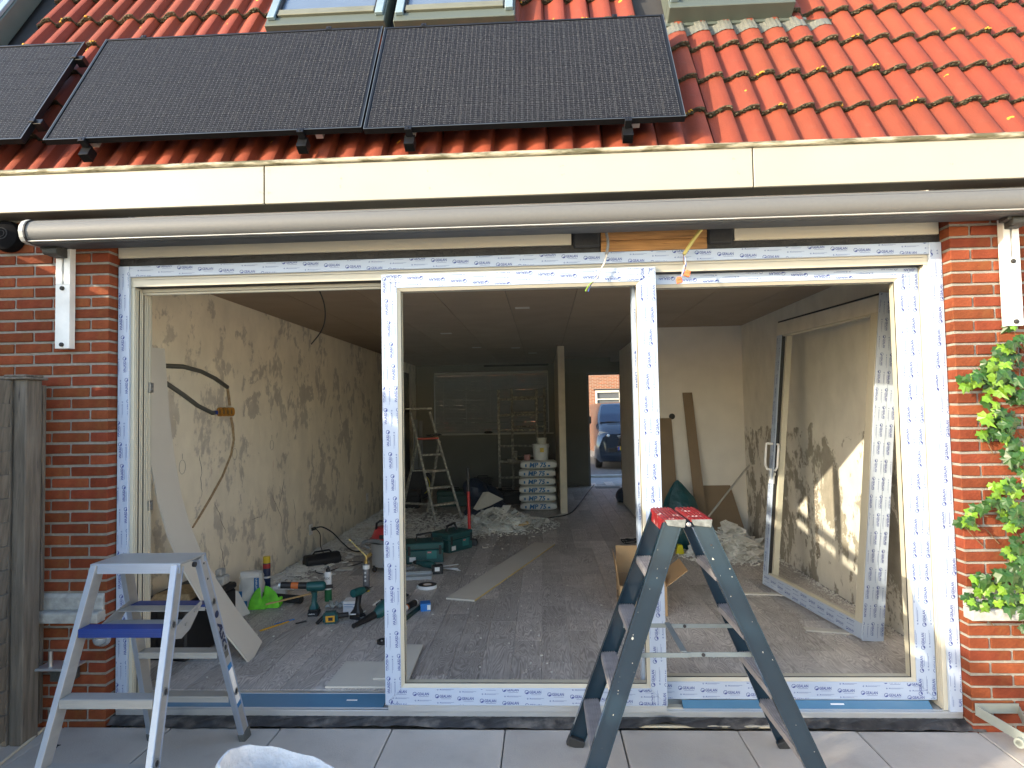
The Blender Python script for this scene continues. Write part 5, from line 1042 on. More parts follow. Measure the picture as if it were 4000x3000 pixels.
# teal blower
bl = thing('leaf_blower', 'teal hand blower with black nozzle lying in front of the door stile', 'power tool', (1.07,1.48,ZF), world=True)
q = MB(); q.lathe([(.03,-.02),(.055,0),(.060,.08),(.045,.14),(.030,.17)], (1.17,1.60,.145), Vector((-.55,-.75,-.35)), 16); q.build('fan_housing', m_teal, bl, smooth=40)
q = MB(); q.tube([(1.07,1.47,.09),(1.03,1.38,.082),(.995,1.30,.078),(.975,1.245,.078)], [.030,.024,.018,.019], 14); q.build('nozzle', m_blk, bl, smooth=40)
q = MB(); q.bar((1.20,1.58,.10),(1.24,1.70,.20),.04,.05); q.bar((1.14,1.62,.20),(1.24,1.72,.205),.035,.03); q.build('handle', m_teal, bl, bev=.01)
q = MB(); put_text(q, 'makita', (1.055,1.500,.150), Vector((.5,.62,.25)), Vector((-.3,-.2,.9)), .016, Vector((.6,-.75,.0)), width=.075); q.build('lettering', m_wtx, bl)
q = MB(); q.tube([(1.10,1.76,.09),(1.06,1.74,.10),(1.02,1.72,.085)], [.03,.035,.02], 10); tag(q.build('black_nozzle', m_blk, smooth=40), 'short black nozzle lying behind the teal hand blower', 'nozzle')
# laser measure / small tool lying
ms = thing('cutting_tool', 'teal tool with orange label lying on its side in front of the white box', 'power tool', (.76,1.37,ZF), rz=.2)
q = MB(); q.box(-.055,.055,-.04,.05,0,.085); q.build('body', m_teal, ms, bev=.015, seg=2)
q = MB(); q.box(-.032,.035,-.0425,-.0403,.02,.066); q.build('orange_label', mat('amber_label',(.62,.30,.02),.5), ms)
q = MB(); q.box(-.012,.02,-.0445,-.0427,.03,.055); q.build('screen', m_rub, ms)
q = MB(); q.cyl((.055,0,.05),(.13,.02,.05),.02,10); q.build('neck', m_blk, ms, smooth=40)
q = MB(); q.tube([(.13,.02,.05),(.18,.03,.045),(.24,.05,.05),(.26,.06,.06)], .006, 6); q.build('blade_guard', m_alu, ms, smooth=True)
q = MB(); q.bar((-.05,.02,.05),(-.10,-.03,.01),.03,.02); q.build('lever', m_blk, ms, bev=.005)
t = thing('carton', 'small white carton standing behind the teal tools', 'carton', (.835,1.66,ZF), rz=.1)
q = MB(); q.box(-.055,.055,-.06,.06,0,.095); q.build('box', mat('white_carton', (.66,.66,.68), .7), t, bev=.002)
q = MB(); q.box(-.05,.045,-.0612,-.0602,.070,.074); q.box(-.05,.02,-.0612,-.0602,.055,.058); q.box(-.05,.03,-.0612,-.0602,.045,.047); q.build('print', m_mp, t)
# bags at left
bg = thing('filler_bag', 'rolled up white and blue paper bag of filler near the left wall', 'bag', (-.06,1.82,ZF), rz=.15)
rr = random.Random(4); sec = []
for i, (z, w, d) in enumerate(((0,.085,.06),(.03,.095,.068),(.10,.095,.066),(.17,.092,.06),(.22,.085,.058),(.25,.088,.062),(.275,.08,.055),(.285,.05,.03))):
    sec.append([(w*abs(cos(a))**.5*(1 if cos(a) > 0 else -1)+rr.uniform(-.009,.009), d*abs(sin(a))**.5*(1 if sin(a) > 0 else -1)+rr.uniform(-.009,.009), z+rr.uniform(-.008,.008)*(z>0)) for a in [2*pi*k/16+.01 for k in range(16)]])
q = MB(); q.sweep(sec); q.build('paper', m_sack, bg, smooth=30)
q = MB(); q.cyl((-.08,-.03,.268),(.075,-.035,.262),.028,10); q.build('rolled_top', m_sack, bg, smooth=40)
q = MB(); q.box(.035,.075,-.0675,-.0655,.125,.245); q.box(-.07,-.02,-.070,-.068,.0,.06); q.box(-.09,-.06,-.0695,-.067,.09,.14); q.build('blue_print', m_mp, bg)
q = MB(); put_text(q, 'UNIFLOTT', (.047,-.0676,.240), -Z_, X, .014, -Y_, bold=.02, width=.105); q.build('lettering', m_wtx, bg)
q = MB(); put_text(q, 'knauf', (.042,-.0705,.115), -Z_, X, .026, -Y_, bold=.04, width=.075); q.build('lettering', m_mp, bg)
t = thing('paper_bag', 'open white paper bag leaning beside the bent plasterboard strip', 'bag', (-.13,1.60,ZF), rz=-.15)
q = MB(); q.hexa([(-.08,-.05,0),(.14,-.11,0),(.15,.04,0),(-.07,.06,0),(-.10,-.03,.165),(.03,-.05,.18),(.05,.02,.185),(-.09,.03,.17)]); q.build('paper', m_sack, t, bev=.006)
q = MB(); q.hexa([(-.10,.0,.17),(-.02,-.02,.17),(-.02,.04,.17),(-.10,.05,.17),(-.12,.02,.225),(-.04,.02,.235),(-.04,.06,.235),(-.12,.06,.225)]); q.build('flap', mat('grey_print', (.12,.11,.11), .7), t)
m_lime = mat('lime_cloth', (.14,.55,.03), .7, var=.25, vscale=14, bump=.6, bscale=20)
gb = thing('lime_bag', 'bright lime green cloth bag lying on the floor by the filler bag', 'bag', (.07,1.77,ZF), world=True)
random.seed(23)
def cl_(u, v):
    th = 2*pi*u; r = .075*(1+.28*sin(3*th+1)+.16*sin(7*th+v*4)); zz_ = .115*(1-v**1.5)*(1+.35*sin(2*th+.5)+.2*sin(5*th)); k = sin(min(1,v*1.0+.12)*pi/2)
    return (.05+cos(th)*r*k*1.35+.03*v*cos(th), 1.77+sin(th)*r*k*.8, ZF+.002+max(0,zz_))
q = MB(); q.grid(cl_, 36, 8); q.build('cloth', m_lime, gb, smooth=35)
q = MB(); q.hexa([(.10,1.74,ZF+.003),(.20,1.80,ZF+.003),(.19,1.86,ZF+.003),(.10,1.83,ZF+.003),(.12,1.76,.12),(.20,1.83,.14),(.18,1.87,.13),(.12,1.82,.11)]); q.build('corner', m_lime, gb, bev=.01)
q = MB(); q.cyl((.10,1.93,.095),(.345,1.86,.098),.034,14); q.cyl((.344,1.86,.098),(.346,1.8597,.098),.018,14); tag(q.build('roofing_roll', mat('black_felt', (.028,.028,.03), .85, bump=.8, bscale=50), smooth=40), 'short roll of black felt lying behind the green bag', 'roll')
q = MB(); q.bar((.10,1.72,.10),(.47,1.92,.145),.022,.010); tag(q.build('wooden_lath', mat('fresh_lath', (.50,.34,.16), .8, var=.15, stretch=(1,10,10)), bev=.001), 'thin wooden lath lying across the black roll', 'lath')
q = MB(); q.box(.02,.20,2.05,2.11,.13,.155); tag(q.build('tube_carton', m_wtx, bev=.002), 'white long carton lying near the dark blue foam can', 'carton')
q = MB(); q.box(.0,.12,2.06,2.13,ZF,.129); tag(q.build('white_box_low', m_wht, bev=.002), 'dull white box under the long carton by the foam can', 'box')
t = thing('spatula', 'yellow and blue plastic tool lying on the floor in front', 'tool', (.36,1.28,ZF), world=True)
q = MB(); q.bar((.293,1.182,ZF+.006),(.425,1.395,ZF+.006),.012,.010); q.build('yellow_handle', mat('amber_plastic',(.62,.34,.02),.5), t, bev=.002)
q = MB(); q.bar((.335,1.335,ZF+.004),(.457,1.43,ZF+.012),.010,.007); q.build('blue_shaft', mat('blue_plastic',(.02,.18,.50),.5), t, bev=.001)
q = MB(); q.cyl((.50,1.34,ZF+.006),(.56,1.40,ZF+.006),.006,8); tag(q.build('drill_bit', m_blk), 'short dark drill bit on the floor right of the yellow tool', 'drill bit')
t = thing('plastic_packaging', 'crumpled clear plastic packaging between foam can and white carton', 'packaging', (.66,1.78,ZF), world=True)
random.seed(9); q = MB(); q.grid(lambda u,v: (.60+.14*u, 1.70+.14*v, ZF+.005+.03*abs(sin(u*7+v*5))*(.4+random.random())), 8, 8); q.build('film', mat('clear_plastic', (.35,.38,.38), .15, coat=.5), t, fixn=False)
# site radio / black box by the wall with plug and cables
t = thing('black_case', 'black elongated case lying in the plaster dust by the left wall', 'case', (.03,3.28,ZF), rz=.72)
q = MB(); q.prism([(-.07,0),(.07,0),(.075,.05),(.04,.115),(-.03,.115),(-.075,.06)], Y_, Z_, X, d0=-.19, d1=.19); q.build('case', m_blk, t, bev=.012)
q = MB(); q.tube([(-.10,0,.115),(-.08,0,.14),(.08,0,.14),(.10,0,.115)], .010, 6); q.build('handle', m_rub, t)
for y_, z_, lb in ((3.80,.335,'white wall socket with black plug near the dust strip'),(6.18,.385,'white double wall socket further back on the left wall')):
    t = thing('wall_socket', lb, 'socket', (XL,y_,z_), world=True)
    q = MB(); q.box(XL+.0002,XL+.011,y_-.045,y_+.045,z_-.06,z_+.06); q.build('cover_plate', m_wtx, t, bev=.003)
    q = MB(); q.lathe([(.02,0),(.02,.002),(0,.002)], (XL+.0112,y_,z_+.025), X, 12); q.build('outlet', m_wht, t)
q = MB(); q.cyl((XL+.0112,3.80,.335),(XL+.05,3.83,.345),.018,10); tag(q.build('plug', m_blk, smooth=40), 'black plug stuck in the left wall socket', 'plug')
cable('power_cable','black cable arching from the wall plug to the red vacuum cleaner',[(XL+.05,3.83,.345),(-.20,3.95,.335),(-.08,3.95,.27),(.07,3.85,.17),(.22,3.72,.11),(.34,3.7,.10)],.008,m_cab)
cable('power_cable','thin black cable hanging from the plug to the black case',[(XL+.05,3.83,.34),(-.21,3.9,.26),(-.17,3.80,.15),(-.08,3.66,.085),(-.01,3.52,.10),(.02,3.42,.14)],.005,m_cab)
cable('power_cable','black cable winding over the floor between black case and vacuum cleaner',[(.12,3.44,.10),(.20,3.42,.068),(.30,3.36,.068),(.45,3.35,.068),(.40,3.20,.068),(.26,3.05,.068),(.20,2.86,.068),(.10,2.90,.068),(.05,3.05,.068)],.005,m_cab)
# vacuum cleaner
vc = thing('vacuum_cleaner', 'red wet vacuum cleaner with grey hose behind the door stile', 'vacuum cleaner', (.78,3.02,ZF), world=True)
m_red = mat('red_plastic', (.36,.025,.03), .4, var=.1)
q = MB(); q.lathe([(.11,.10),(.155,.12),(.165,.33),(.17,.36)], (.80,3.02,0), Z_, 24); q.build('tank', m_alu, vc, smooth=40)
q = MB(); q.lathe([(.175,.361),(.18,.385),(.16,.40),(.13,.47),(.10,.50),(0,.51)], (.80,3.02,0), Z_, 24); q.build('motor_head', m_red, vc, smooth=30)
q = MB(); q.lathe([(.182,.350),(.186,.356),(.186,.366),(.176,.3605)], (.80,3.02,0), Z_, 24); q.build('rim', m_blk, vc, smooth=30)
q = MB(); q.tube([(.70,2.96,.48),(.705,2.96,.54),(.74,2.95,.565),(.86,2.98,.57),(.90,3.0,.55),(.905,3.0,.49)], .012, 8); q.build('handle', m_blk, vc, smooth=True)
q = MB(); q.box(.755,.80,2.855,2.872,.40,.44); q.build('switch', m_blk, vc, bev=.003)
hp = [(.66,2.84,.32),(.60,2.80,.36),(.66,2.76,.40),(.76,2.76,.40),(.86,2.76,.36),(.90,2.74,.28),(.86,2.74,.22),(.94,2.74,.16),(1.02,2.76,.13),(1.12,2.80,.14)]
P = [Vector(p) for p in hp]; out = []
for i in range(len(P)-1):
    p0, p1, p2, p3 = P[max(i-1,0)], P[i], P[i+1], P[min(i+2,len(P)-1)]
    for k in range(10): t_ = k/10; out.append(.5*((2*p1)+(-p0+p2)*t_+(2*p0-5*p1+4*p2-p3)*t_*t_+(-p0+3*p1-3*p2+p3)*t_**3))
q = MB(); q.tube(out, [.021 if k % 2 else .0175 for k in range(len(out))], 10); q.build('hose', mat('grey_hose', (.13,.135,.14), .5), vc, smooth=30)
for a in (.3,2.0,3.9,5.2):
    q = MB(); q.sphere((.80+cos(a)*.15,3.02+sin(a)*.15,ZF+.028),.026,10,6); q.box(.80+cos(a)*.15-.012,.80+cos(a)*.15+.012,3.02+sin(a)*.15-.012,3.02+sin(a)*.15+.012,.10,.13); q.build('castor', m_blk, vc, smooth=40)
# stackable cases
def case(x, y, rz, w, d, h, label, hx, zb=ZF):
    t = thing('tool_case', label, 'tool case', (x,y,zb), rz=rz, group='teal stackable tool cases')
    q = MB(); q.box(-w/2,w/2,-d/2,d/2,0,h*.66); q.build('box', m_teal, t, bev=.010)
    q = MB(); q.box(-w/2-.003,w/2+.003,-d/2-.003,d/2+.003,h*.668,h); q.build('lid', m_teal, t, bev=.010)
    for sx in (-w/2+.035, w/2-.035):
        q = MB(); q.box(sx-.014,sx+.014,-d/2-.012,-d/2-.0035,h*.42,h*.86); q.build('latch', m_blk, t, bev=.003)
    q = MB(); q.bar((-.09,0,h),(-.075,-.005,h+.06),.03,.014,up=(1,0,0)); q.bar((-.085,-.005,h+.06),(.085,.03,h+.075),.034,.018); q.bar((.09,.0,h),(.078,.03,h+.072),.03,.014,up=(1,0,0)); q.build('handle', m_blk, t, bev=.004)
    q = MB(); q.box(.02,.125,-d/2-.0058,-d/2-.0042,h*.22,h*.62); q.build('label_print', mat('teal_label',(.02,.16,.16),.4), t)
    q = MB(); q.box(.028,.07,-d/2-.007,-d/2-.006,h*.50,h*.58); q.build('red_logo', mat('red_logo',(.5,.02,.02),.4), t)
    q = MB(); put_text(q, 'makita', (.031,-d/2-.0068,h*.515), X, Z_, h*.05, -Y_, width=.035); q.build('lettering', m_wtx, t)
    q = MB(); q.box(-.16,-.095,-d/2-.0058,-d/2-.0042,h*.12,h*.34); q.build('white_sticker', m_wtx, t)
    q = MB(); q.box(-w/2+.05,w/2-.05,-d/2-.0046,-d/2-.0034,h*.70,h*.72); q.build('rib', m_blk, t)
    return t
case(1.10,3.42,.22,.395,.295,.215,'front teal tool case with raised black handle right of the door stile',0)
case(1.32,3.98,.95,.395,.295,.215,'rear teal tool case standing in front of the red sledgehammer',0)
# drill lying in front of case
dl = thing('cordless_drill', 'teal hammer drill lying on its side in front of the tool case', 'power tool', (1.27,2.93,ZF), world=True)
q = MB(); q.lathe([(.010,-.10),(.024,-.095),(.028,-.04),(.036,-.03),(.036,.10),(.028,.12)], (1.18,3.03,.115), Vector((.85,-.45,-.05)), 14); q.build('housing', m_teal, dl, smooth=40)
q = MB(); q.lathe([(.014,0),(.022,.03),(.024,.08),(.026,.10)], (1.05,3.10,.118), Vector((.85,-.45,0)), 12); q.build('chuck', m_blk, dl, smooth=40)
q = MB(); q.bar((1.27,2.98,.10),(1.36,2.90,.098),.045,.035); q.build('grip', m_blk, dl, bev=.008)
M_ = Matrix.Translation((1.335,2.855,ZF)) @ Matrix.Rotation(.25,4,'Z'); q = MB(); q.box(-.055,.055,-.035,.035,0,.085); q.xf(M_); bt_ = q.build('battery', m_blk, dl, bev=.006)
q = MB(); q.box(-.028,.020,-.0372,-.0358,.03,.07); q.xf(M_); q.build('white_sticker', m_wtx, bt_)
random.seed(12)
for k, lb in enumerate(('longest steel chisel in the bundle by the lying drill','middle steel chisel in the bundle by the lying drill','short steel chisel in the bundle by the lying drill','front steel chisel in the bundle by the lying drill')):
    q = MB(); q.cyl((1.22+.05*k,3.04-.03*k,ZF+.012+.006*k),(1.50+.02*k,3.10-.05*k-(.06 if k else -.08),ZF+.012+.002*k),.006,7); tag(q.build('chisel', m_alu), lb, 'chisel', 'steel chisels beside the lying drill')
# tray, tape rolls, disc, cartridge, small blue box, spirit level
t = thing('roller_tray', 'clear grey plastic tray lying on the planks', 'tray', (1.17,2.72,ZF), rz=.12)
q = MB(); q.box(-.13,.13,-.10,.11,0,.004); q.build('base', mat('frosted_plastic',(.38,.40,.42),.3), t)
q = MB()
for a,b_,c,d in ((-.135,.135,-.105,-.100),(-.135,.135,.11,.115),(-.135,-.130,-.1,.1098),(.130,.135,-.1,.1098)): q.box(a,b_,c,d,.0,.028)
q.box(-.125,.125,.085,.1098,.005,.022); q.build('rim', MATS['frosted_plastic'], t, bev=.001)
q = MB(); q.box(.0,.10,-.095,-.07,.005,.007); q.build('paper_label', m_wtx, t)
t = thing('tape_roll', 'roll of black and white foam tape lying flat on the floor', 'tape', (1.33,2.34,ZF))
q = MB(); q.lathe([(.042,0),(.085,0),(.085,.030),(.042,.030),(.042,0)], (0,0,.001), Z_, 32); q.build('tape', m_blk, t, smooth=40)
q = MB(); q.lathe([(.0856,.0),(.0856,.0295)], (0,0,.001), Z_, 32); q.bar((-.085,.0,.015),(-.088,-.045,.012),.002,.028); q.build('white_side', m_wtx, t, smooth=40)
q = MB(); q.lathe([(.036,0),(.0415,0),(.0415,.031),(.036,.031),(.036,0)], (0,0,.001), Z_, 28); q.build('core', m_kraft, t, smooth=40)
q = MB(); q.lathe([(.0,.001),(.058,.001),(.058,.004),(0,.004)], (1.175,1.99,ZF+.03), Z_, 28); q.cyl((1.175,1.99,ZF),(1.175,1.99,ZF+.03),.03,16); tag(q.build('grinding_disc', m_blk, smooth=40), 'dark round grinding disc just right of the middle door stile', 'disc')
t = thing('sealant_cartridge', 'white sealant cartridge with black and orange label beside the door stile', 'cartridge', (1.30,1.70,ZF), world=True)
q = MB(); q.cyl((1.265,1.60,ZF+.030),(1.33,1.80,ZF+.030),.025,16); q.cyl((1.25,1.555,ZF+.030),(1.265,1.60,ZF+.030),.027,16); q.build('tube', m_wtx, t, smooth=40)
q = MB(); q.cyl((1.285,1.66,ZF+.030),(1.325,1.785,ZF+.030),.0256,16); q.build('label_print', m_blk, t, smooth=40)
q = MB(); q.cyl((1.28,1.645,ZF+.030),(1.284,1.6595,ZF+.030),.0257,16); q.build('orange_band', MATS['orange_label'], t, smooth=40)
t = thing('blue_box', 'small bright blue carton on the planks right of the cartridge', 'carton', (1.43,1.69,ZF), rz=.25)
q = MB(); q.box(-.04,.04,-.045,.045,0,.062); q.build('box', mat('bright_blue',(.02,.16,.50),.5), t, bev=.002)
q = MB(); q.box(.0405,.0412,-.04,.03,.006,.05); q.box(.012,.038,-.0462,-.0455,.01,.05); q.build('white_print', m_wtx, t)
q = MB(); q.bar((1.30,1.28,ZF+.015),(1.40,1.80,ZF+.015),.022,.03); tag(q.build('spirit_level', mat('dark_green_bar',(.01,.04,.035),.4), bev=.002), 'dark green bar lying on the floor behind the door stile', 'spirit level')
q = MB(); q.lathe([(.035,0),(.045,.002),(.045,.022),(.035,.024),(.035,0)], (1.275,.94,ZF+.001), Z_, 24); tag(q.build('black_tape_ring', m_blk, smooth=40), 'small black ring of tape half hidden by the door stile', 'tape')
# boards on the floor
def flatboard(name, P, z0, z1, label, edge=None):
    q = MB(); q.hexa([(x,y,z0) for x,y in P]+[(x,y,z1) for x,y in P]); o = q.build(name, m_gyps, bev=.001); tag(o, label, 'plasterboard'); return o
bt = thing('plasterboard_plank', 'long narrow plasterboard strip lying diagonally on the floor', 'plasterboard', (2.0,3,ZF), world=True)
q = MB(); P = [(1.555,1.975),(1.805,1.905),(2.515,4.15),(2.280,4.27)]; q.hexa([(x,y,ZF+.001) for x,y in P]+[(x,y,ZF+.0145) for x,y in P]); q.build('board', m_gyps, bt)
q = MB(); a, b_ = Vector((1.8075,1.905,ZF+.0075)), Vector((2.5175,4.15,ZF+.0075)); q.bar(a, b_, .003, .012); q.build('yellow_edge', m_gedge, bt)
flatboard('plasterboard_offcut',[(1.115,.21),(1.57,.21),(1.565,.58),(1.12,.59)],ZF+.001,ZF+.0125,'pinkish plasterboard offcut lying just behind the sill left of the stile')
flatboard('plasterboard_offcut',[(1.372,.30),(1.59,.30),(1.57,.85),(1.36,.86)],ZF+.0132,ZF+.024,'second plasterboard offcut overlapping the first, seen through the middle door')
# sledgehammer
sh = thing('sledgehammer', 'red handled sledgehammer standing upright on its head', 'sledgehammer', (1.505,4.17,ZF), world=True)
q = MB(); q.prism([(-.085,.0),(.08,.0),(.10,.03),(.085,.075),(-.02,.10),(-.085,.085)], X, Z_, Y_, o=(1.505,4.13,ZF), d0=0, d1=.07); q.build('head', mat('forged_steel',(.05,.05,.055),.5,metal=.6), sh, bev=.008)
q = MB(); q.cyl((1.508,4.165,.155),(1.507,4.17,.205),.024,12); q.build('collar', m_blk, sh, smooth=40)
q = MB(); q.cyl((1.507,4.17,.2055),(1.500,4.18,.70),.019,12); q.build('handle', mat('bright_red',(.42,.015,.015),.4), sh, smooth=40)
q = MB(); q.lathe([(.021,0),(.020,.14),(.023,.27),(.020,.285),(0,.29)], (1.500,4.18,.7005), Vector((-.01,.01,1)), 12); q.build('grip', m_blk, sh, smooth=40)
# ---- rubble
m_rub1 = mat('plaster_shard', (.74,.72,.67), .9, var=.14, vscale=6, rnd=.12, col2=(.42,.38,.32), c2scale=6, c2lo=.5, c2hi=.7)
def shard(rr, r):
    n = rr.randint(4,6); P = [(cos(2*pi*k/n+rr.uniform(-.3,.3))*r*rr.uniform(.6,1.2), sin(2*pi*k/n)*r*rr.uniform(.5,1.0)) for k in range(n)]; th = rr.uniform(.003,.009)
    q = MB(); q.prism(P, X, Y_, Z_, d0=-th/2, d1=th/2); return q
shards = []
_r = random.Random(40)
for k in range(14):
    me = shard(_r, 1.0*.1).mesh('shard'); me.materials.append(m_rub1); shards.append(me)
def pile(name, label, cx_, cy_, rx, ry, h, n, nsmall, seed, big):
    rr = random.Random(seed); t = thing(name, label, 'rubble', (cx_,cy_,ZF))
    for k in range(n):
        a = rr.uniform(0,2*pi); d = rr.random()**.6; x, y = cos(a)*d*rx, sin(a)*d*ry; z = h*(1-d)**1.1*rr.uniform(.5,1)+.012; s = rr.uniform(.35,1.0)*big
        tl = .5+.4*rr.random()
        o = link('shard', rr.choice(shards), t, loc=(x,y,z)); o.rotation_euler = (rr.uniform(-.7,.9), rr.uniform(-.6,.6), rr.uniform(0,6.3)); o.scale = (s,s,1)
    q = MB(); q.grid(lambda u,v: (cos(2*pi*u)*rx*v*.97, sin(2*pi*u)*ry*v*.97, max(0.0,h*.62*(1-v)**1.2*(1+.25*sin(9*2*pi*u/3)*v)+.002)), 24, 7)
    for k in range(nsmall):
        a = rr.uniform(0,2*pi); d = rr.random()**.5*1.35; x, y = cos(a)*d*rx, sin(a)*d*ry; z = max(0,h*(1-d))**1.0*.9+.004; r = rr.uniform(.006,.022)
        s = shard(rr, r); M = Matrix.Translation((x,y,z)) @ Euler((rr.uniform(-.6,.6),rr.uniform(-.6,.6),rr.uniform(0,6))).to_matrix().to_4x4(); s.xf(M); q.add(s.v, s.f)
    o = q.build('small_debris', m_rub1, t, fixn=False); o['kind'] = 'stuff'; return t
pile('rubble_pile','heap of broken white plaster in the middle of the dark room',1.78,5.55,.62,.62,.26,190,900,1,1.35)
pile('rubble_pile','heap of broken plaster sheets in the corner behind the leaning door',4.40,3.62,.42,.42,.36,190,600,2,1.3)
big = MB(); big.hexa([(1.30,5.35,.14),(1.75,5.40,.13),(1.85,5.85,.25),(1.42,5.75,.30),(1.30,5.35,.15),(1.75,5.40,.14),(1.85,5.85,.262),(1.42,5.75,.312)]); 
q = MB(); q.add([(1.38,5.75,.26),(1.50,6.0,.46),(1.58,5.98,.47),(1.80,5.98,.36),(1.60,5.80,.28),(1.44,5.70,.24)], [(0,1,2,3,4,5)]); q.add([(1.38,5.757,.26),(1.50,6.007,.46),(1.58,5.987,.47),(1.80,5.987,.36),(1.60,5.807,.28),(1.44,5.707,.24)], [(5,4,3,2,1,0)])
for k in range(6): a, b_ = k, (k+1) % 6; q.f.append((a, b_, 6+b_, 6+a)); q.m.append(0)
tag(q.build('plasterboard_scrap', m_gyps), 'large torn white plasterboard scrap on top of the dark room rubble', 'plasterboard')
q = MB(); q.obox((2.02,5.12,.085), Vector((.8,.5,.18)).normalized(), Vector((-.5,.8,0)).normalized(), Z_, 0, .20, 0, .05, 0, .035); tag(q.build('wood_block', mat('fresh_lath',(.5,.34,.16)), bev=.002), 'small raw wood block at the right foot of the middle rubble heap', 'wood')
# debris band along the left wall
def debris(name, label, fn, n, seed, rmin=.006, rmax=.03):
    rr = random.Random(seed); q = MB()
    for k in range(n):
        x, y = fn(rr); s = shard(rr, rmin+(rmax-rmin)*rr.random()**3); M = Matrix.Translation((x,y,ZF+rr.uniform(.002,.012))) @ Euler((rr.uniform(-.35,.35),rr.uniform(-.35,.35),rr.uniform(0,6))).to_matrix().to_4x4(); s.xf(M); q.add(s.v, s.f)
    o = q.build(name, m_rub1, fixn=False); tag(o, label, 'debris', kind='stuff'); return o
debris('plaster_debris','band of plaster crumbs on the floor along the left wall', lambda r: (XL+.02+abs(r.gauss(0,.20)), r.uniform(2.3,7.5)), 3400, 3, .006, .050)
debris('plaster_debris','scattered plaster flakes around the red vacuum cleaner and rubble', lambda r: (r.gauss(.75,.5), r.gauss(5.3,.7)), 1900, 4, .006, .05)
debris('plaster_debris','loose crumbs spread over the middle of the plank floor', lambda r: (r.uniform(.2,4.7), .3+abs(r.gauss(0,2.6))), 420, 5, .003, .010)
debris('plaster_debris','crumbs along the foot of the right wall', lambda r: (XR-.02-abs(r.gauss(0,.05)), r.uniform(.9,3.3)), 300, 6, .004, .014)
for k in range(26):
    rr = random.Random(100+k); 
    if k == 0: db = thing('plaster_flakes', 'larger flat plaster flakes lying along the left wall', 'debris', (0,5,ZF))
    o = link('shard', rr.choice(shards), db, loc=(XL+.15+rr.random()*.7, -2.2+rr.random()*3.0, .010)); o.rotation_euler = (rr.uniform(-.08,.08),rr.uniform(-.08,.08),rr.uniform(0,6)); o.scale = (rr.uniform(.6,1.5),)*2+(1,)
# ================================================================= RIGHT SIDE, LADDERS, LEANING DOOR
# leaning sash built in its own frame of axes
LP0, LP1, LTOP = Vector((4.334,2.369,ZF+.012)), Vector((4.520,.971,ZF+.012)), Vector((4.565,2.36,2.40))
LU = (LP1-LP0).normalized(); LW = (LTOP-LP0); LW = (LW-LU*LW.dot(LU)).normalized(); LN = LU.cross(LW).normalized()
if LN.x > 0: LN = -LN                                            # towards camera side (-x)
LWD, LHT = (LP1-LP0).length, 2.345
ls = thing('leaning_door_sash', 'loose glazed door sash leaning against the right wall inside the room', 'door', tuple(LP0), world=True)
def lbox(q, u0, u1, v0, v1, n0, n1): return q.obox(LP0, LU, LW, LN, u0, u1, v0, v1, n0, n1)
WS = .105; TH = -.085
m_pvci = MATS['cream_pvc']
q = MB(); lbox(q, 0, LWD, 0, WS, TH, 0); q.build('bottom_rail', m_film, ls, bev=.002)
q = MB(); lbox(q, 0, LWD, LHT-.115, LHT, TH, 0); q.build('top_rail', mat('light_cream', (.62,.58,.49), .45), ls, bev=.002)  # top rail in its own lighter cream
q = MB(); lbox(q, 0, .085, WS+.0003, LHT-.1153, TH, 0); q.build('stile', m_film, ls, bev=.002)
q = MB(); lbox(q, LWD-.075, LWD, WS+.0003, LHT-.1153, TH, 0); q.build('stile', m_pvci, ls, bev=.002)
q = MB(); lbox(q, LWD+.0008, LWD+.012, .0, LHT+.01, TH+.006, -.012); q.build('edge_gasket', m_rub, ls)
q = MB(); lbox(q, LWD+.0125, LWD+.024, -.004, LHT+.02, TH, .004); lbox(q, LWD+.0125, LWD+.022, -.004, LHT+.02, TH-.065, TH-.0005); q.build('edge_profile', m_film, ls, bev=.002)
q = MB(); lbox(q, -.01, LWD+.005, LHT+.0005, LHT+.018, TH+.02, -.01); q.build('top_gasket', m_rub, ls)
q = MB(); lbox(q, .0855, .120, WS+.001, LHT-.117, TH+.002, -.035); q.build('inner_reveal', m_pvci, ls)
q = MB(); lbox(q, .0853, .094, WS+.001, LHT-.117, -.034, -.006); q.build('gasket', m_rub, ls)
q = MB(); lbox(q, .095, LWD-.076, WS+.0005, WS+.012, -.05, -.004); lbox(q, .095, LWD-.076, LHT-.128, LHT-.1158, -.05, -.004); q.build('glazing_bead', m_pvci, ls)
q = MB(); q.add([LP0+LU*u+LW*v+LN*-.040 for u, v in ((.10,WS+.01),(LWD-.077,WS+.01),(LWD-.077,LHT-.125),(.10,LHT-.125))], [(0,1,2,3)]); q.build('glass_pane', m_glass, ls, fixn=False)
film('film_print', LP0+LU*.003+LW*.004, LU, LW, LN, LWD-.08, WS-.012, ls, m_print, .2)
film('film_print', LP0+LU*.004+LW*(LHT-.14), -LW, LU, LN, LHT-.26, .072, ls, m_print, .7)
film('film_print', LP0+LU*(LWD+.024)+LN*(.003)+LW*(LHT+.015), -LW, -LN, LU, LHT, .150, ls, m_print, .4)
def pull(u, n0, sg, nm):
    q = MB(); P = [LP0+LU*u+LW*v+LN*(n0+sg*n) for v, n in ((1.02,.0),(1.02,.045),(1.055,.062),(1.25,.062),(1.25,.0))]
    P = [LP0+LU*(u-sg*0)+LW*v+LN*(n0)+LN*(sg*n) for v, n in ((1.02,.0),(1.022,.04),(1.06,.062),(1.245,.062),(1.25,.05),(1.25,.0))]
    q.tube(P, .010, 8); q.build(nm, m_wtx, ls, smooth=50)
pull(.045, 0, 1, 'pull_handle')
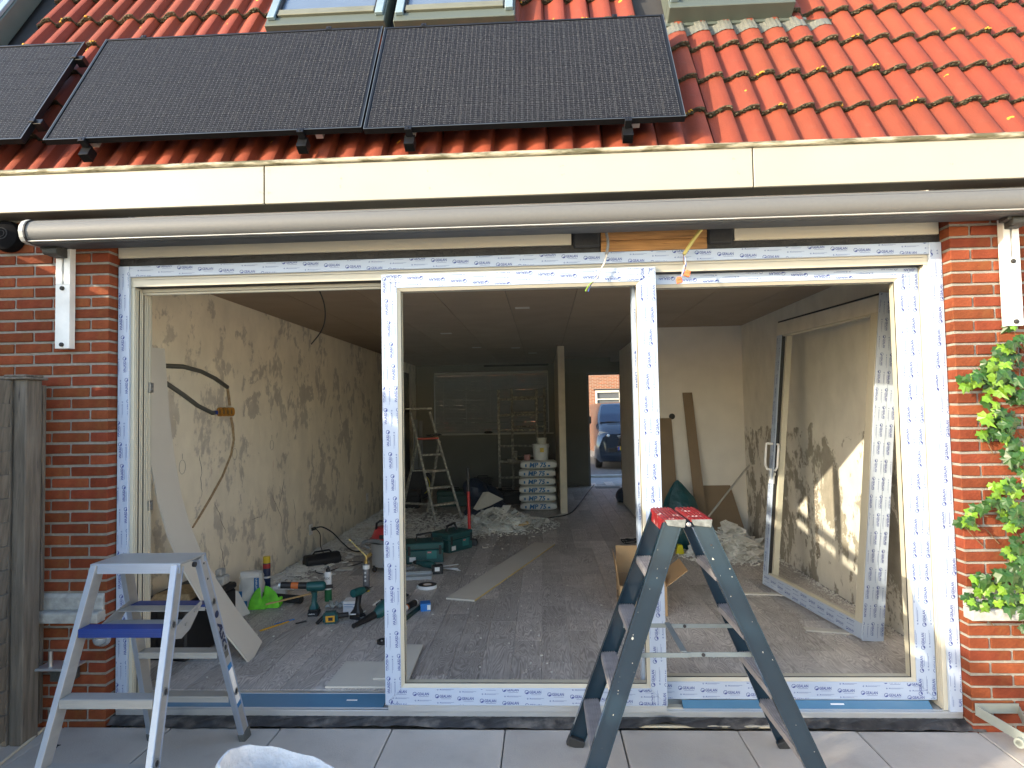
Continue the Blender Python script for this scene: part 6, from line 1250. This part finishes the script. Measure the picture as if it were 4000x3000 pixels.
q = MB(); P = [LP0+LU*u+LW*v+LN*.006 for u, v in ((.11,1.02),(.13,1.02),(.158,1.05),(.160,1.24),(.150,1.25),(.135,1.25))]; q.tube(P, .009, 8); q.build('pull_handle', m_wtx, ls, smooth=50)
q = MB(); lbox(q, .035, .060, .90, 1.02, .0005, .016); q.build('lock_plate', m_wtx, ls, bev=.003)
q = MB(); q.lathe([(.016,0),(.016,.012),(0,.014)], LP0+LU*.112+LW*.985+LN*.0, LN, 12); q.build('lock_cylinder', m_alu, ls)
q = MB(); lbox(q, .108, .118, .90, .975, .004, .008); q.lathe([(.012,0),(.012,.003),(0,.003)], LP0+LU*.114+LW*.95+LN*.010, LN, 10); q.build('key', m_alu, ls)
for P, lb in (([(4.065,2.07),(4.62,2.00),(4.625,2.06),(4.07,2.13)],'rear of the two pale wood strips under the leaning door sash'),([(4.235,1.16),(4.60,1.07),(4.62,1.13),(4.245,1.235)],'front one of the pale wood strips under the leaning door sash')):
    q = MB(); q.hexa([(x,y,ZF+.0005) for x,y in P]+[(x,y,ZF+.0105) for x,y in P]); tag(q.build('wood_strip', m_gyps, bev=.001), lb, 'strip')
# boards against the right back wall
def lean(x0, x1, z1, dy, label, x0t=None, x1t=None):
    a = x0 if x0t is None else x0t; b_ = x1 if x1t is None else x1t; th = .012
    q = MB(); yb = YR-.02-dy; q.hexa([(x0,yb,ZF+.002),(x1,yb,ZF+.002),(x1,yb+th,ZF+.002),(x0,yb+th,ZF+.002),(a,YR-.018,z1),(b_,YR-.018,z1),(b_,YR-.004,z1),(a,YR-.004,z1)]); tag(q.build('leaning_board', mat('brown_board', (.22,.155,.095), .85, var=.05), bev=.001), label, 'board')
lean(3.76,4.03,1.53,.14,'wide brown board leaning on the wall left of the narrow tall one',3.74,3.985)
lean(4.20,4.33,1.84,.30,'narrow tall brown board leaning on the white back wall',4.13,4.245)
lean(4.28,4.80,.70,.22,'low brown board with slanted edge behind the corner rubble',4.27,4.67)
q = MB(); q.lathe([(.036,0),(.036,.012),(.028,.012),(.026,.002),(0,.001)], (3.995,YR-.0005,1.55), -Y_, 16); tag(q.build('black_socket_box', m_rub, smooth=40), 'black round socket box on the white wall above the wide brown board', 'socket box')
q = MB(); q.cyl((4.83,4.22,.965),(4.10,3.95,.20),.012,8); tag(q.build('metal_rod', mat('pale_metal',(.45,.44,.40),.45,metal=.4)), 'thin pale rod leaning diagonally into the right corner', 'rod')
m_gbag = mat('teal_rubbish_bag', (.008,.06,.07), .3, var=.3, vscale=8, bump=1., bscale=16)
gbv = thing('rubbish_bag', 'dark teal rubbish bag with a pointed top behind the blue stepladder', 'bag', (3.95,4.0,ZF), world=True)
rr = random.Random(5); sec = []
for z, w, d, ox in ((ZF+.002,.17,.15,0),(.15,.21,.18,0),(.35,.22,.17,.0),(.52,.20,.14,.01),(.62,.16,.09,.0),(.72,.09,.05,-.02),(.79,.04,.02,-.03),(.82,.008,.006,-.03)):
    sec.append([(3.97+ox+cos(2*pi*k/18)*w*(1+.10*sin(3*k+z*9)+.05*rr.uniform(-1,1)), 4.0+sin(2*pi*k/18)*d*(1+.1*sin(2*k+z*7)), z+rr.uniform(-.006,.006)) for k in range(18)])
q = MB(); q.sweep(sec); q.build('plastic', m_gbag, gbv, smooth=30)
q = MB(); q.prism([(0,0),(.09,0),(.07,.10),(.02,.10)], X, Z_, Y_, o=(3.83,3.62,ZF), d0=0, d1=.06); tag(q.build('yellow_bucket_piece', mat('signal_yellow',(.62,.52,.01),.4), bev=.004), 'small bright yellow plastic piece between the blue ladder legs', 'plastic piece')
q = MB(); q.sphere((3.80,7.7,.16),.17,14,9,(1,1.2,.9)); tag(q.build('black_bag', m_bag, smooth=True), 'black bag standing against the hall wall near the front door', 'bag')
q = MB(); q.tube([(3.70,8.3,.075),(3.85,8.2,.075),(3.86,8.6,.075)], .012, 6); tag(q.build('black_strap', m_blk), 'black strap on the hall floor by the open door', 'strap')
# cardboard box
cbx = thing('cardboard_box', 'open brown cardboard box behind the blue stepladder', 'box', (3.15,1.8,ZF), world=True)
bx0, bx1, by0, by1, bh = 2.975, 3.335, 1.52, 1.92, .225
P = [(bx0,by0),(bx1,by0-.02),(bx1+.02,by1),(bx0+.02,by1+.02)]
for k, nm_ in enumerate(('front_side','right_side','rear_side','left_side')):
    a, b_ = Vector((*P[k],ZF+.001)), Vector((*P[(k+1)%4],ZF+.001)); d = (b_-a).normalized(); n_ = Vector((-d.y,d.x,0)); q = MB(); q.obox(a, d, Z_, n_, .003, (b_-a).length-.003, 0, bh, 0, .004); q.build(nm_, m_kraft, cbx)
def flap(a, b_, out, up, ln, nm_='flap'):
    a, b_ = Vector(a), Vector(b_); d = (b_-a).normalized(); F = (Vector(out)*1+Z_*up).normalized(); q = MB(); q.obox(a, d, F, d.cross(F), .004, (b_-a).length-.004, 0, ln, 0, .004); q.build(nm_, m_kraft, cbx)
zt = ZF+bh+.002
flap((P[3][0],P[3][1],zt),(P[0][0],P[0][1],zt),(-.12,0,0),1,.20); flap((P[2][0],P[2][1],zt),(P[3][0],P[3][1],zt),(0,.1,0),1,.22)
flap((P[0][0]+.1,P[0][1]+.004,zt-.05),(P[1][0],P[1][1]+.004,zt-.05),(0,.45,0),.75,.16); flap((P[1][0],P[1][1],zt),(P[2][0],P[2][1],zt),(1,0,0),.75,.20)
q = MB(); q.tube([(bx0-.001+.002,1.66+cos(a*pi/8)*.03,.19+sin(a*pi/8)*.03) for a in range(16)], .002, 4, closed=True); q.build('hand_hole', m_dark, cbx)

# ---- aluminium double stepladder
m_al = mat('brushed_aluminium', (.37,.375,.37), .42, metal=.45, var=.06, vscale=6, stretch=(1,1,6), bump=.08, bscale=120)
m_alr = mat('ribbed_aluminium', (.36,.425,.54), .33, metal=.45, var=.05)
m_bl = mat('blue_step', (.001,.026,.17), .45, var=.08)
al = thing('aluminium_stepladder', 'silver double sided stepladder with two blue steps standing in front at the left', 'stepladder', (.578,-.61,PZ))
H = 1.03                                                       # platform height above ground
def hw(z): return .198+(H-z)*.060                               # half width (outer) at height z above ground
def ydist(z): return .088+(H-z)*.335                            # centre of stile from the middle plane
def stile(sx, sy):
    q = MB(); f0, f1 = 0.028, 1.0; z0, z1 = .03, H-.012
    a = Vector((sx*(hw(z0)-.014), sy*ydist(z0), z0)); b_ = Vector((sx*(hw(z1)-.014), sy*ydist(z1), z1)); d = (b_-a).normalized(); xx = Vector((1,0,0)); xx = (xx-d*xx.dot(d)).normalized(); yy = d.cross(xx)
    L_ = (b_-a).length; o = a
    q.obox(o, d, xx, yy, 0, L_, -.0125, .0125, -.031, .031)
    st = q.build('stile', m_al, al, bev=.002)
    q = MB()
    for s_ in (-1, 1):
        for k in range(6): q.obox(o, d, xx, yy, .004, L_-.004, -.0115+k*.0042, -.0095+k*.0042, s_*.0312-.0012, s_*.0312+.0012)
    q.build('rib', m_alr, st)
    q = MB(); s_ = sx
    q.obox(o, d, xx, yy, .004, L_-.004, s_*.0126-.0012, s_*.0126+.0012, -.030, -.020); q.obox(o, d, xx, yy, .004, L_-.004, s_*.0126-.0012, s_*.0126+.0012, .020, .030); q.build('edge_bead', m_alr, st)
    for z in (.25+.03,.50+.03,.75+.03):
        c_ = a+d*((z-z0)/d.z); q = MB(); q.lathe([(.0135,.0),(.0135,.0045),(.0185,.0045),(.0185,.0005)], c_+xx*(s_*.0126), xx*s_, 20); q.build('ring', MATS['zinc'], st, smooth=40)
        q = MB(); q.lathe([(.0134,.0),(0,.0006)], c_+xx*(s_*.0139), xx*s_, 16); q.build('hole', m_dark, st)
    if sy > 0:
        for z in (H-.05, H-.13): q = MB(); q.lathe([(.006,0),(0,.0006)], a+d*((z-z0)/d.z)+xx*(s_*.0127), xx*s_, 10); q.build('hole', m_dark, st)
    q = MB(); q.obox(o, d, xx, yy, -.045, .02, -.017, .017, -.036, .036); q.build('foot_cap', mat('grey_rubber', (.07,.08,.085), .7), st, bev=.004)
    return st, a, d, xx, yy
ST = {}
for sy in (-1, 1):
    for sx in (-1, 1): ST[(sx,sy)] = stile(sx, sy)
def step(z, sy, m_top, nm='step'):
    w = hw(z)-.0285; yc = sy*ydist(z); q = MB(); q.box(-w, w, yc-.034, yc+.034, z-.012, z); s_ = q.build(nm, m_top, al, bev=.002)
    q = MB(); yf = yc-.034 if sy < 0 else yc+.034
    q.box(-w, w, *sorted((yf-sy*.0015, yf+sy*.004)), z-.036, z-.001)
    for k in range(5): q.box(-w, w, *sorted((yf+sy*.0042, yf+sy*.0056)), z-.034+k*.0068, z-.031+k*.0068)
    q.build('front_edge', m_top, s_)
    q = MB(); yb_ = yc+.032 if sy < 0 else yc-.032; q.box(-w, w, *sorted((yb_, yb_+.003)), z-.030, z-.0125); q.build('rear_lip', m_al, s_)
for k, z in enumerate((.265,.515,.775)):
    for sy in (-1, 1): step(z, sy, m_bl if k == 2 else m_al)
q = MB(); q.box(-.206,.206,-.105,.105,H-.010,H); pl_ = q.build('platform', m_al, al, bev=.002)
q = MB(); q.box(-.206,.206,-.112,-.1055,H-.044,H-.001)
for k in range(5): q.box(-.204,.204,-.1134,-.1121,H-.041+k*.0078,H-.037+k*.0078)
q.build('platform_edge', m_alr, pl_)
q = MB(); q.box(-.206,.206,.1055,.112,H-.040,H-.001); q.build('platform_edge', m_alr, pl_)
for sx in (-1,1):
    q = MB(); q.lathe([(.007,0),(.007,.003),(0,.004)], (sx*.196,-.1135,H-.022), -Y_, 10); q.build('rivet', MATS['zinc'], pl_)
    q = MB(); q.lathe([(.012,0),(.012,.012),(.007,.014),(0,.014)], (sx*.205,.0,H-.03), X*sx, 10); q.build('hinge', m_blk, pl_)
    # side plates that spread the legs
    q = MB(); q.prism([(-.13,.735),(.0,.775),(.12,.80),(.125,.785),(.02,.70),(-.05,.68),(-.12,.70)], Y_, Z_, X, o=(0,0,0), d0=sx*.178-.002, d1=sx*.178+.002); q.build('spreader', m_al, al)
    for y_, z_ in ((-.02,.735),(.085,.785),(.06,.770)): q = MB(); q.lathe([(.008,0),(.008,.004),(0,.006)], (sx*.1815,y_,z_), X*sx, 10); q.build('bolt', MATS['zinc'], al)
q = MB(); w = .175; q.box(-w,w,-.075,.01,.742,.746); q.box(-w,w,.03,.12,.775,.779); q.build('spreader_board', m_al, al, bev=.001)
st, a, d, xx, yy = ST[(1,1)]
q = MB(); put_text(q, 'ASC', a+d*.68+xx*.0128-yy*(.018), -d, yy if (yy.y > 0) else -yy, .044, xx, bold=.05, width=.165, shear=.2)
ly = LMb = None
q.lathe([(.012,0),(.018,.0005),(.018,.0008),(0,.0008)], a+d*.72+xx*.0130, xx, 12); q.build('lettering', mat('navy_print', (.01,.02,.06), .5), st)
q = MB(); q.obox(a, d, xx, yy, .20,.40, .0128,.0134,-.018,.018); q.build('sticker', m_wtx, st)
q = MB(); q.obox(a, d, xx, yy, .40,.43, .0128,.0136,-.018,.018); q.obox(a, d, xx, yy, .175,.20, .0128,.0136,-.018,.018); q.build('blue_sticker', m_mp, st)
q = MB(); q.obox(a, d, xx, yy, .475,.51, .0128,.0136,-.016,.016); q.build('small_sticker', MATS['grey_conduit'], st)

# ---- dark blue double stepladder seen from the side
m_db = mat('dark_blue_paint', (.010,.027,.045), .22, var=.12, vscale=5, coat=.35, col2=(.32,.33,.33), c2scale=13, c2lo=.70, c2hi=.74)
m_st = mat('grey_tread', (.28,.27,.28), .6, metal=.2, var=.15, vscale=20)
m_rp = mat('red_paint_worn', (.20,.010,.014), .5, var=.2, vscale=14, col2=(.55,.42,.40), c2scale=16, c2lo=.58, c2hi=.66)
dbl = thing('blue_stepladder', 'dark blue double stepladder with red spattered top steps standing in front', 'stepladder', (3.04,-.51,PZ))
HT = 1.195
topx = {-1:(-.0625), 1:(.045)}; footx = {-1:-.505, 1:.545}
def xat(s_, z): return topx[s_]+(footx[s_]-topx[s_])*(HT-z)/HT
def yhalf(z): return .160+(HT-z)*.105
for s_ in (-1, 1):
    for f in (-1, 1):
        a = Vector((xat(s_,.0), f*yhalf(0), .0)); b_ = Vector((xat(s_,HT-.02), f*yhalf(HT-.02), HT-.02)); d = (b_-a).normalized(); xx = (X-d*X.dot(d)).normalized(); yy = d.cross(xx); L_ = (b_-a).length
        if yy.y < 0: yy = -yy
        q = MB(); W2 = .040; nf = f                              # C channel: web outside, lips to the inside
        q.obox(a, d, xx, yy, .02, L_, -W2, W2, f*.0-.0015+ (0), .0015); 
        q.obox(a, d, xx, yy, .02, L_, -W2, -W2+.003, *sorted((-f*.0015, -f*.026))); q.obox(a, d, xx, yy, .02, L_, W2-.003, W2, *sorted((-f*.0015, -f*.026)))
        q.obox(a, d, xx, yy, .02, L_, -W2, -W2+.008, *sorted((f*.0016, f*.004))); q.obox(a, d, xx, yy, .02, L_, W2-.008, W2, *sorted((f*.0016, f*.004)))
        q.obox(a, d, xx, yy, .02, L_, -W2+.013, -W2+.016, *sorted((f*.0016, f*.003))); q.obox(a, d, xx, yy, .02, L_, W2-.016, W2-.013, *sorted((f*.0016, f*.003)))
        lg = q.build('leg', m_db, dbl)
        q = MB(); q.obox(a, d, xx, yy, .0, .045, -W2-.003, W2+.003, *sorted((f*.004, -f*.030))); q.build('foot_cap', mat('dark_rubber', (.02,.022,.024), .7), lg, bev=.004)
        if s_ > 0: q = MB(); q.lathe([(.005,0),(0,.0006)], a+d*(L_-.10)+yy*(f*.0018), yy*f, 10); q.build('hole', m_dark, lg)
        random.seed(50+f+2*s_); sp_ = MB()
        for k in range(18):
            u = random.uniform(.1, L_); v = random.uniform(-.034,.034); r = random.uniform(.0006,.0025)*(3.0 if random.random() < .12 else 1); n_ = 6; off = f*.0021
            sp_.add([a+d*(u+cos(2*pi*j/n_)*r*random.uniform(.6,2.2))+xx*(v+sin(2*pi*j/n_)*r*random.uniform(.6,1.2))+yy*off for j in range(n_)], [tuple(range(n_))])
        o = sp_.build('paint_splash', mat('cream_paint', (.58,.55,.46), .6), lg, fixn=False); o['kind'] = 'stuff'
    for k, z in enumerate((.24,.48,.72,.96)):
        yh = yhalf(z)-.004; xc_ = xat(s_, z); q = MB(); q.box(xc_-.036,xc_+.036,-yh,yh,z-.012,z-.001)
        for j in range(6): q.box(xc_-.032+j*.0115,xc_-.032+j*.0115+.006,-yh,yh,z-.0009,z+.0025)
        q.box(xc_-.038,xc_-.0362,-yh,yh,z-.030,z-.001); q.box(xc_+.0362,xc_+.038,-yh,yh,z-.030,z-.001)
        q.build('step', m_st, dbl)
    q = MB(); x0, x1 = (-.105,-.013) if s_ < 0 else (.008,.100); q.box(x0,x1,-.168,.168,HT-.012,HT)
    for j in range(5): q.box(x0+.006+j*.017,x0+.013+j*.017,-.168,.168,HT+.0004,HT+.003)
    q.prism([(x0,HT-.012),(x1,HT-.012),(x1-.006,HT-.034),(x0+.012,HT-.034)], X, Z_, Y_, d0=.150, d1=.168); tp_ = q.build('top_step', m_rp, dbl)
    q = MB(); q.prism([(x0,HT-.001),(x1,HT-.001),(x1-.006,HT-.036),(x0+.012,HT-.026)], X, Z_, Y_, d0=-.176, d1=-.1685); q.build('end_cap', mat('grey_spattered_cap', (.17,.18,.17), .7, var=.4, vscale=50), tp_, bev=.002)
    if s_ < 0: q = MB(); q.box(x0-.006,x0-.001,-.165,.165,HT-.060,HT-.001); q.build('side_lip', m_rp, tp_)
for f in (-1,1):
    q = MB(); q.lathe([(.010,0),(.010,.01),(.006,.013),(0,.013)], (-.003,f*.170,HT-.022), Y_*f, 10); q.build('hinge_bolt', MATS['zinc'], dbl)
    z = .62+.0*f; xl, xr = xat(-1,z)+.02, xat(1,z)-.0
    q = MB(); q.box(xl,-.02,f*(yhalf(z)-.03)-.002,f*(yhalf(z)-.03)+.002,z-.010,z+.010); q.box(-.03,xr,f*(yhalf(z)-.036)-.002,f*(yhalf(z)-.036)+.002,z-.010,z+.010); q.build('spreader_bar', mat('grey_bar', (.20,.235,.245), .5, metal=.3), dbl)
    for x_ in (.04, xr-.01): q = MB(); q.lathe([(.008,0),(.008,.004),(0,.006)], (x_,f*(yhalf(z)-.036)-.0025,z), -Y_, 10); q.build('rivet', m_dark, dbl)
q = MB(); yy_ = yhalf(.62)-.03; q.box(-.055,-.03,-yy_,yy_,.632,.636); q.build('spreader_link', MATS['grey_bar'], dbl)
# ---- plaster spattered tub edge at the bottom of the photo
tb_ = thing('plaster_tub', 'white plaster crusted tub whose rounded rim shows at the bottom edge of the photo', 'tub', (1.365,-1.06,.272), rot=(radians(-3),radians(13),0))
m_crust = mat('plaster_crust', (.66,.68,.70), .8, var=.12, vscale=12, bump=1., bscale=45)
def ell(k, rx, ry, n=40, e=2.6): 
    th = 2*pi*k/n; c_, s_ = cos(th), sin(th); return (abs(c_)**(2/e)*(1 if c_ >= 0 else -1)*rx, abs(s_)**(2/e)*(1 if s_ >= 0 else -1)*ry)
q = MB(); sec = []
for z, g_ in ((-.33,.80),(-.02,1.0),(-.005,1.05),(.012,1.06),(.022,1.045),(.024,1.0),(.010,.975),(-.28,.78)):
    sec.append([(ell(k,.215*g_,.14*g_)[0], ell(k,.215*g_,.14*g_)[1], z+.003*sin(k*1.7+z*40)) for k in range(40)])
q.sweep(sec); q.build('tub', m_crust, tb_, smooth=50)

# ---- loose wires above the opening
def wire(name, label, segs):
    t = thing(name, label, 'cable', segs[0][0][0], world=True)
    for pts, r, m, nm_ in segs:
        P = [Vector(p) for p in pts]; out = []
        for i in range(len(P)-1):
            p0, p1, p2, p3 = P[max(i-1,0)], P[i], P[i+1], P[min(i+2,len(P)-1)]
            for k in range(6): t_ = k/6; out.append(.5*((2*p1)+(-p0+p2)*t_+(2*p0-5*p1+4*p2-p3)*t_*t_+(-p0+3*p1-3*p2+p3)*t_**3))
        out.append(P[-1]); q = MB(); q.tube(out, r, 7); q.build(nm_, m, t, smooth=60)
gy = mat('grey_sheath', (.16,.17,.18), .5); ye = mat('yellow_sheath', (.50,.44,.14), .5); gg = mat('green_wire', (.25,.50,.04), .5); bb = mat('blue_wire', (.04,.15,.55), .5); wh = mat('pale_sheath', (.55,.53,.48), .5); br = mat('brown_wire', (.10,.05,.03), .5)
wire('grey_cable','grey cable hanging over the middle door with bare yellow green and blue cores',[([(2.762,-.055,2.66),(2.775,-.06,2.62),(2.785,-.06,2.555),(2.775,-.06,2.49)],.008,gy,'sheath'),([(2.775,-.06,2.49),(2.760,-.06,2.44),(2.742,-.06,2.41),(2.72,-.06,2.365),(2.70,-.06,2.345)],.0045,wh,'inner_sheath'),([(2.70,-.06,2.345),(2.675,-.06,2.325),(2.655,-.06,2.292)],.0022,gg,'core'),([(2.70,-.06,2.345),(2.68,-.058,2.315),(2.672,-.06,2.290)],.0022,bb,'core'),([(2.70,-.06,2.345),(2.68,-.062,2.32),(2.663,-.06,2.291)],.0022,br,'core')])
wire('yellow_cable','thick yellow cable hanging from the awning with orange connectors at its end',[([(3.315,-.06,2.66),(3.295,-.06,2.625),(3.242,-.06,2.555),(3.19,-.06,2.478)],.010,ye,'sheath'),([(3.19,-.06,2.478),(3.187,-.06,2.44),(3.196,-.06,2.41),(3.185,-.06,2.37)],.003,br,'core'),([(3.192,-.06,2.475),(3.198,-.06,2.44),(3.185,-.06,2.40),(3.175,-.06,2.36)],.003,wh,'core'),([(3.19,-.06,2.47),(3.20,-.06,2.43),(3.19,-.06,2.39),(3.165,-.06,2.355)],.0025,bb,'core')])
m_or = mat('orange_clear_plastic', (.70,.16,.05), .3)
for x_, z_, r_, lb in ((3.205,2.375,.3,'upper orange wire connector on the yellow cable'),(3.160,2.340,-.2,'lower orange wire connector hanging from the yellow cable')):
    q = MB(); M = Matrix.Translation((x_,-.062,z_)) @ Matrix.Rotation(r_,4,'Y'); q.box(-.015,.015,-.008,.008,-.018,.010); q.box(-.012,.012,-.012,-.0081,.0,.016); q.xf(M); tag(q.build('wire_connector', m_or, bev=.002), lb, 'connector', 'orange wire connectors')
